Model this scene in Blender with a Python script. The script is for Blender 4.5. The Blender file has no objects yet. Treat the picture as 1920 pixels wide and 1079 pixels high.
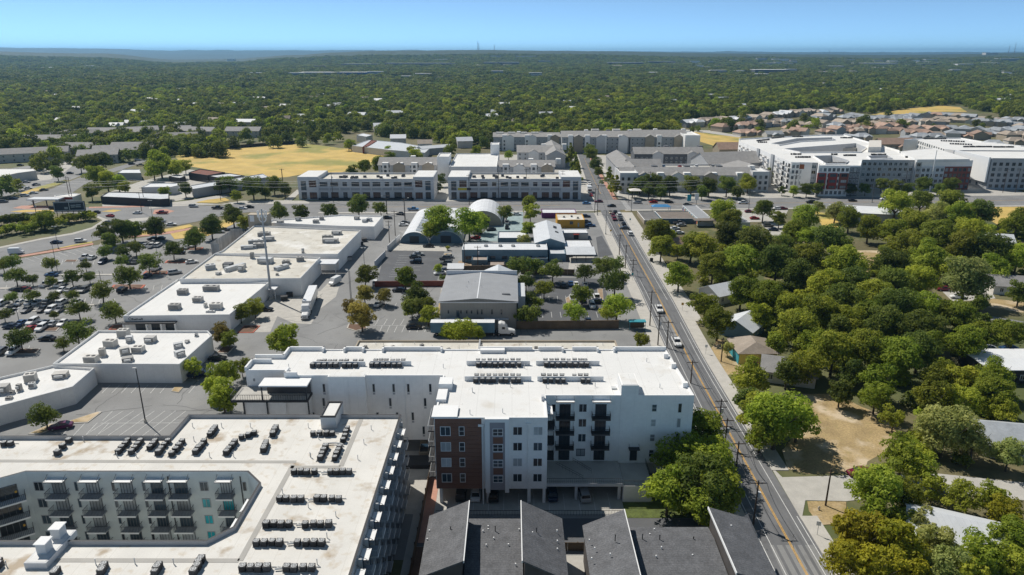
import bpy, bmesh, math, random
from mathutils import Vector, Matrix, noise

scene = bpy.context.scene
COL = scene.collection
R = math.radians
rnd = random.Random(7)

# ------------------------------------------------------------------ camera
CAM_H = 75.0
FPX = 1333.0                       # focal length in photograph pixels (1920 wide)
HORIZON = 101.0
PITCH = math.atan((539.5 - HORIZON) / FPX)
cam_d = bpy.data.cameras.new('camera')
cam = bpy.data.objects.new('camera', cam_d)
COL.objects.link(cam)
cam_d.sensor_width = 36.0
cam_d.lens = FPX / 1920.0 * 36.0
cam_d.clip_start = 1.0
cam_d.clip_end = 80000.0
cam.location = (0, 0, CAM_H)
cam.rotation_euler = (math.pi / 2 - PITCH, 0, 0)
scene.camera = cam

# ------------------------------------------------------------------ sky, sun, exposure
SUN_EL, SUN_AZ = R(52), math.atan2(-0.72, 0.69)      # the sun stands ahead and to the left
sun_dir = Vector((math.sin(SUN_AZ) * math.cos(SUN_EL), math.cos(SUN_AZ) * math.cos(SUN_EL), math.sin(SUN_EL)))
world = bpy.data.worlds.new('World')
scene.world = world
world.use_nodes = True
wn = world.node_tree
bg = wn.nodes['Background']
sky = wn.nodes.new('ShaderNodeTexSky')
sky.sky_type = 'NISHITA'
sky.sun_disc = False
sky.sun_elevation = SUN_EL
sky.sun_rotation = SUN_AZ
sky.altitude = 12000
sky.air_density = 1.0
sky.dust_density = 0.0
sky.ozone_density = 6.0
tint = wn.nodes.new('ShaderNodeMix'); tint.data_type = 'RGBA'; tint.blend_type = 'MULTIPLY'; tint.inputs[0].default_value = 1; tint.inputs[7].default_value = (1.28, 0.99, 0.61, 1)
wn.links.new(sky.outputs[0], tint.inputs[6]); wn.links.new(tint.outputs[2], bg.inputs[0])
bg.inputs[1].default_value = 0.15
sun_d = bpy.data.lights.new('sun', 'SUN')
sun_d.energy = 2.3
sun_d.angle = R(0.53)
sun_d.color = (1.0, 0.95, 0.87)
sun = bpy.data.objects.new('sun', sun_d)
COL.objects.link(sun)
sun.location = (-60, 60, 160)
sun.rotation_euler = (-sun_dir).to_track_quat('-Z', 'Y').to_euler()
scene.view_settings.view_transform = 'Standard'
scene.view_settings.look = 'None'
scene.view_settings.gamma = 1
scene.view_settings.use_curve_mapping = False
scene.view_settings.exposure = 1.0
scene.render.engine = 'CYCLES'
scene.cycles.max_bounces = 6
scene.cycles.transparent_max_bounces = 6
scene.cycles.volume_bounces = 0

# ------------------------------------------------------------------ surveying: photograph point on a level plane -> place
CP, SP = math.cos(PITCH), math.sin(PITCH)
def G(u, v, z=0.0):
    a = (u - 960.0) / FPX; b = (v - 539.5) / FPX
    dy = CP - b * SP; dz = -SP - b * CP
    t = (z - CAM_H) / dz
    return Vector((a * t, dy * t, z))
def zat(v, Y):
    b = (v - 539.5) / FPX
    return CAM_H + (-SP - b * CP) / (CP - b * SP) * Y
def depth(y, z=0.0): return y * CP + (CAM_H - z) * SP
def pxm(y, z=0.0): return FPX / depth(y, z)
def xat(u, y, z=0.0): return (u - 960.0) / FPX * depth(y, z)
def proj(p):
    d = depth(p[1], p[2])
    return 960 + FPX * p[0] / d, 539.5 + FPX * ((CAM_H - p[2]) * CP - p[1] * SP) / d
TILE = dict(A=(0, 60), B=(640, 60), C=(1280, 60), D=(0, 360), E=(640, 360), F=(1280, 360), G=(0, 719), H=(640, 719), I=(1280, 719))
def uv(t, x, y):
    o = TILE[t]; return o[0] + x / 3.0, o[1] + y / 3.0
def T(t, x, y, z=0.0):
    u, v = uv(t, x, y); return G(u, v, z)

# ------------------------------------------------------------------ materials
MATS = {}
def mat(name, col, rough=0.8, var=0.12, scale=0.4, fine=0.06, fscale=6.0, bump=0.0, metal=0.0, spec=0.3, obj_var=0.0, seams=None, stain=None):
    if name in MATS: return MATS[name]
    m = bpy.data.materials.new(name); m.use_nodes = True
    nt = m.node_tree; N = nt.nodes; L = nt.links
    b = N['Principled BSDF']
    b.inputs['Roughness'].default_value = rough
    b.inputs['Metallic'].default_value = metal
    b.inputs['Specular IOR Level'].default_value = spec
    geo = N.new('ShaderNodeNewGeometry')
    def noise_fac(sc, det=3.0, lo=0.3, hi=0.7):
        n = N.new('ShaderNodeTexNoise'); n.inputs['Scale'].default_value = sc; n.inputs['Detail'].default_value = det
        L.new(geo.outputs['Position'], n.inputs['Vector'])
        r = N.new('ShaderNodeMapRange'); r.inputs[1].default_value = lo; r.inputs[2].default_value = hi
        L.new(n.outputs[0], r.inputs[0]); return r.outputs[0], n
    def mixc(fac, a, bcol):
        x = N.new('ShaderNodeMix'); x.data_type = 'RGBA'
        if isinstance(fac, float): x.inputs[0].default_value = fac
        else: L.new(fac, x.inputs[0])
        for i, c in ((6, a), (7, bcol)):
            if isinstance(c, tuple): x.inputs[i].default_value = (c[0], c[1], c[2], 1)
            else: L.new(c, x.inputs[i])
        return x.outputs[2]
    def sc(c, k): return tuple(min(1, max(0, q * k)) for q in c[:3])
    f1, _ = noise_fac(scale, 4.0)
    c = mixc(f1, sc(col, 1 - var), sc(col, 1 + var))
    if fine:
        f2, nn = noise_fac(fscale, 2.0)
        x = N.new('ShaderNodeMix'); x.data_type = 'RGBA'; x.blend_type = 'MULTIPLY'; x.inputs[0].default_value = 1
        L.new(c, x.inputs[6]); L.new(mixc(f2, (1 - fine,) * 3, (1.0,) * 3), x.inputs[7]); c = x.outputs[2]
    for st in (stain or []):                       # (colour, noise scale, low, high, strength)
        f3, _ = noise_fac(st[1], 6.0, st[2], st[3])
        mm = N.new('ShaderNodeMath'); mm.operation = 'MULTIPLY'; mm.inputs[1].default_value = st[4]
        L.new(f3, mm.inputs[0]); c = mixc(mm.outputs[0], c, st[0])
    if seams:                                      # (axis angle, spacing, width, colour, strength)
        for (ang, sp, wd, scol, strg) in seams:
            mp = N.new('ShaderNodeMapping'); mp.inputs['Rotation'].default_value = (0, 0, ang)
            L.new(geo.outputs['Position'], mp.inputs['Vector'])
            sx = N.new('ShaderNodeSeparateXYZ'); L.new(mp.outputs[0], sx.inputs[0])
            dv = N.new('ShaderNodeMath'); dv.operation = 'PINGPONG'; dv.inputs[1].default_value = sp / 2
            L.new(sx.outputs[0], dv.inputs[0])
            lt = N.new('ShaderNodeMath'); lt.operation = 'LESS_THAN'; lt.inputs[1].default_value = wd / 2
            L.new(dv.outputs[0], lt.inputs[0])
            ml = N.new('ShaderNodeMath'); ml.operation = 'MULTIPLY'; ml.inputs[1].default_value = strg
            L.new(lt.outputs[0], ml.inputs[0]); c = mixc(ml.outputs[0], c, scol)
    if obj_var:
        oi = N.new('ShaderNodeObjectInfo')
        hs = N.new('ShaderNodeHueSaturation'); L.new(c, hs.inputs['Color'])
        r = N.new('ShaderNodeMapRange'); r.inputs[3].default_value = 1 - obj_var; r.inputs[4].default_value = 1 + obj_var
        L.new(oi.outputs['Random'], r.inputs[0]); L.new(r.outputs[0], hs.inputs['Value']); c = hs.outputs[0]
    L.new(c, b.inputs['Base Color'])
    if bump:
        _, bn = noise_fac(fscale, 4.0)
        bp = N.new('ShaderNodeBump'); bp.inputs['Strength'].default_value = bump; bp.inputs['Distance'].default_value = 0.1
        L.new(bn.outputs[0], bp.inputs['Height']); L.new(bp.outputs[0], b.inputs['Normal'])
    MATS[name] = m
    return m
def glass(name, col, rough=0.08):
    if name in MATS: return MATS[name]
    m = mat(name, col, rough=rough, var=0.35, scale=0.35, fine=0, spec=0.6, obj_var=0.35)
    return m
M = {}
def defm(key, *a, **k): M[key] = mat(key, *a, **k); return M[key]
W8 = (0.80, 0.80, 0.79)
defm('white_wall', (0.87, 0.855, 0.83), var=0.05, scale=0.25, fine=0.06, fscale=1.5, seams=[(0, 2.44, .05, (0.62, 0.62, 0.61), .4)])
defm('white_paint', (0.80, 0.80, 0.79), var=0.02, fine=0.03)
defm('roof_white', (0.73, 0.725, 0.705), var=0.04, scale=0.12, fine=0.03, seams=[(0, 3.05, 0.09, (0.56, 0.55, 0.53), 0.6), (math.pi / 2, 9.1, 0.08, (0.6, 0.59, 0.57), 0.5)], stain=[((0.50, 0.44, 0.35), 0.22, 0.58, 0.78, 0.45), ((0.42, 0.40, 0.37), 1.4, 0.64, 0.74, 0.5)])
defm('roof_stained', (0.70, 0.68, 0.635), var=0.07, scale=0.2, fine=0.06, seams=[(0, 3.05, 0.09, (0.56, 0.54, 0.49), 0.55), (math.pi / 2, 15.2, 0.08, (0.6, 0.58, 0.54), 0.5)],
     stain=[((0.34, 0.25, 0.15), 0.26, 0.58, 0.70, 0.75), ((0.50, 0.41, 0.29), 0.7, 0.57, 0.72, 0.5)])
defm('roof_cream', (0.63, 0.60, 0.53), var=0.09, scale=0.15, fine=0.12, fscale=2.5, seams=[(0, 3.05, 0.08, (0.5, 0.46, 0.4), 0.5)],
     stain=[((0.30, 0.24, 0.17), 0.35, 0.58, 0.74, 0.7), ((0.8, 0.79, 0.76), 0.12, 0.55, 0.66, 0.7), ((0.20, 0.17, 0.13), 1.3, 0.64, 0.74, 0.55)])
defm('roof_walk', (0.42, 0.405, 0.375), var=0.06, fine=0.08)
defm('roof_gravel', (0.50, 0.455, 0.38), var=0.12, scale=0.3, fine=0.2, fscale=4)
defm('roof_grey', (0.31, 0.32, 0.335), var=0.06, fine=0.05, seams=[(0, 0.6, 0.05, (0.25, 0.26, 0.27), 0.5)])
defm('metal_light', (0.60, 0.62, 0.64), rough=0.55, var=0.06, fine=0.05, seams=[(0, 0.9, 0.08, (0.48, 0.5, 0.52), 0.5)])
defm('metal_white', (0.74, 0.75, 0.76), rough=0.5, var=0.05, fine=0.05, seams=[(0, 1.2, 0.09, (0.6, 0.61, 0.62), 0.5)])
defm('shingle_grey', (0.31, 0.30, 0.29), var=0.12, scale=0.5, fine=0.18, fscale=3, obj_var=0.1)
defm('shingle_dark', (0.15, 0.153, 0.162), var=0.18, scale=0.6, fine=0.4, fscale=4, bump=0.3, seams=[(math.pi / 2, .45, .07, (0.07, 0.07, 0.078), .45)])
defm('shingle_brown', (0.40, 0.275, 0.21), var=0.12, scale=0.4, fine=0.15, fscale=2, obj_var=0.22)
defm('shingle_tan', (0.40, 0.335, 0.27), var=0.12, scale=0.4, fine=0.15, fscale=2, obj_var=0.22)
defm('shingle_slate', (0.34, 0.36, 0.38), var=0.12, scale=0.4, fine=0.12, fscale=2, obj_var=0.25)
defm('brown_panel', (0.21, 0.105, 0.072), var=0.10, fine=0.1, rough=0.6)
defm('lilac_grey', (0.33, 0.32, 0.345), var=0.03)
defm('grey_wall', (0.40, 0.41, 0.42), var=0.04, fine=0.05)
defm('grey_wall_light', (0.60, 0.605, 0.61), var=0.04, fine=0.05)
defm('grey_dark', (0.125, 0.13, 0.14), var=0.06)
defm('unit_dark', (0.05, 0.05, 0.052), rough=0.6, var=0.2, scale=2, obj_var=0.45)
defm('charcoal', (0.045, 0.045, 0.048), var=0.1, rough=0.6)
defm('black_metal', (0.022, 0.022, 0.024), var=0.1, rough=0.5)
defm('deck_dark', (0.10, 0.09, 0.085), var=0.15)
defm('steel', (0.42, 0.43, 0.44), rough=0.45, var=0.08, metal=0.3)
defm('galv', (0.55, 0.56, 0.56), rough=0.5, var=0.1)
defm('unit_beige', (0.55, 0.53, 0.49), rough=0.6, var=0.1, obj_var=0.15)
defm('unit_grey', (0.40, 0.39, 0.37), rough=0.6, var=0.12, obj_var=0.2)
defm('concrete', (0.50, 0.475, 0.43), var=0.08, scale=0.5, fine=0.08, seams=[(0.02, 1.5, 0.05, (0.4, 0.38, 0.34), 0.4), (math.pi / 2 + 0.02, 1.5, 0.05, (0.4, 0.38, 0.34), 0.4)])
defm('concrete_plain', (0.47, 0.45, 0.41), var=0.1, scale=0.5, fine=0.1)
defm('kerb', (0.50, 0.47, 0.42), var=0.1)
defm('kerb_red', (0.50, 0.15, 0.10), var=0.15)
defm('paver_red', (0.50, 0.27, 0.20), var=0.12, scale=0.6, fine=0.12)
CRK = [((0.06, 0.06, 0.06), 0.8, 0.66, 0.72, 0.35)]
defm('asphalt_lot', (0.25, 0.25, 0.247), var=0.13, scale=0.07, fine=0.10, fscale=3, stain=[((0.10, 0.10, 0.10), 0.25, 0.58, 0.8, 0.5), ((0.30, 0.295, 0.28), 0.12, 0.6, 0.75, 0.5)])
defm('asphalt_dark', (0.115, 0.118, 0.125), var=0.12, scale=0.1, fine=0.1, fscale=3, stain=[((0.19, 0.19, 0.19), 0.2, 0.6, 0.75, 0.4)])
defm('asphalt_road', (0.165, 0.167, 0.172), var=0.12, scale=0.12, fine=0.1, fscale=3, stain=[((0.08, 0.08, 0.085), 0.3, 0.58, 0.7, 0.6), ((0.2, 0.195, 0.185), 0.15, 0.6, 0.72, 0.5)])
defm('asphalt_avenue', (0.23, 0.23, 0.23), var=0.12, scale=0.08, fine=0.1, fscale=3, stain=[((0.13, 0.13, 0.13), 0.2, 0.58, 0.7, 0.5)])
defm('road_white', (0.72, 0.72, 0.70), var=0.1, scale=1, fine=0.2, fscale=2)
defm('road_yellow', (0.62, 0.36, 0.08), var=0.12, scale=1, fine=0.25, fscale=2)
defm('straw', (0.60, 0.425, 0.125), var=0.14, scale=0.08, fine=0.15, fscale=1.2, stain=[((0.24, 0.25, 0.06), 0.022, 0.52, 0.62, 0.85), ((0.60, 0.44, 0.22), 0.15, 0.55, 0.75, 0.5)])
defm('straw_near', (0.45, 0.33, 0.165), var=0.2, scale=0.25, fine=0.35, fscale=2.5, bump=0.4, stain=[((0.60, 0.49, 0.35), 0.14, 0.50, 0.62, 0.85), ((0.22, 0.19, 0.07), 0.5, 0.58, 0.72, 0.6)])
defm('ground', (0.17, 0.15, 0.075), var=0.25, scale=0.02, fine=0.25, fscale=0.8, stain=[((0.085, 0.11, 0.035), 0.03, 0.45, 0.6, 0.8), ((0.34, 0.26, 0.15), 0.06, 0.60, 0.7, 0.7)])
defm('mulch', (0.17, 0.10, 0.065), var=0.2, fine=0.25)
defm('soil', (0.36, 0.26, 0.17), var=0.15, fine=0.2, fscale=2)
defm('wood_pole', (0.075, 0.055, 0.042), var=0.2)
defm('bark', (0.105, 0.085, 0.065), var=0.25, fscale=8, fine=0.3)
defm('wood_fence', (0.16, 0.115, 0.075), var=0.2, fine=0.3)
defm('brick_red', (0.25, 0.08, 0.055), var=0.12)
defm('red_panel', (0.33, 0.055, 0.045), var=0.1)
defm('blue_wall', (0.17, 0.26, 0.32), var=0.08)
defm('blue_dark', (0.11, 0.17, 0.215), var=0.1)
defm('teal', (0.05, 0.30, 0.36), var=0.1)
defm('yellow_wall', (0.62, 0.34, 0.05), var=0.05)
defm('lime_wall', (0.48, 0.42, 0.10), var=0.05)
defm('magenta', (0.42, 0.06, 0.22), var=0.06)
defm('purple', (0.16, 0.045, 0.17), var=0.06)
defm('cyan_box', (0.03, 0.33, 0.42), var=0.05)
defm('tan_wall', (0.42, 0.36, 0.28), var=0.06, obj_var=0.15)
defm('cream_wall', (0.60, 0.57, 0.52), var=0.06, obj_var=0.15)
defm('tar', (0.12, 0.12, 0.12), var=.2)
defm('tyre', (0.018, 0.018, 0.018), var=0.1)
defm('rim', (0.35, 0.35, 0.36), rough=0.35, metal=0.6, var=0.02)
defm('lamp_head', (0.55, 0.55, 0.53), var=0.05)
defm('headlight', (0.75, 0.76, 0.78), rough=0.2, var=0.02)
defm('taillight', (0.35, 0.02, 0.02), rough=0.3, var=0.02)
glass('pane_dark', (0.035, 0.042, 0.05))
glass('pane_blue', (0.06, 0.085, 0.105))
glass('pane_blind', (0.34, 0.36, 0.37), 0.3)
glass('pane_cyan', (0.02, 0.36, 0.42), 0.2)
glass('car_glass', (0.018, 0.021, 0.026), 0.05)
for k in ('pane_dark', 'pane_blue', 'pane_blind', 'pane_cyan', 'car_glass'): M[k] = MATS[k]
def paint(key, col, met=0.0):
    m = mat('paint_' + key, col, rough=0.28, var=0.02, fine=0, spec=0.5, metal=met); M['p_' + key] = m; return m
for k, c, mt in (('white', (0.74, 0.74, 0.73), 0), ('black', (0.015, 0.015, 0.017), 0), ('silver', (0.45, 0.46, 0.47), 0.35), ('grey', (0.13, 0.135, 0.14), 0.3),
                 ('red', (0.33, 0.02, 0.02), 0), ('blue', (0.04, 0.10, 0.22), 0.2), ('maroon', (0.16, 0.012, 0.03), 0.1), ('dark blue', (0.02, 0.035, 0.07), 0.2), ('tan', (0.36, 0.31, 0.24), 0.2), ('purple', (0.10, 0.015, 0.07), 0.1), ('light blue', (0.12, 0.28, 0.5), 0)):
    paint(k, c, mt)

def leafmat(name, c1, c2, trans=0.52):
    m = bpy.data.materials.new(name); m.use_nodes = True
    nt = m.node_tree; N = nt.nodes; L = nt.links
    b = N['Principled BSDF']; b.inputs['Roughness'].default_value = 0.65; b.inputs['Specular IOR Level'].default_value = 0.22
    at = N.new('ShaderNodeAttribute'); at.attribute_name = 'tint'
    x = N.new('ShaderNodeMix'); x.data_type = 'RGBA'; x.inputs[6].default_value = (*c1, 1); x.inputs[7].default_value = (*c2, 1)
    L.new(at.outputs['Fac'], x.inputs[0])
    oi = N.new('ShaderNodeObjectInfo'); hs = N.new('ShaderNodeHueSaturation')
    r = N.new('ShaderNodeMapRange'); r.inputs[3].default_value = 0.66; r.inputs[4].default_value = 1.42
    r2 = N.new('ShaderNodeMapRange'); r2.inputs[3].default_value = 0.486; r2.inputs[4].default_value = 0.517
    ml = N.new('ShaderNodeMath'); ml.operation = 'MULTIPLY'; ml.inputs[1].default_value = 7.31
    fr = N.new('ShaderNodeMath'); fr.operation = 'FRACT'
    L.new(oi.outputs['Random'], r.inputs[0]); L.new(oi.outputs['Random'], ml.inputs[0]); L.new(ml.outputs[0], fr.inputs[0]); L.new(fr.outputs[0], r2.inputs[0])
    L.new(x.outputs[2], hs.inputs['Color']); L.new(r.outputs[0], hs.inputs['Value']); L.new(r2.outputs[0], hs.inputs['Hue'])
    L.new(hs.outputs[0], b.inputs['Base Color'])
    tr = N.new('ShaderNodeBsdfTranslucent'); L.new(hs.outputs[0], tr.inputs[0])
    mx = N.new('ShaderNodeMixShader'); mx.inputs[0].default_value = trans
    L.new(b.outputs[0], mx.inputs[1]); L.new(tr.outputs[0], mx.inputs[2]); L.new(mx.outputs[0], N['Material Output'].inputs[0])
    M[name] = m; return m
leafmat('leaf_green', (0.191, 0.255, 0.027), (0.419, 0.451, 0.05))
leafmat('leaf_dark', (0.103, 0.147, 0.025), (0.224, 0.258, 0.043))
leafmat('leaf_olive', (0.196, 0.231, 0.026), (0.383, 0.403, 0.05))
leafmat('leaf_bright', (0.155, 0.206, 0.016), (0.303, 0.332, 0.036))
leafmat('leaf_yellow', (0.26, 0.261, 0.018), (0.461, 0.419, 0.032))
leafmat('leaf_brown', (0.251, 0.214, 0.05), (0.405, 0.315, 0.069))
leafmat('leaf_grey', (0.241, 0.278, 0.076), (0.43, 0.434, 0.137))
leafmat('leaf_far', (0.073, 0.101, 0.016), (0.272, 0.294, 0.039), 0.35)

# ------------------------------------------------------------------ mesh building
class MB:
    def __init__(s): s.v = []; s.f = []; s.m = []
    def quad(s, a, b, c, d, m=0):
        i = len(s.v); s.v += [tuple(a), tuple(b), tuple(c), tuple(d)]; s.f.append((i, i + 1, i + 2, i + 3)); s.m.append(m); return s
    def poly(s, pts, m=0):
        i = len(s.v); s.v += [tuple(p) for p in pts]; s.f.append(tuple(range(i, i + len(pts)))); s.m.append(m); return s
    def box(s, x0, x1, y0, y1, z0, z1, m=0, mt=None):
        i = len(s.v)
        s.v += [(x0, y0, z0), (x1, y0, z0), (x1, y1, z0), (x0, y1, z0), (x0, y0, z1), (x1, y0, z1), (x1, y1, z1), (x0, y1, z1)]
        s.f += [(i, i + 3, i + 2, i + 1), (i + 4, i + 5, i + 6, i + 7), (i, i + 1, i + 5, i + 4), (i + 1, i + 2, i + 6, i + 5), (i + 2, i + 3, i + 7, i + 6), (i + 3, i, i + 4, i + 7)]
        s.m += [m, m if mt is None else mt, m, m, m, m]
        return s
    def prism(s, pts, z0, z1, m=0, mt=None):
        n = len(pts)
        ar = sum(pts[k][0] * pts[(k + 1) % n][1] - pts[(k + 1) % n][0] * pts[k][1] for k in range(n))
        if ar < 0: pts = pts[::-1]
        i = len(s.v)
        s.v += [(p[0], p[1], z0) for p in pts] + [(p[0], p[1], z1) for p in pts]
        s.f.append(tuple(range(i + n - 1, i - 1, -1))); s.m.append(m)
        s.f.append(tuple(range(i + n, i + 2 * n))); s.m.append(m if mt is None else mt)
        for k in range(n):
            j = (k + 1) % n
            s.f.append((i + k, i + j, i + n + j, i + n + k)); s.m.append(m)
        return s
    def tube(s, p0, p1, r0, r1=None, n=6, m=0, caps=True):
        r1 = r0 if r1 is None else r1
        p0, p1 = Vector(p0), Vector(p1); d = (p1 - p0)
        if d.length < 1e-6: return s
        d.normalize(); a = d.orthogonal().normalized(); b = d.cross(a); i = len(s.v)
        for p, r in ((p0, r0), (p1, r1)):
            for k in range(n):
                t = 2 * math.pi * k / n; s.v.append(tuple(p + (a * math.cos(t) + b * math.sin(t)) * r))
        for k in range(n):
            j = (k + 1) % n; s.f.append((i + k, i + j, i + n + j, i + n + k)); s.m.append(m)
        if caps:
            s.f.append(tuple(range(i + n - 1, i - 1, -1))); s.m.append(m)
            s.f.append(tuple(range(i + n, i + 2 * n))); s.m.append(m)
        return s
    def xf(s, mtx, start=0):
        for k in range(start, len(s.v)): s.v[k] = tuple(mtx @ Vector(s.v[k]))
        return s
    def mesh(s, name, mats, smooth=False):
        me = bpy.data.meshes.new(name); me.from_pydata(s.v, [], s.f)
        for m_ in (mats if isinstance(mats, (list, tuple)) else [mats]): me.materials.append(M[m_] if isinstance(m_, str) else m_)
        if any(s.m): me.polygons.foreach_set('material_index', s.m)
        if smooth: me.polygons.foreach_set('use_smooth', [True] * len(s.f))
        me.update(); return me
    def build(s, name, mats, parent=None, loc=None, rz=0.0, smooth=False):
        return link(name, s.mesh(name, mats, smooth), parent, loc, rz)
def link(name, data, parent=None, loc=None, rz=0.0, scale=None):
    o = bpy.data.objects.new(name, data); COL.objects.link(o)
    if parent is not None: o.parent = parent
    if loc is not None: o.location = loc
    if rz: o.rotation_euler = (0, 0, rz)
    if scale is not None: o.scale = scale if hasattr(scale, '__len__') else (scale,) * 3
    return o
LABELLED = []
def tag(o, label, cat, group=None):
    o['label'] = label; o['category'] = cat
    if group: o['group'] = group
    LABELLED.append(o); return o
def thing(name, label, cat, loc=(0, 0, 0), rz=0.0, group=None):
    o = link(name, None, None, loc, rz); o.empty_display_size = 0.5
    return tag(o, label, cat, group)
def struct(o, label=None):
    o['kind'] = 'structure'
    if label: o['label'] = label
    return o
def swap(o, m):                                     # a copy that shares its mesh but wears its own paint
    o.material_slots[0].link = 'OBJECT'; o.material_slots[0].material = M[m] if isinstance(m, str) else m
    return o
ORD = 'leftmost second third fourth fifth sixth seventh eighth ninth tenth eleventh twelfth thirteenth fourteenth fifteenth sixteenth seventeenth eighteenth nineteenth twentieth'.split()
def ordinal(k, n):
    if k == 0: return 'leftmost'
    if k == n - 1: return 'rightmost'
    if k < 20: return ORD[k] + ' from left'
    j = n - 1 - k
    if j < 20: return ORD[j] + ' from right'
    return None

# ------------------------------------------------------------------ more survey tiles with their own enlargement
TILE2 = dict(j1=(0, 230, 6.347), j2=(280, 230, 6.347), j3=(0, 380, 6.347), j4=(280, 380, 6.347), j5=(700, 370, 6.347), j6=(960, 370, 6.347),
             w=(420, 620, 4.0), v=(840, 640, 4.0), l=(0, 560, 4.0), k=(1100, 360, 4.495), n=(560, 230, 3.4286), r=(1280, 190, 3.0), m=(1380, 240, 3.5556), q=(1100, 230, 4.8), s=(640, 500, 5.3333))
for k_, o_ in TILE.items(): TILE2[k_] = (o_[0], o_[1], 3.0)
def uv(t, x, y):
    o = TILE2[t]; return o[0] + x / o[2], o[1] + y / o[2]
def PT(t, pts, z=0.0): return [T(t, x, y, z) for (x, y) in pts]

# ------------------------------------------------------------------ terrain: flat town, low hills towards the horizon
def lerp_table(tab, x):
    if x <= tab[0][0]: return tab[0][1]
    for (a, b), (c, d) in zip(tab, tab[1:]):
        if x <= c:
            t = (x - a) / (c - a); t = t * t * (3 - 2 * t); return b + (d - b) * t
    return tab[-1][1]
RIDGE = [(-9000, 110), (-5200, 104), (-4465, 96), (-3600, 74), (-2900, 20), (-2450, 24), (-1900, 62), (-1550, 86), (-1200, 98), (-300, 104), (700, 92), (1700, 78), (2600, 66), (3600, 62), (4600, 78), (9000, 84)]
FAR = [(-30000, 205), (-13500, 200), (-11000, 168), (-9300, 150), (-8000, 134), (-6600, 140), (-4500, 120), (0, 95), (9000, 80), (30000, 100)]
def sstep(a, b, x):
    t = min(1, max(0, (x - a) / (b - a))); return t * t * (3 - 2 * t)
def hgt(x, y):
    if y < 1600: return 0.0
    s = 6500.0 / max(y, 1)
    r = lerp_table(RIDGE, x * s)
    h = (0.12 * sstep(1600, 3200, y) + 0.88 * sstep(3000, 6500, y)) * r
    h *= 1 - 0.65 * sstep(6700, 9500, y)
    h += sstep(9500, 18000, y) * lerp_table(FAR, x * 18000.0 / y)
    n = noise.noise(Vector((x * 0.0011, y * 0.0011, 0))) * 9 * sstep(1800, 4200, y) + noise.noise(Vector((x * 0.0035, y * 0.0035, 3))) * 4 * sstep(2200, 5000, y)
    return max(0.0, h + n) if y < 9000 else h + n * 3.0
rows = [-150, 0, 150, 400, 800, 1200, 1600]
y_ = 1600.0
while y_ < 26000: y_ *= 1.045; rows.append(y_)
NCOL = 150
tm = MB(); NX = NCOL + 1
for y in rows:
    wdt = max(700.0, y * 0.95)
    for c in range(NX):
        x = -wdt + 2 * wdt * c / NCOL
        tm.v.append((x, y, hgt(x, y)))
for r_ in range(len(rows) - 1):
    for c in range(NCOL):
        a = r_ * NX + c; tm.f.append((a, a + 1, a + NX + 1, a + NX)); tm.m.append(0 if rows[r_ + 1] <= 1600 else 1)
def forest_floor():
    m = mat('forest_floor', (0.040, 0.058, 0.020), var=0.35, scale=0.012, fine=0.45, fscale=0.06, stain=[((0.07, 0.088, 0.024), 0.02, 0.5, 0.7, 0.7)])
    M['forest_floor'] = m; return m
forest_floor()
struct(tm.build('ground', ['ground', 'forest_floor'], smooth=True))

def sheet(name, pts, z, m, parent=None, thick=None):
    mb = MB()
    if thick: mb.prism([(p[0], p[1]) for p in pts], z - thick, z)
    else:
        n = len(pts); ar = sum(pts[k][0] * pts[(k + 1) % n][1] - pts[(k + 1) % n][0] * pts[k][1] for k in range(n))
        pts = list(pts) if ar > 0 else list(pts)[::-1]
        mb.poly([(p[0], p[1], z) for p in pts])
    o = mb.build(name, m, parent)
    if parent is None: struct(o)
    return o
def strip(mb, pts, w, z, m=0, off=0.0):              # painted line or ribbon along a polyline
    for a, b in zip(pts, pts[1:]):
        d = Vector((b[0] - a[0], b[1] - a[1]));
        if d.length < 1e-4: continue
        d.normalize(); n = Vector((-d.y, d.x))
        a2 = Vector((a[0], a[1])) + n * off; b2 = Vector((b[0], b[1])) + n * off; h = n * (w / 2)
        mb.quad((*(a2 - h), z), (*(b2 - h), z), (*(b2 + h), z), (*(a2 + h), z), m)
def dashes(mb, a, b, w, z, ln, gap, m=0):
    a, b = Vector((a[0], a[1])), Vector((b[0], b[1])); d = b - a; L_ = d.length; d.normalize(); t = 0
    while t < L_:
        strip(mb, [a + d * t, a + d * min(L_, t + ln)], w, z, m); t += ln + gap

# big asphalt court: mall car parks, service lanes and the yards in the middle block
ZL, ZR, ZK = 0.03, 0.06, 0.14
lot_pts = [Vector((-300, 92, 0)), Vector((38.6, 92, 0)), Vector((40.2, 172, 0)), Vector((41.8, 230, 0)), Vector((43.5, 347, 0)), T('B', 0, 1010), T('D', 1500, 120), T('D', 1290, 150), T('D', 1080, 215), T('D', 800, 258), T('D', 530, 302), T('D', 140, 372), T('D', 0, 400), T('D', -350, 470)]
lot = sheet('parking_lot', lot_pts, ZL, 'asphalt_lot')
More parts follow.
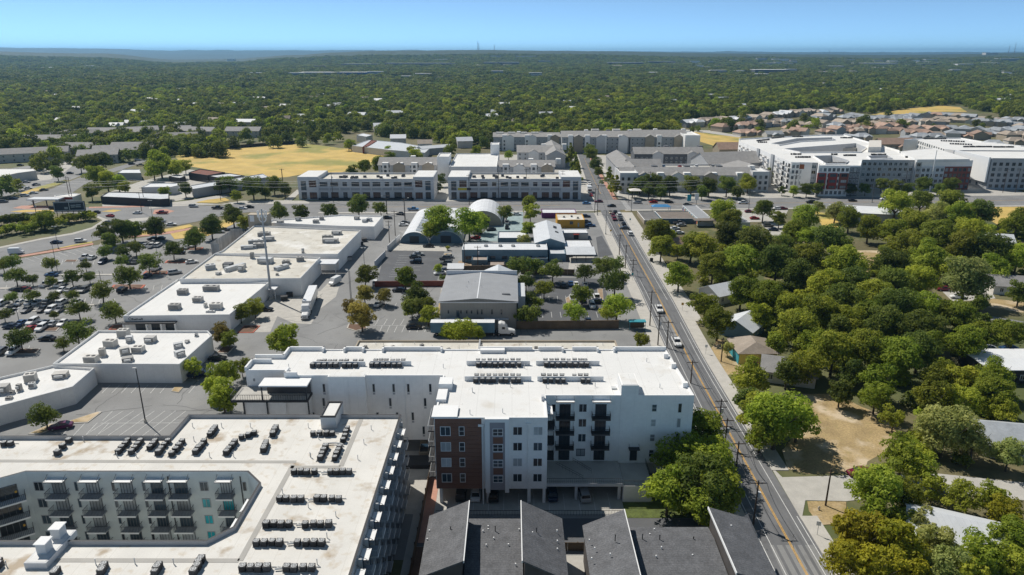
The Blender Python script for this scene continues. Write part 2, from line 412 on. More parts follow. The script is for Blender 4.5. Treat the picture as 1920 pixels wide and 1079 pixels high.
# fresh asphalt patch with the walled car park
sheet('walled_car_park', PT('E', [(200, 520), (245, 330), (580, 335), (560, 440), (530, 520)]), ZL + .012, 'asphalt_dark')
sheet('tree_car_park', PT('E', [(1000, 750), (1060, 480), (1460, 490), (1560, 745)]), ZL + .012, 'asphalt_dark')
sheet('concrete_apron', PT('E', [(290, 290), (640, 290), (590, 335), (262, 330)]), ZL + .014, 'concrete')
sheet('dock_apron', PT('D', [(1490, 620), (1600, 560), (1800, 560), (1880, 480), (1918, 500), (1890, 590), (1800, 660), (1750, 745), (1650, 740), (1560, 700), (1520, 790), (1400, 790), (1340, 740)]), ZL + .012, 'concrete_plain')
sheet('dirt_yard', PT('E', [(640, 440), (660, 390), (740, 380), (760, 425), (910, 432), (910, 442)]), ZL + .014, 'soil')
sheet('teal_court', PT('j5', [(1230, 520), (1290, 440), (1400, 350), (1540, 340), (1630, 180), (1780, 180), (1780, 400), (1480, 410), (1480, 530)]), ZL + .016, 'blue_court' if 'blue_court' in M else defm('blue_court', (0.30, 0.385, 0.39), var=0.2) and 'blue_court')
sheet('shop_yard', PT('j6', [(1000, 480), (1070, 460), (1200, 690), (1030, 720)]), ZL + .014, 'asphalt_dark')
sheet('shop_apron', PT('j6', [(670, 860), (690, 700), (990, 690), (930, 800), (760, 860)]), ZL + .014, 'concrete_plain')

# ------------------------------------------------------------------ the street that runs away from the camera
LE = [(39.3, 40), (39.6, 90), (41.0, 170), (42.6, 225), (44.2, 340), (44.8, 390), (46.6, 450), (50.3, 532), (53, 600)]
RE = [(48.4, 40), (48.9, 90), (49.8, 170), (51.6, 215), (52.4, 262), (54.0, 340), (55.0, 390), (56.2, 450), (58.3, 532), (60.5, 600)]
def edge(tab, y):
    for (a, b), (c, d) in zip(tab, tab[1:]):
        if y <= d: return a + (c - a) * (y - b) / (d - b)
    return tab[-1][0]
road = sheet('street', [Vector((x, y, 0)) for x, y in LE] + [Vector((x, y, 0)) for x, y in RE[::-1]], ZR, 'asphalt_road')
for k, (y0, y1, f0, f1, m_) in enumerate(((88.5, 95.5, .16, .96, 'asphalt_lot'), (60, 71, .5, .98, 'asphalt_dark'), (178, 200, .30, .62, 'asphalt_lot'), (222, 226, .62, .9, 'asphalt_dark'), (290, 300, .1, .45, 'asphalt_dark'))):
    MB().poly([(edge(LE, y) * (1 - f) + edge(RE, y) * f, y, ZR + .006) for y, f in ((y0, f0), (y0, f1), (y1, f1 - .03), (y1, f0 + .02))]).build('road_patch', m_, road)
# the avenue that crosses it
def avy(x): return 352.0 + 0.052 * max(x, -60) if x > -60 else 352.0 + 0.052 * -60
AV_W = 24.5
ave = [Vector((x, avy(x) - 1.5, 0)) for x in (-150, -60, 0, 60, 150, 260, 420, 700)] + [Vector((x, avy(x) + AV_W, 0)) for x in (700, 420, 260, 150, 60, 0, -60, -150)]
avenue = sheet('avenue', ave, ZR + .012, 'asphalt_avenue')
# boulevard on the left and its junction
sheet('boulevard', PT('j3', [(-400, 640), (0, 545), (500, 440), (860, 380), (1100, 310), (1240, 225), (1150, 165), (1040, 130), (600, 130), (0, 190), (-400, 200), (-400, 90), (0, 80), (600, 60), (1040, 60), (1500, 45), (1904, 30)])
      + PT('j4', [(0, 50), (700, 40), (1400, 40), (1500, 100), (1000, 130), (560, 230), (250, 290), (0, 320)]) + PT('j3', [(1700, 330), (1200, 440), (1080, 470), (500, 580), (200, 640), (0, 680), (-400, 770)]), ZR + .024, 'asphalt_avenue')
sheet('side_road', PT('j1', [(-300, 1000), (0, 960), (300, 880), (620, 790), (830, 700), (1000, 640), (1300, 560), (1560, 480), (1904, 380)]) + PT('j2', [(300, 320), (560, 265), (760, 235), (760, 262), (560, 320), (380, 365), (200, 400), (0, 440)])
      + PT('j1', [(1700, 480), (1300, 610), (1000, 740), (860, 840), (640, 900), (300, 1000), (0, 1060), (-300, 1080)]), ZR + .036, 'asphalt_avenue')
sheet('apartment_drive', PT('j1', [(430, 620), (600, 520), (780, 470), (900, 490), (760, 600), (600, 680), (450, 700)]), ZR, 'concrete_plain')
# red brick medians, verges and strips of dry grass
def verge(name, t, pts, m, z=ZK): return sheet(name, PT(t, pts), z, m, thick=z)
verge('brick_verge', 'j3', [(200, 640), (240, 655), (700, 580), (1110, 505), (1110, 485), (680, 560)], 'paver_red')
verge('grass_verge', 'j3', [(560, 575), (690, 553), (1100, 483), (1100, 465), (900, 500)], 'straw', ZK - .01)
verge('brick_walk', 'j4', [(-250, 420), (0, 400), (250, 375), (520, 320), (520, 300), (250, 345), (0, 385), (-250, 405)], 'paver_red')
verge('grass_verge', 'j4', [(-220, 360), (0, 345), (250, 310), (480, 262), (520, 285), (400, 318), (0, 383), (-220, 400)], 'straw', ZK - .01)
verge('grass_verge', 'j4', [(250, 375), (520, 322), (700, 290), (900, 200), (1050, 200), (1000, 260), (700, 400), (300, 440)], 'straw', ZK - .02)
verge('brick_median', 'j3', [(1060, 55), (1500, 45), (1720, 40), (1720, 55), (1480, 62), (1060, 70)], 'paver_red', ZR + .06)
verge('brick_median', 'j3', [(150, 70), (260, 40), (640, 40), (640, 68), (300, 80)], 'paver_red', ZR + .06)
verge('grass_median', 'j3', [(120, 110), (300, 90), (640, 90), (640, 110), (250, 120)], 'straw', ZR + .07)
verge('grass_median', 'j3', [(1200, 110), (1350, 85), (1450, 95), (1350, 118)], 'straw', ZR + .07)
verge('brick_median', 'j4', [(40, 140), (60, 90), (200, 80), (300, 105), (200, 140)], 'paver_red', ZR + .06)
verge('concrete_median', 'j3', [(1450, 225), (1560, 195), (1780, 180), (1760, 215), (1500, 240)], 'concrete_plain', ZR + .06)
verge('walk', 'j3', [(-400, 625), (0, 530), (500, 427), (860, 365), (1090, 300), (1220, 215), (1150, 180), (1170, 165), (1290, 210), (1110, 315), (870, 385), (500, 445), (0, 550), (-400, 650)], 'concrete_plain', ZR + .07)
verge('grass_verge', 'j1', [(250, 840), (480, 760), (780, 685), (820, 700), (640, 760), (420, 825), (280, 862)], 'straw', ZK)
verge('walk', 'j2', [(0, 1005), (200, 960), (480, 930), (700, 890), (900, 860), (960, 880), (560, 960), (850, 975), (1100, 935), (1600, 930), (1760, 800), (1800, 830), (1690, 935), (1904, 940), (1904, 968), (700, 985), (300, 1000), (0, 1030)], 'concrete_plain', ZR + .06)
verge('grass_verge', 'j2', [(545, 955), (700, 920), (900, 900), (960, 930), (800, 960)], 'straw', ZK)
# walks along the avenue and the street
def ave_walk(x0, x1, dy0, dy1, m='concrete_plain', name='walk'):
    n = max(2, int((x1 - x0) / 40)); xs = [x0 + (x1 - x0) * k / n for k in range(n + 1)]
    return sheet(name, [Vector((x, avy(x) + dy0, 0)) for x in xs] + [Vector((x, avy(x) + dy1, 0)) for x in xs[::-1]], ZK, m, thick=ZK)
ave_walk(-140, 42.5, AV_W, AV_W + 3.2); ave_walk(59, 420, AV_W, AV_W + 3.2); ave_walk(-96, 42.5, -4.2, -1.5); ave_walk(57, 420, -4.2, -1.5)
def side_walk(tab, y0, y1, o0, o1, m='concrete', z=ZK):
    ys = [y0 + (y1 - y0) * k / 8 for k in range(9)]
    return sheet('walk', [Vector((edge(tab, y) + o0, y, 0)) for y in ys] + [Vector((edge(tab, y) + o1, y, 0)) for y in ys[::-1]], z, m, thick=z)
side_walk(LE, 60, 143, -2.0, -0.01); side_walk(LE, 152, 347, -3.6, -0.01); side_walk(RE, 60, 103, 0.01, 3.0); side_walk(RE, 117, 196, 0.01, 3.2); side_walk(RE, 196, 347, 0.01, 5.4)
side_walk(LE, 380, 560, -4.0, -0.01); side_walk(RE, 380, 560, 0.01, 2.2, 'paver_red')
# side street on the right
sheet('lane', [Vector((49.0, 102.0, 0)), T('I', 690, 660), T('I', 920, 665), T('I', 1420, 610), T('I', 1918, 660), T('I', 2300, 660), T('I', 2300, 500), T('I', 1918, 560), T('I', 1440, 510), T('I', 920, 520), T('I', 560, 530), Vector((49.4, 119.0, 0))], ZR + .01, 'concrete_plain')
# dry ground beside the street
sheet('vacant_lot', PT('I', [(470, 120), (640, 60), (860, 60), (1000, 130), (1150, 190), (1210, 290), (1150, 380), (1040, 440), (1020, 500), (700, 510), (590, 480), (560, 380), (640, 280)]), .02, 'straw_near')
sheet('grass_corner', PT('I', [(700, 665), (920, 668), (920, 790), (770, 800), (710, 720)]), .09, 'straw_near')
sheet('dry_yard', PT('F', [(160, 880), (200, 830), (520, 900), (520, 1010), (250, 1030)]), .02, 'straw_near')
sheet('dry_yard', PT('F', [(930, 330), (1130, 330), (1100, 400), (1030, 470), (985, 400)]), .02, 'straw_near')
sheet('dirt_drive', PT('F', [(440, 180), (560, 170), (620, 280), (700, 320), (680, 370), (600, 370), (540, 280)]), .02, 'concrete_plain')
sheet('dry_yard', PT('F', [(740, 110), (860, 130), (890, 210), (800, 220)]), .02, 'straw')
sheet('paved_yard', PT('F', [(290, 90), (600, 90), (560, 170), (300, 170)]), .025, 'concrete_plain')
sheet('dry_field', PT('F', [(1600, 85), (1918, 80), (2300, 80), (2300, 180), (1918, 190), (1780, 190)]), .02, 'straw')
sheet('dry_yard', PT('F', [(1730, 600), (1918, 620), (1918, 680), (1720, 650)]), .02, 'straw_near')
sheet('gravel_yard', PT('F', [(1460, 560), (1720, 540), (1760, 600), (1520, 620)]), .022, 'concrete_plain')
sheet('back_lane', PT('F', [(1680, 690), (1918, 730), (1918, 780), (1700, 710)]), .022, 'asphalt_lot')
# the ball field far left and other dry meadows
sheet('field', PT('j2', [(300, 410), (420, 360), (800, 330), (1200, 300), (1740, 262), (1904, 258)]) + PT('B', [(0, 655), (130, 665), (270, 690), (200, 740), (0, 790)]) + PT('j2', [(1904, 600), (1640, 650), (1430, 660), (1140, 635), (900, 595), (500, 525), (380, 470)]), .02, 'straw')
sheet('meadow', PT('r', [(0, 165), (120, 180), (330, 205), (310, 240), (170, 250), (90, 225), (0, 190)]), .02, 'straw')
sheet('meadow', PT('r', [(1060, 75), (1250, 45), (1450, 25), (1560, 35), (1600, 60), (1430, 60), (1150, 80)]), .02, 'straw')
sheet('gravel_walk', PT('r', [(0, 160), (150, 165), (330, 195), (320, 205), (130, 178), (0, 170)]), .05, 'concrete_plain')

# paved courts of the apartments and the yards at far left
sheet('paved_court', [Vector(p + (0,)) for p in ((-80, 377), (44, 379), (47, 450), (50, 560), (-20, 560), (-60, 470), (-80, 440))], .022, 'concrete_plain')
sheet('paved_court', [Vector(p + (0,)) for p in ((58, 383), (290, 394), (300, 470), (150, 530), (62, 560))], .022, 'concrete_plain')
sheet('gravel_yard', PT('j2', [(-560, 1000), (-560, 860), (-100, 700), (480, 560), (1140, 640), (1440, 650), (1440, 720), (520, 900), (0, 990)]), .024, 'concrete_plain')
sheet('apartment_yard', PT('j1', [(-200, 600), (300, 520), (900, 420), (1300, 480), (1000, 620), (850, 680), (500, 760), (0, 900), (-200, 900)]), .024, 'asphalt_lot')

# painted lines on the street
ln = MB()
def rl(y0, y1, f, w, m, dash=None):
    ys = [y0 + (y1 - y0) * k / 12 for k in range(13)]
    pts = [(edge(LE, y) * (1 - f) + edge(RE, y) * f, y) for y in ys]
    if dash:
        for a, b in zip(pts, pts[1:]): dashes(ln, a, b, w, ZR + .012, dash[0], dash[1], m)
    else: strip(ln, pts, w, ZR + .012, m)
for o in (-.012, .012): rl(60, 322, 0.545 + o, 0.13, 1)
rl(60, 340, 0.045, 0.12, 0); rl(60, 340, 0.20, 0.11, 0); rl(60, 195, 0.845, 0.11, 0); rl(60, 103, 0.95, 0.12, 0, (9, 2)); rl(125, 340, 0.955, 0.12, 0); rl(215, 340, 0.80, 0.11, 0)
rl(395, 540, 0.5, 0.13, 1)
for f in (.27, .42, .63, .76): rl(60, 335, f, .5, 2)
strip(ln, [(edge(LE, 344) + 5.2, 344), (edge(RE, 344) - 0.4, 344)], 0.5, ZR + .012, 0)
ln.build('lane_line', ['road_white', 'road_yellow', defm('tyre_wear', (0.148, 0.15, 0.155), var=.2, scale=.2) and 'tyre_wear'], road)
ln = MB()
xs = [x for x in range(-95, 440, 15) if not 36 < x < 66]
for a, b in zip(xs, xs[1:]):
    if b - a > 20: continue
    for o in (11.2, 11.6): strip(ln, [(a, avy(a) + o), (b, avy(b) + o)], .14, ZR + .026, 1)
    for o in (4.6, 18.2):
        dashes(ln, (a, avy(a) + o), (b, avy(b) + o), .13, ZR + .026, 3, 6, 0)
for x0 in (41.5, 58.5):
    for k in range(10): strip(ln, [(x0 - .3, avy(x0) + 1 + k * 2.2), (x0 + 2.2, avy(x0) + 1 + k * 2.2)], .6, ZR + .026, 0)
ln.build('lane_line', ['road_white', 'road_yellow'], avenue)

# painted stalls in the car parks
ln = MB()
ZP = ZL + .03
def stall(t, a, b, w=.11): strip(ln, [T(t, *a), T(t, *b)], w, ZP)
for k in range(7): stall('l', (825 + 71 * k, 652), (765 + 72.5 * k, 712))
stall('l', (1465, 655), (1415, 712))
for k in range(8): stall('l', (845 + 78.5 * k, 845), (548 + 87 * k, 1030) if k else (770, 918))
for k in range(3): stall('l', (640 + 90 * k, 935), (550 + 88 * k, 1030))
stall('l', (755, 937), (1345, 935)); stall('l', (545, 945), (470, 1025))
for r_y, x0, x1, n in ((300, 140, 560, 11), (395, 230, 1000, 14), (540, -60, 1000, 24), (615, -60, 640, 18), (665, -60, 420, 13), (735, 150, 480, 8), (880, -40, 160, 5)):
    for k in range(n):
        x = x0 + (x1 - x0) * k / (n - 1); dy = 14 if r_y > 320 else 10
        stall('D', (x + 6, r_y - dy), (x - 2, r_y + dy))
for k in range(9): stall('D', (140 + 47 * k, 372 - 7.6 * k), (195 + 47 * k, 393 - 7.6 * k))
for k in range(12): stall('j5', (330 - 13 * k, 640 + 28 * k), (480 - 18 * k, 640 + 28 * k)) if k > 1 else None
stall('j5', (440, 740), (150, 950)) if False else None
for k in range(8): stall('j5', (470, 730 + 20 * k), (600 - 6 * k, 730 + 20 * k)) if k % 2 else None
for k in range(5): stall('s', (375 + 84 * k, 527), (340 + 84 * k, 587))
for k in range(7): stall('s', (410 + 75 * k, 592), (380 + 75 * k, 660))
stall('s', (320, 592), (690, 590))
for k in range(4): stall('s', (295 + 85 * k, 368), (270 + 88 * k, 410))
for k in range(9): stall('j5', (300 + 18 * k, 400), (375 + 18 * k, 440)) if k < 4 else None
for k in range(12):
    x = 10.2 + k * 2.75
    if x < 34: strip(ln, [(x - 1, 199), (x - 1, 204)], .1, ZP); strip(ln, [(x - 1, 214), (x - 1, 219)], .1, ZP)
ln.build('stall_line', 'road_white', lot)
tr_ = MB(); rt_ = random.Random(3)
for (t, x0, x1, y0, y1, n) in (('l', 500, 1400, 640, 1030, 6), ('D', 1500, 1900, 600, 1000, 14), ('D', 0, 900, 400, 900, 30), ('E', 0, 500, 400, 850, 16), ('E', 700, 1700, 800, 830, 6), ('E', 250, 560, 340, 510, 8)):
    for k in range(n):
        p = T(t, rt_.uniform(x0, x1), rt_.uniform(y0, y1)); a = rt_.choice([0, 1.57]) + rt_.uniform(-.4, .4); P = [(p.x, p.y)]
        for q in range(rt_.randint(5, 14)): a += rt_.uniform(-.35, .35); P.append((P[-1][0] + 1.4 * math.cos(a), P[-1][1] + 1.4 * math.sin(a)))
        strip(tr_, P, rt_.uniform(.08, .16), ZL + .022)
tr_.build('tar_seam', 'tar', lot)
tr_ = MB()
for k in range(34):
    y = rt_.uniform(62, 330); f = rt_.uniform(.06, .9); a = rt_.choice([1.57, 1.57, 0]) + rt_.uniform(-.2, .2); P = [(edge(LE, y) * (1 - f) + edge(RE, y) * f, y)]
    for q in range(rt_.randint(3, 9)):
        a += rt_.uniform(-.3, .3); x, yy = P[-1][0] + 1.2 * math.cos(a), P[-1][1] + 1.2 * math.sin(a)
        if edge(LE, yy) + .3 < x < edge(RE, yy) - .3: P.append((x, yy))
    strip(tr_, P, .11, ZR + .009)
tr_.build('tar_seam', 'tar', road)
# kerbed planting islands in the car parks
def island(t, pts, top='mulch', rim='kerb', z=ZL + .15):
    p = PT(t, pts)
    o = sheet('planting_island', p, z, rim, thick=.15)
    c = sum(p, Vector()) / len(p)
    MB().prism([(c.x + (q.x - c.x) * .86, c.y + (q.y - c.y) * .86) for q in p], z - .1, z + .03).build('bed', top, o)
island('l', [(515, 925), (745, 850), (765, 855), (660, 935), (520, 940)], 'straw_near'); island('l', [(1285, 700), (1310, 665), (1380, 665), (1340, 710)], 'straw_near')
island('l', [(210, 1020), (380, 945), (500, 940), (300, 1020)], 'straw_near')
for (x, y, a, b) in ((720, 535, 200, 20), (880, 455, 150, 16), (990, 395, 130, 14), (1085, 320, 120, 12), (280, 775, 120, 22), (150, 900, 160, 30), (400, 390, 80, 12), (1400, 775, 130, 40), (1270, 890, 110, 40), (700, 765, 180, 26)):
    island('D', [(x - a / 2, y + b / 2), (x - a / 2 + b, y - b / 2), (x + a / 2, y - b / 2), (x + a / 2 - b, y + b / 2)], 'mulch', 'kerb_red' if y < 800 and x > 650 and a > 115 else 'kerb')
for (y, x0, x1) in ((545, 0, 640), (640, 0, 640), (470, 250, 640), (672, 180, 420)):
    island('D', [(x0, y + 4), (x0, y - 4), (x1, y - 6), (x1, y + 2)], 'concrete_plain')
island('E', [(30, 770), (40, 745), (130, 745), (150, 770), (80, 785)]); island('E', [(1260, 600), (1280, 590), (1310, 640), (1270, 640)], 'soil'); island('E', [(1440, 545), (1470, 545), (1475, 610), (1445, 610)], 'soil')
island('E', [(575, 350), (620, 345), (620, 362), (580, 365)], 'straw_near'); island('s', [(960, 470), (1000, 220), (1020, 225), (985, 480), (960, 560), (930, 560)], 'straw_near')

# ------------------------------------------------------------------ buildings
def inset(pts, d):
    n = len(pts); out = []
    for k in range(n):
        p0, p1, p2 = [Vector((q[0], q[1])) for q in (pts[k - 1], pts[k], pts[(k + 1) % n])]
        a = (p1 - p0).normalized(); b = (p2 - p1).normalized()
        na, nb = Vector((-a.y, a.x)), Vector((-b.y, b.x))
        den = 1 + na.dot(nb)
        out.append(p1 + (na + nb) * (d / max(den, .2)))
    return out
def ccw(pts):
    n = len(pts); ar = sum(pts[k][0] * pts[(k + 1) % n][1] - pts[(k + 1) % n][0] * pts[k][1] for k in range(n))
    return [Vector((p[0], p[1])) for p in (pts if ar > 0 else pts[::-1])]
class Bld:
    def __init__(s, name, label, cat, origin, group=None, rz=0.0):
        s.o = Vector((origin[0], origin[1], 0)); s.root = thing(name, label, cat, s.o, rz, group)
    def part(s, name, mb, mats, smooth=False):
        for k, v in enumerate(mb.v): mb.v[k] = (v[0] - s.o.x, v[1] - s.o.y, v[2])
        return mb.build(name, mats, s.root, smooth=smooth)
    def put(s, name, me, p, rz=0.0, mt=None):
        o = link(name, me, s.root, (p[0] - s.o.x, p[1] - s.o.y, p[2]), rz)
        if mt: swap(o, mt)
        return o
    def shell(s, pts, z, wall, roof, par=.6, t=.3, z0=0.0, cap=None, wname='wall', rname='roof'):
        pts = ccw(pts); n = len(pts); inn = inset(pts, t); mb = MB()
        for k in range(n):
            j = (k + 1) % n; a, b, c, d = pts[k], pts[j], inn[j], inn[k]
            mb.quad((*a, z0), (*b, z0), (*b, z), (*a, z), 0)
            mb.quad((*a, z), (*b, z), (*c, z), (*d, z), 1)
            mb.quad((*d, z), (*c, z), (*c, z - par), (*d, z - par), 0)
        if z0 > 0: mb.poly([(*p, z0) for p in pts[::-1]], 0)
        s.part(wname, mb, [wall, cap or wall])
        r = MB(); r.poly([(*p, z - par) for p in inn]); s.part(rname, r, roof)
        return s
WIN = {}
def win_mesh(w, h, mull=1, fr='white_paint', rail=False, depth_=.07):
    key = (round(w, 2), round(h, 2), mull, fr, rail)
    if key in WIN: return WIN[key]
    t = min(.09, w * .09); f = MB(); x0, x1, z0, z1 = -w / 2, w / 2, -h / 2, h / 2
    f.box(x0, x1, -depth_, .0, z0, z0 + t); f.box(x0, x1, -depth_, .0, z1 - t, z1)
    f.box(x0, x0 + t, -depth_, .0, z0 + t, z1 - t); f.box(x1 - t, x1, -depth_, .0, z0 + t, z1 - t)
    for k in range(1, mull):
        x = x0 + w * k / mull; f.box(x - t * .4, x + t * .4, -depth_ + .01, .0, z0 + t, z1 - t)
    if rail: f.box(x0 + t, x1 - t, -depth_ + .015, 0, -t * .35, t * .35)
    p = MB(); p.quad((x0 + t, -.02, z0 + t), (x1 - t, -.02, z0 + t), (x1 - t, -.02, z1 - t), (x0 + t, -.02, z1 - t))
    WIN[key] = (f.mesh('window', [fr]), p.mesh('pane', ['pane_dark']))
    return WIN[key]
def window(b, p, ang, w, h, mull=1, fr='white_paint', pane=None, rail=False, name='window'):
    fm, pm = win_mesh(w, h, mull, fr, rail)
    o = b.put(name, fm, p, ang)
    q = link('pane', pm, o)
    swap(q, pane or rnd.choice(['pane_dark', 'pane_dark', 'pane_blue', 'pane_blue', 'pane_blind']))
    return o
def wall_frame(p0, p1):
    d = Vector((p1[0] - p0[0], p1[1] - p0[1])); L_ = d.length; d.normalize()
    return d, L_, math.atan2(d.y, d.x), Vector((d.y, -d.x))
def grid_windows(b, p0, p1, zs, n, w, h, mull=1, fr='white_paint', pane=None, skip=(), m0=None, m1=None, rail=False):
    d, L_, a, nn = wall_frame(p0, p1); m0 = L_ / n / 2 if m0 is None else m0; m1 = m0 if m1 is None else m1
    for r_, z in enumerate(zs):
        for k in range(n):
            if (k, r_) in skip: continue
            s = m0 + (L_ - m0 - m1) * (k / (n - 1) if n > 1 else .5)
            window(b, (p0[0] + d.x * s + nn.x * .01, p0[1] + d.y * s + nn.y * .01, z), a, w, h, mull, fr, pane, rail)
BAL = {}
def balcony_mesh(w, dp, rail_h, slab, railm, fascia):
    key = (w, dp, rail_h, slab, railm, fascia)
    if key in BAL: return BAL[key]
    s = MB().box(-w / 2, w / 2, -dp, 0, -.22, 0, 0)
    s.box(-w / 2 - .02, w / 2 + .02, -dp - .03, -dp, -.26, .02, 1)
    r = MB()
    r.box(-w / 2, w / 2, -dp, -dp + .05, rail_h - .06, rail_h); r.box(-w / 2, -w / 2 + .05, -dp + .05, 0, rail_h - .06, rail_h); r.box(w / 2 - .05, w / 2, -dp + .05, 0, rail_h - .06, rail_h)
    n = int(w / .22)
    for k in range(n + 1):
        x = -w / 2 + .02 + (w - .04) * k / n; r.box(x - .018, x + .018, -dp + .01, -dp + .045, 0, rail_h - .06)
    m_ = max(2, int(dp / .25))
    for k in range(1, m_):
        y = -dp * k / m_
        for x in (-w / 2 + .025, w / 2 - .025): r.box(x - .018, x + .018, y - .018, y + .018, 0, rail_h - .06)
    BAL[key] = (s.mesh('balcony', [slab, fascia]), r.mesh('railing', [railm]))
    return BAL[key]
def balcony(b, p, ang, w, dp, rail_h=1.05, slab='grey_dark', railm='black_metal', fascia=None, door=None, doorh=2.3, fr='charcoal', pane='pane_dark', dm=3):
    sm, rm = balcony_mesh(w, dp, rail_h, slab, railm, fascia or slab)
    o = b.put('balcony', sm, p, ang); link('railing', rm, o)
    if door:
        fm, pm = win_mesh(door, doorh, dm, fr)
        dd = link('balcony_door', fm, o, (0, -.01, doorh / 2 + .03)); swap(link('pane', pm, o, (0, -.01, doorh / 2 + .03)), pane)
    return o
AWN = {}
def awning(b, p, ang, w, dp, top='white_paint', under='grey_dark', name='awning'):
    k = (w, dp, top, under)
    if k not in AWN:
        m = MB().box(-w / 2, w / 2, -dp, 0, 0, .14, 1, mt=0); m.tube((-w / 2 + .1, -dp + .1, .1), (-w / 2 + .1, 0, .8), .03, m=1); m.tube((w / 2 - .1, -dp + .1, .1), (w / 2 - .1, 0, .8), .03, m=1)
        AWN[k] = m.mesh('awning', [top, under])
    return b.put(name, AWN[k], p, ang)
def poly_building(name, label, cat, pts, z, wall, roof, par=.6, cap=None, group=None, t=.3, z0=0.0):
    c = sum((Vector((p[0], p[1], 0)) for p in pts), Vector()) / len(pts)
    return Bld(name, label, cat, c, group).shell(pts, z, wall, roof, par, t, z0, cap)
def rect(x0, x1, y0, y1): return [(x0, y0), (x1, y0), (x1, y1), (x0, y1)]
def quadpts(t, pts, z): return [T(t, x, y, z) for x, y in pts]

# long gabled block: ridge along local x
def gable(name, label, cat, c, L_, W_, rz, eave, ridge, wall, roof, group=None, over=.5, hip=0.0, wins=0, wrow=(1.6,), z0=0.0, parapet=None):
    root = thing(name, label, cat, (c[0], c[1], 0), rz, group)
    hl, hw = L_ / 2, W_ / 2
    w = MB()
    hx = hl - hip
    for s in (-1, 1):
        if s < 0: w.quad((-hl, -hw, z0), (hl, -hw, z0), (hl, -hw, eave), (-hl, -hw, eave))
        else: w.quad((hl, hw, z0), (-hl, hw, z0), (-hl, hw, eave), (hl, hw, eave))
        if hip > 0: w.quad((s * hl, -hw * s, z0), (s * hl, hw * s, z0), (s * hl, hw * s, eave), (s * hl, -hw * s, eave))
        else: w.poly([(s * hl, -hw * s, z0), (s * hl, hw * s, z0), (s * hl, hw * s, eave), (s * hl, 0, ridge - .05), (s * hl, -hw * s, eave)])
    w.build('wall', wall, root)
    k = (ridge - eave) / hw; e = eave - over * k; r = MB(); ox = hl + over * (1 if not hip else 1); t = .14
    for s in (-1, 1):
        A = [(-ox, s * (hw + over), e), (ox, s * (hw + over), e), (hx + (over if not hip else 0), 0, ridge), (-hx - (over if not hip else 0), 0, ridge)]
        if s > 0: A = A[::-1]
        r.poly([(p[0], p[1], p[2] + t) for p in A]); r.poly(A[::-1])
        y = s * (hw + over); r.quad((-ox, y, e), (ox, y, e), (ox, y, e + t), (-ox, y, e + t))
        if hip:
            A = [(s * ox, -s * (hw + over), e + t), (s * ox, s * (hw + over), e + t), (s * hx, 0, ridge + t)]; r.poly(A)
            r.quad((s * ox, -s * (hw + over), e), (s * ox, s * (hw + over), e), (s * ox, s * (hw + over), e + t), (s * ox, -s * (hw + over), e + t))
        else:
            for q in (-1, 1): r.quad((s * ox, 0, ridge), (s * ox, q * (hw + over), e), (s * ox, q * (hw + over), e + t), (s * ox, 0, ridge + t))
    r.build('roof', roof, root)
    if wins:
        fm, pm = win_mesh(1.2, 1.4, 2, 'white_paint')
        for z in wrow:
            for kx in range(wins):
                x = -hl + L_ * (kx + .5) / wins
                o = link('window', fm, root, (x, -hw - .005, z)); swap(link('pane', pm, o), rnd.choice(['pane_dark', 'pane_blue']))
    return root

# condensers, package units, vents
cab = MB(); cab.box(-.39, .39, -.39, .39, .08, .80)
for k in range(7): cab.box(-.405, .405, -.405, .405, .14 + k * .09, .165 + k * .09)
cab.box(-.42, .42, -.42, .42, .80, .86)
cab_me = cab.mesh('cabinet', ['unit_dark'])
fan = MB()
for k in range(14):
    a0, a1 = 2 * math.pi * k / 14, 2 * math.pi * (k + 1) / 14
    for (ri, ro) in ((.27, .36), (.14, .19)):
        fan.quad((ri * math.cos(a0), ri * math.sin(a0), .885), (ro * math.cos(a0), ro * math.sin(a0), .885), (ro * math.cos(a1), ro * math.sin(a1), .885), (ri * math.cos(a1), ri * math.sin(a1), .885))
fan.tube((0, 0, .86), (0, 0, .90), .10, n=10)
for k in range(4):
    a = k * math.pi / 2 + .3; fan.box(-.02, .02, 0, .34, .865, .88); fan.xf(Matrix.Rotation(a, 4, 'Z'), len(fan.v) - 8)
fan_me = fan.mesh('fan_grille', ['galv'])
pad = MB(); pad.box(-.45, .45, -.45, .45, 0, .08); pad_me = pad.mesh('base_pad', ['roof_walk'])
def condenser(p, label, group, rz=0.0, s=1.0):
    p = (p[0] + rnd.uniform(-.08, .08), p[1] + rnd.uniform(-.08, .08), p[2]); rz += rnd.uniform(-.09, .09); s *= rnd.uniform(.92, 1.06)
    o = tag(link('condenser_unit', cab_me, None, p, rz, s), label, 'air conditioner', group)
    link('fan_grille', fan_me, o); link('base_pad', pad_me, o)
    return o
def package_unit(p, size, rz, label, group='rooftop package units', m='unit_beige', hood=True):
    w, d, h = size; root = thing('rooftop_unit', label, 'rooftop unit', p, rz, group)
    MB().box(-w / 2, w / 2, -d / 2, d / 2, .18, h).build('casing', m, root)
    MB().box(-w / 2 - .08, w / 2 + .08, -d / 2 - .08, d / 2 + .08, 0, .18).build('curb', 'galv', root)
    l = MB()
    for k in range(5): l.box(-w / 2 + .12, w / 2 - .12, -d / 2 - .03, -d / 2 - .003, .34 + k * (h - .5) / 5, .42 + k * (h - .5) / 5)
    l.build('louvre', 'grey_dark', root)
    if hood:
        l = MB(); l.tube((-w * .22, 0, h), (-w * .22, 0, h + .06), min(w, d) * .23, n=12); l.tube((w * .22, 0, h), (w * .22, 0, h + .06), min(w, d) * .23, n=12)
        l.build('fan', 'charcoal', root)
    else:
        MB().box(-w * .3, w * .3, -d / 2 - .5, -d / 2 - .03, h * .45, h * .8).build('intake_hood', 'galv', root)
    return root
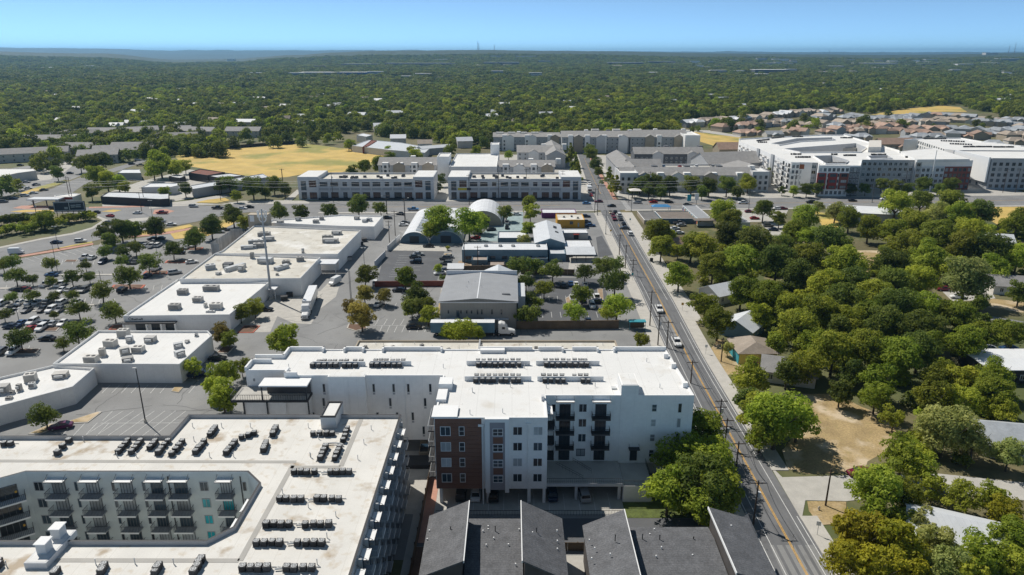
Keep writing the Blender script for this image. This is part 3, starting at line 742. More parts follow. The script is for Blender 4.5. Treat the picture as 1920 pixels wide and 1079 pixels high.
def vent_pipe(p, label, group='roof vent pipes', h=.7, m='galv', r=.06):
    o = MB().tube((0, 0, -.1), (0, 0, h), r, n=6).tube((0, 0, h), (0, 0, h + .08), r * 1.5, n=6).build('vent_pipe', m, None, p)
    return tag(o, label, 'vent pipe', group)

# ------------------------------------------------------------------ the white apartment block in the middle
ZA, ZAR = 17.0, 16.75
wp = [(-51.5, 125.4), (-43.2, 125.4), (-43.2, 123.0), (-13.1, 123.0), (-13.1, 106.5), (6.0, 106.5), (6.0, 114.7), (32.6, 114.7), (31.8, 135.6), (-46.0, 135.6), (-46.0, 131.6), (-51.5, 131.6)]
wa = Bld('apartment_building', 'white five storey apartment building with brown panelled wing in the centre', 'building', (-6, 120))
wa.shell(wp, ZA, 'white_wall', 'roof_white', ZA - ZAR, .3, 3.15, 'white_paint')
def raised(b, name, pts_list, z0, z1, m, t=.35):        # raised runs of parapet
    for pts in pts_list:
        mb = MB()
        for a, c in zip(pts, pts[1:]):
            d = Vector((c[0] - a[0], c[1] - a[1])); d.normalize(); n = Vector((-d.y, d.x)) * (t / 2 + .012); d *= t / 2
            q = [Vector(a[:2]) - d - n, Vector(c[:2]) + d - n, Vector(c[:2]) + d + n, Vector(a[:2]) - d + n]
            mb.prism([(p.x, p.y) for p in q], z0, z1)
        b.part(name, mb, m)
raised(wa, 'parapet', [[(-51.4, 131.4), (-45.9, 131.4), (-45.9, 135.4), (-38.8, 135.4), (-38.8, 134.6)], [(-34.4, 134.6), (-34.4, 135.4), (-30.6, 135.4), (-30.6, 134.6)],
                       [(-26.5, 134.6), (-26.5, 135.4), (-14.5, 135.4), (-14.5, 134.6)], [(-6.5, 135.4), (4, 135.4)], [(5.6, 135.4), (10.4, 135.4), (10.4, 134.6)], [(12.6, 135.4), (17.6, 135.4), (17.6, 134.6)], [(21, 134.6), (21, 135.4), (31.6, 135.4)],
                       [(-51.4, 125.5), (-51.4, 129.2), (-47.8, 129.2)], [(-43.1, 125.2), (-43.1, 123.15), (-41, 123.15)]], ZAR + .01, ZA + .62, 'white_paint')
def bx(b, name, x0, x1, y0, y1, z0, z1, m): return b.part(name, MB().box(x0, x1, y0, y1, z0, z1), m)
bx(wa, 'roof_curb', -6.5, -1.5, 133.9, 135.15, ZAR + .01, ZA + .5, 'white_paint')
bx(wa, 'stair_tower', 19.5, 22.6, 114.62, 119.6, 3.2, 19.0, 'white_wall'); bx(wa, 'tower_roof', 19.7, 22.4, 114.85, 119.4, 19.0, 19.06, 'roof_white')
bx(wa, 'roof_hatch', 18.2, 19.1, 117.4, 118.3, ZAR, ZAR + .3, 'galv')
bx(wa, 'scupper_box', 5.2, 5.75, 112.9, 113.7, ZAR, ZAR + .9, 'grey_wall_light')
for (x, y) in ((31.0, 131.8), (31.5, 127.0), (31.8, 118.6)): bx(wa, 'parapet_post', x - .45, x + .45, y - .4, y + .4, ZAR, ZA + .7, 'white_wall')
# framed white portal on the west edge of the south wing
bx(wa, 'roof_frame', -13.3, -10.9, 117.0, 119.9, ZAR + .01, ZA + 1.1, 'white_paint'); bx(wa, 'roof_frame', -13.3, -11.6, 112.3, 116.4, ZAR + .01, ZA + .4, 'white_paint')
bx(wa, 'roof_frame', -13.5, -9.2, 106.3, 110.4, ZA + .02, ZA + .25, 'white_paint')
# stair bay on the west slab
bx(wa, 'stair_bay', -34.7, -27.7, 121.7, 122.98, 3.2, ZA + .3, 'white_wall'); bx(wa, 'bay_roof', -34.5, -27.9, 121.9, 123.6, ZA + .3, ZA + .36, 'roof_white')
# south wing facade: brown cladding, framed grey bay
YF = 106.5
brn = MB()
for k in range(17): brn.box(-13.0, -5.15, YF - .06, YF - .004, 3.2 + k * .8, 3.2 + (k + 1) * .8 - .035)
wa.part('brown_cladding', brn, 'brown_panel')
bx(wa, 'bay_frame', -4.55, -3.75, YF - .65, YF - .003, 2.75, ZA + .05, 'white_paint'); bx(wa, 'bay_frame', -1.2, -.5, YF - .65, YF - .003, 2.75, ZA + .05, 'white_paint'); bx(wa, 'bay_frame', -3.75, -1.2, YF - .65, YF - .003, ZA - .6, ZA + .05, 'white_paint')
bx(wa, 'bay_panel', -3.75, -1.2, YF - .45, YF - .003, 3.2, ZA - .6, 'lilac_grey')
for z in (6.9, 9.9, 12.9): bx(wa, 'spandrel', -3.2, -1.55, YF - .49, YF - .452, z - .62, z + .62, 'brown_panel')
FL = [3.75, 6.8, 9.85, 12.85]
ZW = [z + 1.62 for z in FL]
for z in ZW:
    window(wa, (-11.25, YF - .062, z), 0, 1.75, 1.75, 2); window(wa, (-8.5, YF - .062, z), 0, .95, 1.75, 1, rail=True)
    window(wa, (-2.4, YF - .452, z), 0, 1.75, 1.4, 2, rail=True); window(wa, (.95, YF - .005, z), 0, 1.62, 1.65, 2, rail=False); window(wa, (4.4, YF - .005, z), 0, 1.6, 1.65, 2)
dp = MB().tube((-5.0, YF - .14, .1), (-5.0, YF - .14, 15.6), .13, n=8); dp.box(-5.7, -4.75, YF - .3, YF - .07, 15.4, 15.8); wa.part('downpipe', dp, 'white_paint')
dp = MB().tube((2.75, YF - .12, .1), (2.75, YF - .12, 15.8), .07, n=6); dp.box(2.3, 3.2, YF - .25, YF - .05, 15.8, 16.0); wa.part('downpipe', dp, 'white_wall')
# recessed facade with two stacks of balconies
YR = 114.7
for i, x in enumerate((9.55, 16.0)):
    for k, z in enumerate(FL):
        if k == 0: window(wa, (x, YR - .01, z + 1.25), 0, 2.0, 2.4, 3, 'charcoal', 'pane_dark', name='door')
        else: balcony(wa, (x, YR, z), 0, 3.3, 1.35, 1.0, 'charcoal', 'black_metal', 'deck_dark', 2.0, 2.35)
    awning(wa, (x, YR, 16.0), 0, 3.3, 1.0, 'white_paint', 'charcoal')
for k, z in enumerate(ZW):
    if k: window(wa, (12.75, YR - .01, z), 0, 1.5, 1.7, 2)
    else: window(wa, (12.6, YR - .01, z), 0, 1.6, 1.5, 2, 'charcoal', 'pane_blind')
    if k > 1: window(wa, (7.5, YR - .01, z), 0, .8, 1.6, 1)
for x in (11.2, 14.5): wa.part('downpipe', MB().tube((x, YR - .1, 3.8), (x, YR - .1, 16.2), .06, n=6), 'white_wall')
for k, z in enumerate(ZW[1:] + [5.2]):
    window(wa, (25.6, YR - .01, z), 0, .95, 1.5, 1, rail=True)
    window(wa, (30.2, YR - .01, z), 0, .7, 1.9, 1)
window(wa, (22.3, YR - .1, 4.9), 0, 1.3, 2.3, 1, 'charcoal', 'pane_dark', name='door'); awning(wa, (22.3, YR - .09, 6.4), 0, 2.0, 1.1, 'charcoal', 'charcoal')
# east-facing balconies of the south wing
for z in FL[1:]: balcony(wa, (6.0, 111.5, z), math.pi / 2, 3.0, 1.4, 1.0, 'charcoal', 'black_metal', 'white_paint', 2.0)
awning(wa, (6.0, 111.5, 15.6), math.pi / 2, 3.0, 1.1, 'white_paint', 'charcoal')
for z in FL: balcony(wa, (-13.1, 112.6, z), -math.pi / 2, 6.5, 1.5, 1.0, 'charcoal', 'galv', 'white_paint', 2.0)
# slit windows of the west slab
YS = 123.0
for (x, zi) in ((-39.3, 3), (-35.9, 3), (-26.4, 3), (-22.6, 3), (-19.8, 3), (-15.6, 3), (-36.2, 2), (-23.4, 2), (-16.7, 2), (-38.4, 1), (-26, 1), (-22.2, 1), (-19.2, 1), (-15.2, 1), (-17.2, 0)):
    window(wa, (x, YS - .01, FL[zi] + 1.5), 0, .5, 1.75, 1, 'grey_wall_light', 'pane_dark'); bx(wa, 'vent_grille', x - .22, x + .22, YS - .04, YS - .003, FL[zi] + .12, FL[zi] + .5, 'grey_wall')
window(wa, (-50.0, 125.38, 14.9), 0, .3, .5, 1, 'charcoal')
for x in (-38.1, -31, -20.4): wa.part('downpipe', MB().tube((x, (YS if x != -31 else 121.7) - .1, 3.3), (x, (YS if x != -31 else 121.7) - .1, 16.4), .06, n=6), 'white_wall')
# terrace on the west end with its canopy
bx(wa, 'terrace_deck', -52.6, -38.2, 119.6, 125.3, 13.0, 13.45, 'charcoal'); bx(wa, 'terrace_floor', -52.4, -38.4, 119.8, 125.2, 13.45, 13.5, 'concrete_plain')
bx(wa, 'canopy', -47.0, -38.0, 119.4, 122.9, 16.3, 16.55, 'white_paint'); bx(wa, 'terrace_screen', -46.6, -38.4, 122.4, 122.9, 13.5, 16.29, 'deck_dark')
rl_ = MB()
for k in range(33): x = -52.5 + k * 14.2 / 32; rl_.box(x - .02, x + .02, 119.62, 119.66, 13.45, 14.5)
for k in range(14): y = 119.6 + k * 5.6 / 13; rl_.box(-52.56, -52.52, y - .02, y + .02, 13.45, 14.5)
rl_.box(-52.6, -38.2, 119.6, 119.68, 14.5, 14.56); rl_.box(-52.6, -52.5, 119.7, 125.2, 14.5, 14.56); wa.part('railing', rl_, 'charcoal')
for (x, y) in ((-46.6, 119.7), (-38.4, 119.7)): bx(wa, 'canopy_post', x - .1, x + .1, y - .1, y + .1, 13.46, 16.29, 'charcoal')
bx(wa, 'terrace_wall', -50.8, -38.5, 120.6, 125.3, .02, 12.98, 'white_wall'); bx(wa, 'terrace_wall', -44.6, -42.6, 120.2, 120.59, .02, 12.98, 'white_wall')
for x in (-50.6, -46.2, -38.4): bx(wa, 'downpipe', x - .1, x + .1, 120.3, 120.58, .05, 12.97, 'charcoal')
# ground floor set back behind columns
bx(wa, 'ground_wall', -50.5, -25.0, 123.6, 135.0, .0, 3.14, 'grey_wall_light'); bx(wa, 'ground_wall', 24.0, 32.0, 116.2, 135.0, 0, 3.14, 'grey_wall_light'); bx(wa, 'ground_wall', -12.6, 23.9, 124.0, 134.6, 0, 3.14, 'grey_wall')
for x in (-12.4, -4.2, 3.0, 5.6):
    for y in (107.1, 114.0): bx(wa, 'column', x - .25, x + .25, y - .25, y + .25, 0, 3.14, 'white_wall')
for x in (-24.5, -14): bx(wa, 'column', x - .3, x + .3, 123.3, 123.9, 0, 3.14, 'white_wall')
bx(wa, 'podium', 6.05, 19.4, 107.4, 114.68, 2.95, 3.55, 'grey_wall_light'); bx(wa, 'podium_deck', 6.1, 19.4, 107.5, 114.67, 3.55, 3.6, 'concrete')
for x in (11.3, 18.9): bx(wa, 'column', x - .25, x + .25, 107.8, 108.3, 0, 2.94, 'grey_wall_light')
rl_ = MB(); rl_.box(6.1, 19.4, 107.45, 107.5, 4.55, 4.6); rl_.box(6.1, 19.4, 107.45, 107.5, 4.0, 4.03)
for k in range(40): x = 6.2 + k * 13.1 / 39; rl_.box(x - .015, x + .015, 107.46, 107.49, 3.6, 4.55)
for (x0, y0, x1, y1) in ((8.0, 113.0, 12.5, 108.4), (11.2, 114.2, 14.2, 110.5)):
    for h in (4.1, 4.5): rl_.tube((x0, y0, h), (x1, y1, h), .03, n=4)
    for k in range(9): t = k / 8; rl_.tube((x0 + (x1 - x0) * t, y0 + (y1 - y0) * t, 3.6), (x0 + (x1 - x0) * t, y0 + (y1 - y0) * t, 4.5), .02, n=4)
wa.part('railing', rl_, 'charcoal')
bx(wa, 'entrance_block', 19.5, 24.6, 107.2, 114.55, 0, 3.2, 'white_wall'); bx(wa, 'entrance_deck', 19.6, 24.5, 107.3, 114.5, 3.2, 3.25, 'concrete')
rl_ = MB(); rl_.box(24.5, 24.56, 107.3, 114.4, 4.2, 4.26); rl_.box(19.5, 24.5, 107.22, 107.28, 4.2, 4.26)
for k in range(20): rl_.box(24.52, 24.55, 107.4 + k * .36, 107.43 + k * .36, 3.25, 4.2); rl_.box(19.6 + k * .25, 19.63 + k * .25, 107.23, 107.26, 3.25, 4.2)
wa.part('railing', rl_, 'charcoal')
sheet('undercroft_floor', [Vector(p + (0,)) for p in ((-24, 103.6), (24.6, 103.6), (24.6, 124), (-24, 124))], ZL + .02, 'concrete_plain')
ln = MB()
for k in range(12): strip(ln, [(-9.4 + k * 2.65, 104.4), (-9.4 + k * 2.65, 109.6)], .1, ZL + .036)
ln.build('stall_line', 'road_white', lot)
# screen walls and condensers on its roof
def screen(x0, x1, y, k): tag(MB().box(x0, x1, y - .1, y + .1, ZAR - .02, ZAR + .95).build('screen_wall', 'white_paint'), f'low white screen wall between condenser rows on white roof, {k}', 'screen wall', 'roof screen walls')
rows_ = (('w', 668, 1060, 265, 'north-west left', [703, 745, 785, 828, 872, 910, 977, 1020], 208, [675, 718, 760, 805, 850, 908, 952, 995], 275),
         ('w', 1100, 1405, 262, 'north-west right', [1133, 1172, 1213, 1257, 1300, 1342], 208, [1110, 1153, 1196, 1240, 1283, 1325], 275),
         ('v', 140, 615, 180, 'back left', [227, 268, 310, 355, 398, 440, 485, 530], 122, [227, 268, 310, 355, 398, 440, 487, 532], 190),
         ('v', 660, 1135, 180, 'back right', [732, 776, 820, 863, 905, 950, 992, 1033], 124, [735, 778, 824, 867, 910, 953, 997, 1040], 190),
         ('v', 125, 625, 297, 'front left', [215, 260, 304, 350, 394, 437, 482, 528], 238, [212, 258, 303, 345, 393, 437, 487, 533], 310),
         ('v', 670, 1165, 298, 'front right', [720, 765, 809, 855, 950, 994, 1038], 240, [727, 770, 818, 865, 1005, 1050], 310))
for (t, x0, x1, y, nm, us, yu, ds, yd) in rows_:
    a, b = T(t, x0, y, ZAR), T(t, x1, y, ZAR); screen(a.x, b.x, a.y, nm)
    for row, xs_, dy, wh in (('behind', us, 1.0, 'far'), ('before', ds, -.75, 'near')):
        for k, x in enumerate(xs_):
            p = T(t, x, y, ZAR); condenser((p.x, a.y + dy, ZAR), f'black condenser {row} the {nm} screen wall on white roof, {ordinal(k, len(xs_))}', 'condensers on the white apartment roof')
for k, (t, x, y) in enumerate((('v', 183, 385), ('v', 410, 538), ('v', 165, 548), ('v', 737, 352), ('v', 1104, 342), ('v', 468, 345), ('v', 1490, 155), ('v', 1588, 350), ('w', 1645, 280), ('w', 1862, 460), ('v', 573, 205), ('w', 487, 280))):
    vent_pipe(T(t, x, y, ZAR), 'thin vent pipe on the white apartment roof', h=.75)

# low flat building behind it
lb = poly_building('low_commercial_building', 'low flat building with gravelly cream roof behind the white apartments', 'building', rect(xat(672, 169, 5), xat(1154, 169, 5), 152, 169), 5.2, 'tan_wall', 'roof_cream', .5)
for k in range(26):
    x = -37 + k * 2.4 + rnd.uniform(-.5, .5); y = rnd.uniform(164, 167.5)
    if k % 3 == 0: package_unit((x, y - 1, 4.7), (.9, .7, .7), rnd.uniform(0, 1), 'small roof fan on the low cream roof behind the white apartments', 'small fans on the low roof', 'unit_grey')
    else: vent_pipe((x, y, 4.7), 'thin pipe on the low cream roof', 'pipes on the low roof', .6)
bx(lb, 'parapet_divider', -8.4, -8.0, 152.4, 168.6, 4.71, 5.6, 'grey_wall')

# ------------------------------------------------------------------ the grey apartment block at lower left with its court
ZB, ZBR = 14.0, 13.35
outer = [(-125, 105.8), (-57.6, 105.8), (-57.6, 113.2), (-19.7, 113.2), (-19.9, 62.0), (-125, 62.0)]
hole = [(-40.4, 78.8), (-37.9, 81.6), (-37.9, 91.9), (-40.7, 94.9), (-74.8, 94.9), (-84.5, 88.0), (-84.5, 78.7)]
lap = Bld('apartment_building', 'grey four storey apartment building around an open court at lower left', 'building', (-60, 88))
def ring_shell(b, out, hols, z, zr, wall, inner, roof, cap, t=.32):
    if not isinstance(hols[0], list): hols = [hols]
    out = ccw(out); hols = [ccw(h) for h in hols]; oi = inset(out, t); his = [inset(h, -t) for h in hols]; mb = MB()
    for pts, inn, flip in [(out, oi, 0)] + [(h, i, 1) for h, i in zip(hols, his)]:
        n = len(pts)
        for k in range(n):
            j = (k + 1) % n; a, c, d, e = pts[k], pts[j], inn[j], inn[k]
            f = [[(*a, 0), (*c, 0), (*c, z), (*a, z)], [(*a, z), (*c, z), (*d, z), (*e, z)], [(*e, z), (*d, z), (*d, zr), (*e, zr)]]
            for i, q in enumerate(f): mb.quad(*(q[::-1] if flip else q), (1 if i == 1 else (2 if flip and i == 0 else 0)))
    b.part('wall', mb, [wall, cap, inner])
    bm = bmesh.new()
    def loop(pts):
        vs = [bm.verts.new((p[0] - b.o.x, p[1] - b.o.y, zr)) for p in pts]
        return [bm.edges.new((vs[k], vs[(k + 1) % len(vs)])) for k in range(len(vs))]
    es = loop(oi)
    for h in his: es += loop(h)
    bmesh.ops.triangle_fill(bm, edges=es, use_beauty=True, normal=(0, 0, 1))
    for f in bm.faces:
        if f.normal.z < 0: f.normal_flip()
    me = bpy.data.meshes.new('roof'); bm.to_mesh(me); bm.free(); me.materials.append(M[roof]); link('roof', me, b.root)
ring_shell(lap, outer, hole, ZB, ZBR, 'grey_wall', 'grey_wall_court' if 'grey_wall_court' in M else defm('grey_wall_court', (0.60, 0.645, 0.64), var=0.05) and 'grey_wall_court', 'roof_stained', 'charcoal')
sheet('court_floor', [Vector((*p, 0)) for p in hole], .05, 'concrete_plain')
# dividing wall and paving strips on the roof
wk = MB()
for pts in ([T('G', -300, 436, ZBR), T('G', 1665, 443, ZBR)], [T('G', 1648, 458, ZBR), T('G', 1350, 1000, ZBR)], [T('G', 1345, 998, ZBR), T('G', 300, 996, ZBR)], [T('w', 1035, 650, ZBR), T('w', 878, 1020, ZBR)], [T('w', 870, 1025, ZBR), T('w', 500, 1025, ZBR)]):
    strip(wk, pts, .75, ZBR + .03)
lap.part('walkway_pad', wk, 'roof_walk')
# court facade: windows, balconies and awnings
YC = 94.9
CFL = [z - 3.02 * k for k, z in enumerate([10.05] * 4)]
def cx(u, z): return xat(u / 3.0, YC, z)
for k, z in enumerate(CFL):
    if z < .5: z = .95
    for (g, w) in ((335, 3.0), (525, 2.9), (715, 2.8), (885, 2.7), (1020, 3.0), (1275, 2.5)):
        x = xat(g / 3.0 + (z - 10) * -1.0 * 0, YC, z + 1)
        gx = xat((g + (335 - g) * 0) / 3.0, YC, 11)
        balcony(lap, (gx, YC, z), 0, w, 1.5, 1.05, 'grey_wall', 'grey_dark', 'white_paint', w * .68, 2.3, 'grey_dark', 'pane_cyan' if g == 1275 and k == 1 else rnd.choice(['pane_blue', 'pane_blue', 'pane_blind']), 4)
        if k == 0: awning(lap, (gx, YC, 12.75), 0, w, 1.2, 'white_paint', 'charcoal')
    for (g, w, m_) in ((222, 1.45, 2), (432, .5, 1), (640, .5, 1), (812, .5, 1), (1150, 1.3, 2), (1378, .55, 1)):
        window(lap, (xat(g / 3.0, YC, 11), YC - .01, z + 1.35), 0, w, 1.6, m_, 'grey_wall', 'pane_cyan' if (g == 1150 and k > 0) else rnd.choice(['pane_blue', 'pane_dark']))
for g in (945, 1352): lap.part('downpipe', MB().tube((xat(g / 3, YC, 13), YC - .12, .2), (xat(g / 3, YC, 13), YC - .12, 13.2), .08, n=6), 'charcoal')
# chamfered west side of the court: deep open galleries
a_, b_ = Vector((-84.5, 88.0)), Vector((-74.8, 94.9)); dd = (b_ - a_).normalized(); ang = math.atan2(dd.y, dd.x); L_ = (b_ - a_).length
for z in (10.1, 7.1, 4.1, 1.0):
    for s in (.28, .74):
        p = a_ + dd * (L_ * s); balcony(lap, (p.x, p.y, z), ang, 5.0, 1.6, 1.05, 'grey_wall_light', 'black_metal', 'white_paint', 3.4, 2.3, 'grey_dark', 'pane_dark', 4)
        bx(lap, 'gallery_lamp', p.x + 1.9, p.x + 2.15, p.y - .4, p.y - .2, z + 1.6, z + 1.9, 'yellow_wall') if s > .5 else None
for k in range(2): awning(lap, (-37.9, 83.5 + k * 4.6, 12.6), -math.pi / 2, 3.2, 1.1, 'white_paint', 'charcoal')
# east facade: stepped balconies with white awnings
for i in range(10):
    y = 109.2 - i * 3.95
    for k, z in enumerate((10.05, 7.0, 4.0, 1.0)):
        balcony(lap, (-19.75, y, z), math.pi / 2, 2.3, 1.5, 1.0, 'grey_wall', 'grey_wall', 'white_paint', 1.7, 2.2, 'grey_dark', 'pane_blue')
    awning(lap, (-19.75, y - .2, 12.7), math.pi / 2, 2.3, 1.2, 'white_paint', 'charcoal')
    bx(lap, 'party_fin', -19.7, -19.2, y + 1.75, y + 2.0, 1.0, 13.6, 'grey_wall')
# penthouses on the roof
pf = T('w', 728, 738, ZBR); zt = zat(780.5, pf.y)
x0, x1 = xat(600.3, pf.y, zt), xat(628.8, pf.y, zt)
yb = G(650, 752.5, zt).y
bx(lap, 'stair_penthouse', x0, x1, pf.y, yb, ZBR + .01, zt - .3, 'grey_wall_light')
pm = MB();
for q in ((x0, x1, pf.y - .02, pf.y + .2), (x0, x1, yb - .2, yb), (x0, x0 + .2, pf.y + .2, yb - .2), (x1 - .2, x1, pf.y + .2, yb - .2)): pm.box(*q, zt - .299, zt)
lap.part('penthouse_rim', pm, 'charcoal'); bx(lap, 'penthouse_roof', x0 + .21, x1 - .21, pf.y + .21, yb - .21, zt - .298, zt - .25, 'roof_white')
p1 = T('G', 150, 1045, ZBR); zt = zat(719 + 1012 / 3, p1.y)
x0, x1 = xat(44, p1.y, zt), xat(86, p1.y, zt); q1 = T('G', 395, 855, zt)
bx(lap, 'lift_penthouse', x0, x1, p1.y, p1.y + 6.6, ZBR + .01, zt, 'grey_wall_light'); bx(lap, 'penthouse_roof', x0 + .2, x1 - .2, p1.y + .2, p1.y + 6.4, zt, zt + .03, 'roof_white')
for dy in (1.6, 4.6): bx(lap, 'vent_box', x0 + .7, x1 - .9, p1.y + dy, p1.y + dy + 1.4, zt + .03, zt + 1.5, 'grey_wall_light'); bx(lap, 'vent_cap', x0 + .55, x1 - .75, p1.y + dy - .15, p1.y + dy + 1.55, zt + 1.5, zt + 1.62, 'white_paint')
# its condensers
def crow(t, a, b, n, where):
    pa, pb = T(t, *a, ZBR), T(t, *b, ZBR); e_ = (pb - pa).normalized(); o_ = Vector((-e_.y, e_.x, 0)) * .62
    tag(MB().tube(pa + o_ - e_ * .4 + Vector((0, 0, .1)), pb + o_ + e_ * .9 + Vector((0, 0, .1)), .06, n=5).build('conduit', 'galv'), f'thin conduit pipe beside condensers in {where}', 'pipe', 'roof conduits')
    for k in range(n):
        p = pa.lerp(pb, k / (n - 1) if n > 1 else 0); condenser((p.x, p.y, ZBR), s=1.02, label=f'black condenser in {where} on grey roof, {ordinal(k, n) if abs(pb.x - pa.x) > 2 else ["nearest", "second from near end", "second from far end" if n == 4 else "farthest", "farthest"][k if n != 2 else 3 * k]}', group='condensers on the grey apartment roof')
diag = (((25, 352), (62, 352), 2, 'pair at the left edge'), ((325, 402), (388, 336), 3, 'first slanted row from left'), ((668, 398), (722, 336), 4, 'second slanted row from left'), ((740, 400), (792, 338), 4, 'third slanted row from left'), ((845, 375), (875, 340), 3, 'fourth slanted row from left'),
        ((895, 402), (944, 340), 4, 'fifth slanted row from left'), ((970, 410), (1026, 342), 4, 'sixth slanted row from left'), ((1104, 400), (1150, 342), 4, 'seventh slanted row'), ((1184, 300), (1212, 262), 4, 'slanted northern row'), ((1276, 402), (1322, 345), 4, 'eighth slanted row'),
        ((1360, 316), (1432, 293), 3, 'loose row of three'), ((1484, 388), (1500, 345), 4, 'ninth slanted row'), ((1534, 300), (1552, 264), 4, 'slanted penthouse row'))
for a, b, n, w in diag: crow('G', a, b, n, w)
crow('w', (672, 790), (815, 790), 4, 'row before stair penthouse'); crow('w', (895, 840), (925, 752), 4, 'row right of penthouse'); crow('w', (725, 975), (762, 892), 4, 'left looped pipe row'); crow('w', (835, 975), (872, 892), 4, 'right looped pipe row')
for y, xs, nm in ((512, (1655, 1692, 1730, 1768), 'first'), (512, (1858, 1893, 1930, 1966), 'first'), (665, (1575, 1612, 1652, 1693), 'second'), (665, (1783, 1825, 1867, 1908), 'second'), (808, (1500, 1543, 1585, 1627), 'third'), (808, (1722, 1765, 1808, 1850), 'third'),
                  (912, (1447, 1490, 1535, 1577), 'fourth'), (912, (1678, 1722, 1768, 1810), 'fourth'), (1055, (1370, 1415, 1465, 1507), 'fifth'), (1055, (1613, 1660, 1707, 1755), 'fifth')):
    side = 'left' if y == 512 and xs[0] == 1655 or xs[0] in (1575, 1500, 1447, 1370) else 'right'
    crow('G', (xs[0], y), (xs[3], y), 4, f'{side} half of {nm} east row')
    if side == 'left':
        pa = T('G', xs[3] + 40, y, ZBR); dk = MB().tube((0, 0, .25), (3.2 if y < 600 else 2.4, .3, .28), .12, n=6).tube((.2, .5, .2), (2.2, .1, .2), .08, n=6)
        tag(dk.build('refrigerant_line_bundle', 'galv', None, pa), f'silver pipe bundle between the condensers of the {nm} row on the east wing', 'pipes', 'pipe bundles on the grey apartment roof')
crow('G', (305, 1085), (318, 1070), 2, 'pair at the lower edge, left'); crow('G', (570, 1075), (592, 1040), 3, 'three at the lower edge, middle'); crow('G', (875, 1075), (895, 1040), 3, 'three at the lower edge, right'); crow('G', (1095, 1075), (1135, 1005), 4, 'slanted row at the lower edge')
crow('G', (-10, 1040), (-5, 1020), 2, 'pair at the lower left corner')
lp = MB()
for k in range(10): a0, a1 = math.pi * k / 10, math.pi * (k + 1) / 10; lp.tube((1.6 * math.cos(a0), .7 * math.sin(a0), .3), (1.6 * math.cos(a1), .7 * math.sin(a1), .3), .13, n=6)
tag(lp.build('looped_duct', 'galv', None, T('w', 820, 872, ZBR)), 'arched silver duct joining two condenser rows on the grey apartment roof', 'duct')
for (x, y) in ((1085, 248), (1092, 325), (1248, 248), (1410, 248), (1735, 250), (1590, 620), (1735, 700), (1890, 750), (1840, 870), (1785, 1020), (540, 1020), (760, 1015), (978, 1018), (470, 325), (768, 415), (1315, 415), (1180, 415), (1745, 415), (38, 1030), (660, 415)):
    vent_pipe(T('G', x, y, ZBR), 'thin vent pipe on the stained grey apartment roof', h=.8)
for (x, y) in ((1105, 745), (1050, 850), (1005, 970), (710, 815), (652, 955)): vent_pipe(T('w', x, y, ZBR), 'thin vent pipe on the stained grey apartment roof', h=.8)

# ------------------------------------------------------------------ dark shingled townhouses at the bottom
def shed_tower(root, o, u0, v0, u1, v1, Y, Y1, hi, white='white_paint'):
    """roof between two eaves: (u0,v0) and (u1,v1) are its far corners"""
    z0, z1 = zat(v0, Y), zat(v1, Y); x0, x1 = xat(u0, Y, z0), xat(u1, Y, z1)
    t = .25; r = MB(); f = lambda x, y, z: (x - o[0], y - o[1], z)
    A = [f(x0, Y1, z0), f(x1, Y1, z1), f(x1, Y, z1), f(x0, Y, z0)]
    r.poly(A); B = [(p[0], p[1], p[2] - t) for p in A]; r.poly(B[::-1])
    for k in range(4): j = (k + 1) % 4; r.quad(B[k], B[j], A[j], A[k])
    rf = r.build('roof', 'shingle_dark', root)
    w = MB(); e = .3; B0 = z0 - t - .02 + (z1 - z0) * e / (x1 - x0); B1 = z1 - t - .02 - (z1 - z0) * e / (x1 - x0)
    P = [(x0 + e, Y1 + .5, B0), (x1 - e, Y1 + .5, B1), (x1 - e, Y - .4, B1), (x0 + e, Y - .4, B0)]
    for k in range(4):
        j = (k + 1) % 4; a, b = P[k], P[j]; w.quad(f(a[0], a[1], 0), f(b[0], b[1], 0), f(*b), f(*a))
    w.build('wall', 'deck_dark', root)
    xh = x1 if z1 > z0 else x0; zh = max(z0, z1); s = 1 if z1 > z0 else -1
    MB().box(xh - o[0] - (.01 if s > 0 else .12), xh - o[0] + (.12 if s > 0 else .01), Y1 - o[1] - .03, Y - o[1] + .03, zh - .34, zh + .05).build('fascia', white, root)
    return x0, x1, z0, z1
def low_roof(root, o, x0, x1, Y, Ym, Y1, z, zr, wall='deck_dark'):
    r = MB(); f = lambda x, y, z_: (x - o[0], y - o[1], z_)
    r.quad(f(x0, Ym, zr), f(x1, Ym, zr), f(x1, Y, z), f(x0, Y, z)); r.quad(f(x0, Y1, zr - .7), f(x1, Y1, zr - .7), f(x1, Ym, zr), f(x0, Ym, zr))
    r.quad(f(x1, Y, z - .25), f(x0, Y, z - .25), f(x0, Y, z), f(x1, Y, z)); r.quad(f(x0, Y1, zr - 1), f(x1, Y1, zr - 1), f(x1, Y1, zr - .7), f(x0, Y1, zr - .7))
    r.build('roof', 'shingle_dark', root)
    MB().box(x0 - o[0] + .1, x1 - o[0] - .1, Y1 - o[1] + .4, Y - o[1] - .3, 0, z - .3).build('wall', wall, root)
def small_vents(root_label, pts):
    for (t, x, y, z, h) in pts: vent_pipe(T(t, x, y, z), root_label, 'townhouse roof vents', h, 'black_metal' if h > .4 else 'white_paint', .07)
o1 = (-2, 85); th1 = thing('townhouse', 'dark shingled townhouse with two tilted roofs, left of the paved gap', 'house', (*o1, 0))
a0 = shed_tower(th1, o1, 805, 967.5, 879.5, 939, 93, 79.4, 1); b0 = shed_tower(th1, o1, 977.5, 939, 1054, 972.5, 93, 79.4, -1)
low_roof(th1, o1, a0[1] - .1, b0[0] + .1, 93.4, 90.3, 78.0, 6.6, 7.1)
o2 = (20, 85); th2 = thing('townhouse', 'dark shingled townhouse with two tilted roofs, beside the street', 'house', (*o2, 0))
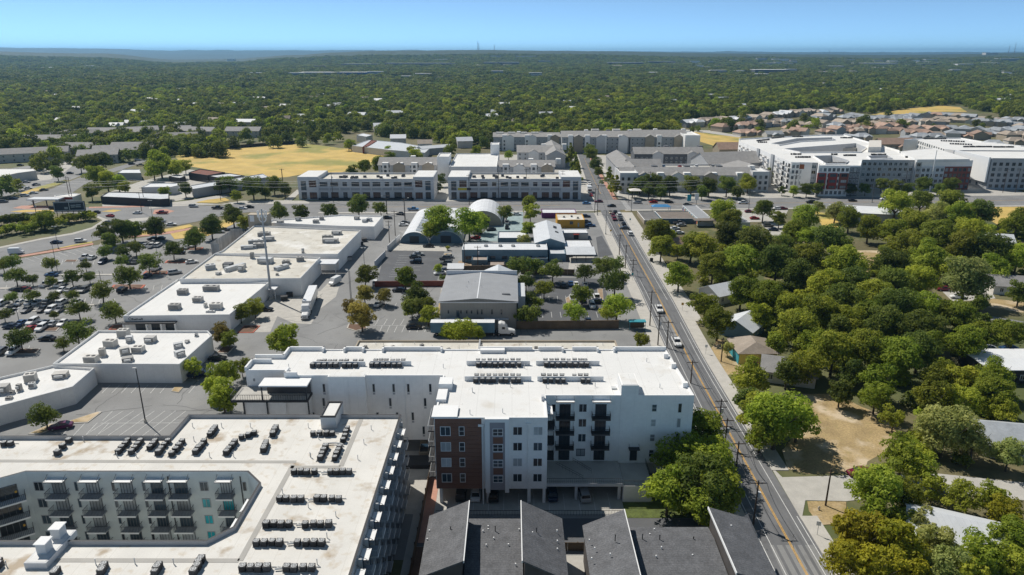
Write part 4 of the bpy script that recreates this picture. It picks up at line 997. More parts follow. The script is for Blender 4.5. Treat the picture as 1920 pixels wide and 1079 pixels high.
c0 = shed_tower(th2, o2, 1092, 985.5, 1170, 955.5, 92, 77.6, 1); d0 = shed_tower(th2, o2, 1328.5, 951, 1402, 972, 92, 77.6, -1)
low_roof(th2, o2, c0[1] - .1, d0[0] + .1, 91.6, 88.2, 76.5, 6.4, 6.9)
r = MB(); P_ = [T('I', x, y, z_) for x, y, z_ in ((305, 775, 8.3), (365, 738, 7.0), (422, 862, 6.4), (352, 888, 7.6))]; r.poly([(p.x - o2[0], p.y - o2[1], p.z + .12) for p in P_][::-1]); r.poly([(p.x - o2[0], p.y - o2[1], p.z - .1) for p in P_]); r.build('side_roof', 'shingle_dark', th2)
small_vents('small roof vent on the left dark townhouse', [('H', 615, 838, 8.6, .9), ('H', 622, 862, 8.4, .2), ('H', 567, 910, 8, .2), ('H', 483, 880, 7.6, .15), ('H', 495, 832, 7.6, .15), ('H', 866, 835, 7, .9), ('H', 826, 808, 7, .15), ('H', 826, 825, 7, .15), ('H', 797, 838, 7, .3), ('H', 1000, 830, 7, .3), ('H', 1098, 852, 8.6, 1.1), ('H', 1075, 848, 9, .3), ('H', 1213, 832, 7.8, .15), ('H', 1215, 890, 7.6, .15), ('H', 1215, 935, 7.6, .15), ('H', 1135, 918, 8.2, .2), ('H', 815, 912, 7, .15), ('H', 980, 1022, 6.8, .2), ('H', 857, 875, 7, .2), ('H', 940, 910, 7, .15)])
small_vents('small roof vent on the dark townhouse beside the street', [('H', 1540, 885, 8.6, .9), ('H', 1395, 885, 7.4, .15), ('H', 1425, 930, 7.5, .15), ('H', 1408, 988, 7.4, .15), ('H', 1512, 965, 8.2, .2), ('H', 1693, 880, 6.8, .9), ('H', 1790, 882, 6.8, .8), ('H', 1760, 825, 6.5, .15), ('H', 1735, 852, 6.6, .15), ('H', 1770, 975, 6.8, .15), ('H', 1800, 930, 6.8, .3), ('I', 60, 882, 6.7, .5), ('I', 55, 970, 6.6, .15), ('I', 272, 805, 8.8, .15), ('I', 303, 972, 8.0, 1.0), ('I', 345, 960, 8, .15), ('I', 370, 965, 7.8, .2), ('I', 398, 932, 7.6, .15), ('I', 330, 940, 8, .2)])
# paved gap, walls and ground between the houses and the parking
sheet('paved_gap', [Vector((8.2, 74, 0)), Vector((11.6, 74, 0)), Vector((11.6, 93, 0)), Vector((8.2, 93, 0))], ZL + .05, 'concrete_plain')
sheet('service_drive', [Vector((-16.5, 95.2, 0)), Vector((37.4, 95.2, 0)), Vector((37.4, 102.4, 0)), Vector((-16.5, 102.4, 0))], ZL + .03, 'asphalt_dark')
sheet('brick_path', [Vector((-15.2, 96, 0)), Vector((-13.4, 96, 0)), Vector((-13.4, 123, 0)), Vector((-15.2, 123, 0))], ZL + .05, 'paver_red')
sheet('side_path', [Vector((-16.9, 62, 0)), Vector((-15.6, 62, 0)), Vector((-15.6, 118, 0)), Vector((-16.9, 118, 0))], ZL + .04, 'concrete_plain')
sheet('planting_strip', [Vector((-15.4, 62, 0)), Vector((-13.6, 62, 0)), Vector((-13.6, 95, 0)), Vector((-15.4, 95, 0))], ZL + .06, 'mulch')
sheet('lawn_patch', [Vector((19.4, 102.5, 0)), Vector((36.5, 102.5, 0)), Vector((36.5, 113, 0)), Vector((24.8, 113, 0)), Vector((24.8, 107, 0)), Vector((19.4, 107, 0))], ZL + .05, defm('lawn', (0.11, 0.14, 0.035), var=0.3, scale=1, fine=0.3) and 'lawn')
def board_fence(name, label, a, b, h, m, step=.9, post=None, cat='fence', th=.06):
    d, L_, ang, nn = wall_frame(a, b); root = thing(name, label, cat, (a[0], a[1], 0), ang)
    n = max(1, int(round(L_ / step))); me = MB().box(.012, L_ / n - .012, -th / 2, th / 2, .05, h).mesh('panel', [m]); pm_ = MB().box(-.06, .06, -.07, .07, 0, h + .1).mesh('post', [post or m])
    for k in range(n): link('panel', me, root, (k * L_ / n, 0, 0))
    for k in range(0, n + 1, 2): link('post', pm_, root, (k * L_ / n, .1, 0))
    return root
board_fence('wooden_fence', 'brown wooden fence between the path and the grey apartments', (-15.3, 72), (-15.3, 116), 1.7, 'wood_fence', 1.8)
board_fence('wooden_fence', 'dark fence behind the townhouses along the service drive', (-12, 94.4), (36, 93.9), 1.6, 'wood_fence', 1.6)
rl_ = MB(); rl_.box(-13, 19, 103.2, 103.25, 1.0, 1.06)
for k in range(65): rl_.box(-13 + k * .5, -12.97 + k * .5, 103.21, 103.24, .05, 1.0)
tag(rl_.build('metal_railing', 'black_metal'), 'thin black railing along the parking under the white apartments', 'railing')
ramp = MB(); ramp.prism([(-21.5, 117.5), (-15.4, 117.5), (-15.4, 121), (-21.5, 121)], 0.05, .9); tag(ramp.build('ramp_wall', 'charcoal'), 'dark ramp wall in the passage left of the brown wing', 'wall')

# ------------------------------------------------------------------ strip mall on the left
def mall(label, t, pts, z, par=.55, wall='white_wall', roof='roof_cream', cap='galv', name='mall_building'):
    return poly_building(name, label, 'building', quadpts(t, pts, z), z, wall, roof, par, cap)
m0 = mall('white flat roofed mall block behind the near car park with tall lamp', 'l', [(395, 488), (712, 490), (1345, 492), (1590, 275), (1560, 240), (735, 240)], 5.0, roof='roof_white')
m00 = mall('angled white mall wing at the left edge by the near car park', 'l', [(-260, 690), (0, 590), (395, 500), (708, 520), (545, 660), (0, 806), (-260, 880)], 4.4, roof='roof_white')
m1 = mall('white mall block with shopfront canopy facing the camera', 'D', [(692, 698), (1290, 690), (1515, 507), (1000, 490)], 5.0, roof='roof_white')
m2 = mall('stained cream roofed mall block with ducts, behind the shopfront block', 'D', [(1010, 490), (1690, 486), (1802, 368), (1205, 348)], 6.0)
m3 = mall('largest cream roofed mall block with long silver ducts', 'D', [(1205, 347), (1900, 350), (2030, 215), (1430, 188), (1250, 330)], 6.2)
m4 = mall('white roofed mall block at the far end beside the avenue', 'D', [(1500, 172), (1920, 192), (2105, 195), (2155, 135), (1920, 128), (1530, 158)], 5.6, roof='roof_white')
# shopfront of the facing block
p = T('D', 692, 698, 5.0); q = T('D', 1290, 690, 5.0); d, L_, ang, nn = wall_frame(p, q)
def on(b, p0, d, nn, s, off, z): return (p0.x + d.x * s + nn.x * off, p0.y + d.y * s + nn.y * off, z)
cn = MB().box(0, L_ * .5, -1.6, -.01, 3.0, 3.3); m1.put('canopy', cn.mesh('canopy', ['charcoal']), (p.x, p.y, 0), ang)
for k, s in enumerate((4.6, 8.7, 12.6)): window(m1, on(m1, p, d, nn, s, .02, 1.5), ang, 3.2 if k == 0 else 2.6, 2.6, 2, 'charcoal', 'pane_dark', name='shopfront')
for s in (.4, 6.7, 10.7, 14.6): m1.put('pier', MB().box(-.25, .25, -1.5, -1.0, 0, 2.99).mesh('pier', ['white_wall']), on(m1, p, d, nn, s, 0, 0), ang)
pp = on(m1, p, d, nn, 3.5, .05, 4.05); lt = MB()
for k in range(16): a0, a1 = 2 * math.pi * k / 16, 2 * math.pi * (k + 1) / 16; lt.tube((-1.7 + .38 * math.cos(a0), 0, .38 * math.sin(a0)), (-1.7 + .38 * math.cos(a1), 0, .38 * math.sin(a1)), .07, n=4)
for k, (h_, w_) in enumerate(((.5, .3), (.3, .34), (.34, .3), (.5, .2), (.3, .34), (.32, .3), (.5, .28))): lt.box(-1.12 + k * .43, -1.12 + k * .43 + w_, -.04, .02, -.36, -.36 + h_ * 1.2)
m1.put('lettering', lt.mesh('lettering', ['grey_dark']), pp, ang)
# loading docks and screens
tag(MB().box(-4, 4, -3, 3, 4.4, 4.7).box(-3.9, -3.7, -2.9, -2.7, 0, 4.4).box(3.7, 3.9, -2.9, -2.7, 0, 4.4).build('dock_canopy', 'metal_white', None, T('E', 20, 130, 4.5) if False else T('D', 1835, 395, 4.5) - Vector((0, 0, 4.5))), 'white loading dock canopy beside the largest mall block', 'canopy')
tag(MB().box(-2.2, 2.2, -2, 2, 3.4, 3.6).box(-2.1, -1.9, -1.9, -1.7, 0, 3.4).box(1.9, 2.1, -1.9, -1.7, 0, 3.4).build('dock_canopy', 'metal_white', None, T('D', 1520, 540, 3.5) - Vector((0, 0, 3.5))), 'small white dock canopy at the foot of the tall mast', 'canopy')
sc_ = [T('j4', 735, 490, 6.5), T('j4', 1000, 325, 6.5), T('j4', 1105, 320, 6.5)]
for k, (a, b) in enumerate(((sc_[0], sc_[1]), (sc_[1], sc_[2]), (sc_[0], T('j4', 830, 500, 6.5)))):
    board_fence('screen_fence', ('long louvred screen on the mall edge', 'short louvred screen end by the mall, far side', 'short louvred screen end by the mall, near side')[k], a, b, 6.8, 'unit_grey', 1.2, cat='screen')
sgn = T('j4', 1310, 175, 9); s0 = thing('mall_tower', 'tan mall tower with white ring sign above the parked trees', 'tower', (sgn.x, sgn.y, 0))
MB().box(-4.2, 4.2, -2, 2, 0, 10.5).build('shaft', 'tan_wall', s0)
rg = MB()
for k in range(20):
    a0, a1 = 2 * math.pi * k / 20, 2 * math.pi * (k + 1) / 20
    for (ri, ro) in ((1.2, 1.7),): rg.quad((2 + ri * math.cos(a0), -2.06, 8.8 + ri * math.sin(a0)), (2 + ro * math.cos(a0), -2.06, 8.8 + ro * math.sin(a0)), (2 + ro * math.cos(a1), -2.06, 8.8 + ro * math.sin(a1)), (2 + ri * math.cos(a1), -2.06, 8.8 + ri * math.sin(a1)))
rg.box(-3.4, -1.6, -2.1, -2.01, 7.5, 10.2); rg.build('sign_ring', 'white_paint', s0)
# rooftop machines on the mall
def units(t, z, lst, where):
    for (x, y, w, d_, h, rz, m_) in lst: package_unit(T(t, x, y, z), (w, d_, h), rz, f'boxy metal unit on {where}', 'rooftop package units', m_, rnd.random() < .6)
units('l', 4.45, [(930, 285, 2.6, 2.0, 2.0, 0, 'unit_beige'), (975, 325, 1.6, 1.4, 1.6, .3, 'galv'), (833, 360, 2.8, 2.0, 1.8, -.1, 'unit_beige'), (773, 430, 1.4, 1.4, 2.0, .3, 'unit_beige'), (690, 478, 2.9, 2.0, 1.7, 0, 'unit_beige'), (940, 420, 2.2, 1.5, 1.9, .6, 'unit_beige'), (960, 470, 2.4, 1.6, 1.1, .4, 'unit_grey'), (1040, 400, 2.6, 2.0, 1.5, 0, 'unit_beige'), (1132, 325, 2.5, 1.9, 1.5, 0, 'unit_grey'), (1340, 370, 2.2, 1.2, 1.4, .5, 'galv'), (1350, 430, 2.2, 1.4, 1.4, .8, 'galv'), (1405, 330, 1.0, .8, .7, .2, 'unit_grey'), (1475, 285, .7, .7, .8, 0, 'galv')], 'the white mall block behind the near car park')
units('l', 3.85, [(235, 620, 2.3, 1.9, 1.9, .3, 'unit_beige'), (245, 668, 1.3, 1.0, 1.2, .2, 'galv'), (458, 590, 3.0, 2.0, 1.2, .2, 'unit_beige'), (150, 690, .9, .8, 1.6, 0, 'unit_grey'), (25, 705, 2.6, 2.0, 1.8, .2, 'unit_grey'), (70, 755, 1.2, .9, .6, .2, 'unit_grey'), (95, 715, .8, .8, .8, 0, 'unit_grey')], 'the angled white mall wing')
units('D', 4.45, [(1030, 575, 2.8, 2.1, 1.6, 0, 'unit_grey'), (1190, 555, 4.6, 2.1, 1.6, 0, 'unit_grey'), (1115, 618, 2.6, 2.0, 1.5, 0, 'unit_grey'), (985, 660, 3.0, 2.1, 1.6, 0, 'unit_grey'), (1218, 658, 3.2, 2.1, 1.8, 0, 'unit_beige'), (1158, 648, .8, .8, 1.3, 0, 'unit_beige'), (1185, 678, 2.4, .8, .5, 0, 'galv')], 'the shopfront mall block')
units('D', 5.45, [(1185, 435, 3.2, 2.4, 1.7, .5, 'galv'), (1285, 425, 3.0, 2.4, 1.6, 0, 'grey_dark'), (1325, 435, 1.7, 7.5, 1.4, -.55, 'galv'), (1360, 445, 2.0, 2.0, 2.0, 0, 'unit_beige'), (1495, 400, 4.8, 2.8, 1.9, -.1, 'galv'), (1585, 435, 1.7, 5.2, 1.3, -.6, 'galv'), (1610, 405, 2.6, 2.0, 1.3, .2, 'unit_grey'), (1690, 390, 2.6, 1.6, 1.6, .3, 'unit_grey'), (1420, 375, 1.2, 1.2, 2.2, 0, 'unit_grey'), (1230, 465, 1.6, 1.0, .9, 0, 'unit_beige'), (1560, 470, .8, .8, .7, 0, 'unit_beige')], 'the stained cream mall roof with ducts')
units('D', 5.65, [(1400, 320, 5.5, 1.7, 1.3, .25, 'galv'), (1460, 312, 4.2, 2.4, 1.7, .2, 'unit_grey'), (1440, 288, 5.5, 1.7, 1.3, .25, 'galv'), (1510, 275, 4.6, 2.2, 1.7, .3, 'unit_grey'), (1487, 248, 4.6, 2.6, 1.6, .1, 'unit_grey'), (1860, 285, 5.8, 2.4, 1.6, 0, 'unit_grey'), (1845, 265, 4.0, 2.0, 1.5, 0, 'unit_grey'), (1895, 240, 3.8, 2.0, 1.5, 0, 'unit_grey'), (1705, 345, .8, .8, 1.8, 0, 'unit_grey')], 'the largest cream mall roof')
units('D', 5.05, [(1578, 178, 2.6, 1.8, 1.3, 0, 'unit_grey'), (1678, 162, 2.2, 1.8, 1.6, .2, 'unit_grey'), (1778, 175, 2.4, 1.8, 1.4, 0, 'unit_grey'), (1810, 158, 2.0, 1.6, 1.5, .2, 'unit_grey')], 'the far white mall roof beside the avenue')
units('E', 5.05, [(88, 155, 2.2, 1.8, 1.4, 0, 'unit_grey'), (130, 170, 2.0, 1.8, 1.3, .3, 'galv'), (158, 165, 2.0, 1.8, 1.4, -.3, 'galv')], 'the far white mall roof beside the avenue')

# ------------------------------------------------------------------ grey metal roofed workshop in the centre
gx0, gx1, gy0, gy1, gz = -20.4, 1.3, 190.0, 215.2, 8.4
gb = Bld('workshop', 'grey metal roofed workshop behind the blue semi trailer', 'building', ((gx0 + gx1) / 2, 202))
mid = -9.8
w = MB()
for (a, b) in (((gx0, gy0), (gx1, gy0)), ((gx1, gy0), (gx1, gy1)), ((gx1, gy1), (gx0, gy1)), ((gx0, gy1), (gx0, gy0))): w.quad((*a, 0), (*b, 0), (*b, gz), (*a, gz))
gb.part('wall', w, defm('corrugated_tan', (0.33, 0.315, 0.29), var=0.05, seams=[(0, .9, .1, (0.26, 0.25, 0.23), .6)]) and 'corrugated_tan')
r = MB(); ov = .45
for (xa, za, xb, zb_) in ((gx0 - ov, gz - .02, mid, gz + .9), (mid, gz + .9, gx1 + ov, gz - .02)):
    A = [(xa, gy0 - ov, za), (xb, gy0 - ov, zb_), (xb, gy1 - .4, zb_), (xa, gy1 - .4, za)]; r.poly([(p[0], p[1], p[2] + .12) for p in A]); r.poly(A[::-1]); r.quad(A[0], A[1], (A[1][0], A[1][1], A[1][2] + .12), (A[0][0], A[0][1], A[0][2] + .12))
gb.part('roof', r, 'roof_grey')
gb.part('ridge_cap', MB().box(mid - .16, mid + .16, gy0 - ov, gy1 - .4, gz + .98, gz + 1.08), 'metal_white')
gb.part('gable', MB().poly([(gx0, gy0 - .01, gz), (gx1, gy0 - .01, gz), (mid, gy0 - .01, gz + .9)]), 'corrugated_tan')
gb.part('gutter', MB().box(gx0 - ov, gx1 + ov, gy0 - ov - .15, gy0 - ov - .01, gz - .3, gz - .05), 'metal_white')
gb.part('rear_parapet', MB().box(gx0 - .3, gx1 + .3, gy1 - .3, gy1, gz - .5, gz + 1.5), 'metal_white')
gb.part('annex_roof', MB().box(gx1 + .46, gx1 + 2.6, 199, 212, 0, 6.8), 'metal_light')
for x in (-18.1, -14.5, -12.9, -11.5, -9.8, -8.6, -5.7, -3.0): window(gb, (x, gy0 - .01, 5.2), 0, .45, 1.5 if x > -10 else 1.0, 1, 'grey_dark', 'pane_dark')
gb.part('dock_awning', MB().box(gx0 + 1.6, gx0 + 6, gy0 - 1.2, gy0 - .01, 3.2, 3.35), 'metal_light'); gb.part('dock_awning', MB().box(-8, -1, gy0 - 1.2, gy0 - .01, 3.2, 3.35), 'metal_light')
st = MB()
for k in range(9): st.box(-15.2 + k * .3, -14.9 + k * .3, gy0 - 1.0, gy0 - .02, 3.6 - k * .38, 3.7 - k * .38)
st.tube((-15.2, gy0 - 1, 4.6), (-12.6, gy0 - 1, 1.5), .04); gb.part('stair', st, 'grey_dark'); window(gb, (-15.4, gy0 - .01, 4.7), 0, .9, 2.0, 1, 'grey_dark', 'pane_blue', name='door')
gb.part('skylight', MB().box(-2.9, -.6, 194.4, 195.4, gz + .1, gz + .62), 'grey_dark')
for (x, y) in ((-13.2, 205), (-11.2, 205.3), (-13.4, 200.5), (-9.2, 201), (-8.9, 199.5)): vent_pipe((x, y, gz + .6), 'small pipe on the grey workshop roof', 'pipes on the workshop roof', .6)
tag(gable('shed', 'small white shed behind the grey workshop', 'shed', T('j5', 985, 905), 5, 5, 0, 2.6, 3.6, 'white_wall', 'metal_white'), 'small white shed behind the grey workshop', 'shed')
gable('warehouse', 'grey gabled building just behind the workshop parapet', 'building', (-4.5, 221), 9, 11, math.pi / 2, 6.2, 8.6, 'grey_wall_light', 'metal_light')

# ------------------------------------------------------------------ vaulted sheds and the cluster of small trades buildings
def vault(name, label, x0, x1, y0, y1, h, wall='blue_dark', roof='metal_white', n=14):
    cxx, rad = (x0 + x1) / 2, (x1 - x0) / 2; root = thing(name, label, 'building', (cxx, y0, 0))
    P = [(-rad * math.cos(math.pi * k / n), h * math.sin(math.pi * k / n)) for k in range(n + 1)]
    r = MB(); D = y1 - y0
    for k in range(n):
        (a, b), (c, d_) = P[k], P[k + 1]; r.quad((a, -.35, b), (a, D + .35, b), (c, D + .35, d_), (c, -.35, d_)); r.quad((a * .985, -.35, b * .985), (c * .985, -.35, d_ * .985), (c * .985, D + .35, d_ * .985), (a * .985, D + .35, b * .985))
        r.quad((a * .985, -.35, b * .985), (a, -.35, b), (c, -.35, d_), (c * .985, -.35, d_ * .985))
    for k in range(int(D / 6)):
        for i in range(n):
            (a, b), (c, d_) = P[i], P[i + 1]; y = 3 + k * 6; r.quad((a * 1.008, y, b * 1.008), (a * 1.008, y + .25, b * 1.008), (c * 1.008, y + .25, d_ * 1.008), (c * 1.008, y, d_ * 1.008))
    r.build('vault', roof, root, smooth=False)
    MB().poly([(a * .98, 0, b * .98) for a, b in P]).build('end_wall', wall, root); MB().poly([(a * .98, D, b * .98) for a, b in P][::-1]).build('end_wall', wall, root)
    MB().box(-rad * .32, rad * .32, -.06, -.005, .1, h * .62).build('door', 'charcoal', root)
    return root
vr = vault('vaulted_shed', 'long white vaulted shed nearest the walled car park', -46.6, -34.6, 287, 333, 4.9, 'blue_dark')
vault('vaulted_shed', 'wider white vaulted shed half hidden by two big trees', -34.4, -20.6, 287, 333, 5.2, 'blue_dark')
vault('vaulted_shed', 'broad white vaulted hall with tan end wall beside the avenue', -22.0, -4.4, 319, 346, 7.0, 'tan_wall')
sk = MB().box(-1.2, 1.2, 0, 3.3, 0, .1).mesh('roof_light', ['pane_blind'])
for k in range(9): link('roof_light', sk, vr, (1.6, 2 + k * 4.6, 4.78)).rotation_euler = (0, .2, 0)
def shop(name, label, uL, uR, vb, vt, vk, wall, roof, cap=None, ymin=None, par=.3):
    y0 = ymin or G(960, vb).y; z = zat(vt, y0); x0, x1 = xat(uL, y0, z), xat(uR, y0, z); y1 = G(960, vk, z).y
    b = poly_building(name, label, 'building', rect(x0, x1, y0, y1), z, wall, roof, par, cap); b.dim = (x0, x1, y0, y1, z); return b
sb = shop('workshop', 'long blue workshop with white roof and square roof vents', 866, 1027, 487, 468.5, 455.5, 'blue_wall', 'metal_white', 'metal_white', 258.5)
x0, x1, y0, y1, z = sb.dim
for u in (911, 938, 962, 1009): package_unit((xat(u, y0 + 5, z), y0 + 6, z - .3), (1.3, 1.1, .6), 0, 'square dark vent on the long blue workshop roof', 'vents on the blue workshop', 'grey_dark', False)
grid_windows(sb, (x0, y0), (x1, y0), (1.8,), 7, 2.2, 1.4, 2, 'blue_dark')
shop('shed', 'low shed with rusty roof before the blue workshop, left', 884, 914, 504, 488, 471, 'blue_dark', defm('rust_roof', (0.40, 0.33, 0.28), var=.2, scale=.5) and 'rust_roof', ymin=252.5)
shop('shed', 'low pale roofed lean-to before the blue workshop', 904, 946, 503, 498, 490, 'charcoal', 'rust_roof', ymin=250.6)
shop('shed', 'low pale roofed lean-to at the right end of the blue workshop', 989, 1027, 492, 485, 478, 'blue_dark', 'rust_roof', ymin=255.5)
bw = gable('warehouse', 'blue gabled warehouse with pale metal roof and dark skylights', 'warehouse', (14.8, 284), 31, 11.2, math.pi / 2, 5.0, 6.8, 'blue_wall', 'metal_light')
for k, (x, y) in enumerate(((5.5, -3.0), (7.5, -3.2), (-1.5, -3.4))):
    o = MB().box(-.9, .9, -.7, .7, 0, .12).build('skylight', 'charcoal', bw, (x, y, 6.8 - abs(y) * .32 + .2)); o.rotation_euler = (math.atan(.32), 0, 0)
shop('canopy_building', 'grey blue lean-to roof in front of the blue gabled warehouse', 1030, 1061, 483, 476, 466.5, 'blue_wall', 'metal_light', ymin=260)
wsd = shop('white_roof_shed', 'white flat roofed shop right of the blue gabled warehouse', 1058, 1113, 470, 465.5, 449.5, 'charcoal', 'metal_white', ymin=268)
cnp = thing('shop_canopy', 'white canopy on posts in front of the white roofed shop', 'canopy', (xat(1088, 262), 262, 0))
cb = MB(); cb.quad((-5.6, -3.4, 3.0), (5.6, -3.4, 3.0), (5.6, 4.6, 4.0), (-5.6, 4.6, 4.0)); cb.quad((-5.6, 4.6, 3.85), (5.6, 4.6, 3.85), (5.6, -3.4, 2.85), (-5.6, -3.4, 2.85)); cb.quad((-5.6, -3.4, 2.85), (5.6, -3.4, 2.85), (5.6, -3.4, 3.0), (-5.6, -3.4, 3.0)); cb.build('roof', 'metal_light', cnp)
for x in (-5.3, -1.8, 1.8, 5.3): MB().box(x - .08, x + .08, -3.2, -3.04, 0, 2.85).build('post', 'charcoal', cnp)
ms = shop('shop', 'small shop with white roof and red awning behind the white roofed shed', 1053, 1103, 449.5, 437, 429, 'grey_wall', 'metal_white')
x0, x1, y0, y1, z = ms.dim
ms.part('awning', MB().box(x0 + 5.0, x0 + 7.4, y0 - 1.2, y0 - .01, z - .7, z - .4), 'red_panel'); ms.part('door', MB().box(x0 + 5.2, x0 + 7.2, y0 - .05, y0 - .003, .1, 2.1), 'charcoal'); ms.part('side_panel', MB().box(x0 + 7.6, x1 - .1, y0 - .05, y0 - .003, .1, z - .5), 'cream_wall')
yl = shop('shop', 'yellow ochre shop with cream roof beside the street', 1045, 1096.5, 428, 412.5, 401, 'yellow_wall', 'roof_cream', 'yellow_wall')
x0, x1, y0, y1, z = yl.dim
window(yl, (x0 + 6.4, y0 - .01, 2.4), 0, 1.5, 1.4, 2, 'grey_dark', 'pane_blue'); window(yl, (x0 + 9.6, y0 - .01, 1.5), 0, .9, 2.1, 1, 'yellow_wall', 'pane_blind', name='door')
for (dx, dy) in ((3.4, 6), (7, 7), (9.6, 4)): package_unit((x0 + dx, y0 + dy, z - .3), (.9, .8, .7), 0, 'small grey unit on the yellow shop roof', 'units on the yellow shop', 'unit_grey')
shop('shop', 'low shop with purple wall and white roof behind the yellow shop', 1016, 1081, 409.5, 399.5, 392, 'purple', 'metal_white')
shop('shed', 'white roofed blue shed on the teal paved court', 933.5, 990, 453.5, 446.5, 434, 'blue_dark', 'metal_white', ymin=285)
# shops at the corner right of the street
k1 = shop('shop', 'dark roofed corner shop with white rim right of the street', 1208, 1242, 421, 413, 396, 'tan_wall', defm('roof_dark', (0.17, 0.165, 0.16), var=.2) and 'roof_dark', 'white_paint')
k2 = shop('shop', 'brown roofed shop with white rear roof right of the street', 1240, 1309, 420, 410, 396, 'blue_dark', defm('roof_brown', (0.20, 0.17, 0.145), var=.15) and 'roof_brown', 'white_paint')
k3 = shop('shop', 'pale roofed shop whose wall carries a colourful mural', 1310, 1338, 424, 412, 385, 'grey_wall_light', 'roof_grey', 'grey_wall_light')
x0, x1, y0, y1, z = k3.dim; mu = MB(); cols = ['teal', 'yellow_wall', 'magenta', 'light_mural', 'red_panel', 'blue_wall']; defm('light_mural', (0.12, 0.38, 0.5), var=.2)
for k in range(24): mu.box(x0 - .05, x0 - .004, y0 + (y1 - y0) * k / 24, y0 + (y1 - y0) * (k + 1) / 24, .3, z - .2 - (k % 3) * .5, k % 6)
k3.part('mural', mu, cols)
shop('shop', 'grey block wall shop end right of the mural shop', 1379, 1407, 434, 417, 406, 'grey_wall_light', 'roof_grey')
tag(MB().box(-6, 6, -2.5, 2.5, 2.8, 3.1).box(-5.8, -5.6, -2.3, -2.1, 0, 2.8).box(5.6, 5.8, -2.3, -2.1, 0, 2.8).build('carport', 'roof_brown', None, (xat(1320, 322), 318, 0)), 'brown flat carport before the mural shop', 'carport')
tent = MB(); tent.box(-4.6, 4.6, -2.2, 2.2, 2.5, 2.6); [tent.box(x - .06, x + .06, y - .06, y + .06, 0, 2.5) for x in (-4.4, 4.4) for y in (-2, 2)]; tent.poly([(-4.6, -2.2, 2.6), (4.6, -2.2, 2.6), (3, 0, 3.6), (-3, 0, 3.6)]); tent.poly([(4.6, 2.2, 2.6), (-4.6, 2.2, 2.6), (-3, 0, 3.6), (3, 0, 3.6)]); tent.poly([(-4.6, 2.2, 2.6), (-4.6, -2.2, 2.6), (-3, 0, 3.6)]); tent.poly([(4.6, -2.2, 2.6), (4.6, 2.2, 2.6), (3, 0, 3.6)])
tag(tent.build('canopy_tent', defm('tent_blue', (0.06, 0.25, 0.5)) and 'tent_blue', None, (xat(1238, 351), 350.2, 0)), 'bright blue canopy tent beside the avenue', 'tent')

# ------------------------------------------------------------------ two long commercial buildings across the avenue
def long_commercial(label, uL, uR, lab):
    y0 = 380.5; ztop = 11.2; x0, x1 = xat(uL, y0, 6), xat(uR, y0, 6); y1 = 402
    b = poly_building('commercial_building', label, 'building', rect(x0, x1, y0, y1), ztop, 'grey_wall_light', 'roof_cream', 1.0)
    cw = 10.5
    for (a, c) in ((x0 - .4, x0 + cw), (x1 - cw, x1 + .4)): b.part('corner_block', MB().box(a, c, y0 - .5, y1 + .3, 0, ztop + 1.1), 'grey_wall_light'); b.part('corner_roof', MB().box(a + .4, c - .4, y0, y1 - .2, ztop + 1.1, ztop + 1.13), 'roof_white')
    n = 9; bw_ = (x1 - x0 - 2 * cw) / n
    for k in range(n):
        xx = x0 + cw + bw_ * (k + .5); nar = k in (2, 6)
        window(b, (xx, y0 - .01, 8.3), 0, bw_ * (.42 if nar else .72), 2.3, 2 if nar else 4, 'grey_dark', 'pane_dark')
        window(b, (xx, y0 - .01, 2.2), 0, bw_ * (.40 if nar else .70), 3.6, 2 if nar else 4, 'grey_dark', rnd.choice(['pane_brown', 'pane_dark']), name='shopfront')
        b.part('pilaster', MB().box(xx - bw_ / 2 - .3, xx - bw_ / 2 + .3, y0 - .35, y0 - .004, 0, ztop - .2), 'grey_wall_light')
    b.part('band', MB().box(x0 + cw + .01, x1 - cw - .01, y0 - .25, y0 - .006, 5.0, 6.3), 'grey_wall'); b.part('plinth', MB().box(x0 + cw + .01, x1 - cw - .01, y0 - 2.2, y0 - .4, 0.15, 1.0), 'charcoal')
    for xx in (x0 + cw * .72, x1 - cw * .72):
        window(b, (xx, y0 - .52, 8.6), 0, 3.9, 3.6, 3, 'grey_dark', 'pane_brown'); window(b, (xx, y0 - .52, 2.2), 0, 3.9, 3.6, 3, 'grey_dark', 'pane_brown')
    for xx in (x0 + cw * .25, x1 - cw * .25):
        window(b, (xx, y0 - .52, 7.6), 0, 2.8, 5.0, 2, 'grey_dark', 'pane_blue'); window(b, (xx, y0 - .52, 2.2), 0, 2.8, 3.8, 2, 'grey_dark', 'pane_dark', name='door')
    for k in range(16):
        package_unit((x0 + cw + (x1 - x0 - 2 * cw) * rnd.random(), y0 + rnd.uniform(5, 15), ztop - 1.0), (1.6, 1.2, 1.1), 0, f'small dark unit on the roof of the {lab} commercial building', 'units on the long commercial roofs', 'charcoal')
    return b, x0, x1, y0
glass('pane_brown', (0.075, 0.03, 0.024)); M['pane_brown'] = MATS['pane_brown']
lcb = long_commercial('long grey two storey commercial building across the avenue, left one', 561, 812, 'left')
rcb, x0, x1, y0 = long_commercial('long grey two storey commercial building across the avenue, beside the street', 842, 1088, 'right')
rcb.part('sign_board', MB().box(x0 + 4.8, x0 + 9.6, y0 - .75, y0 - .62, 5.2, 6.4), defm('sign_yellow', (0.62, 0.5, 0.05)) and 'sign_yellow'); rcb.part('sign_board', MB().box(x0 + 9.7, x0 + 11.8, y0 - .75, y0 - .62, 5.2, 6.4), 'charcoal')

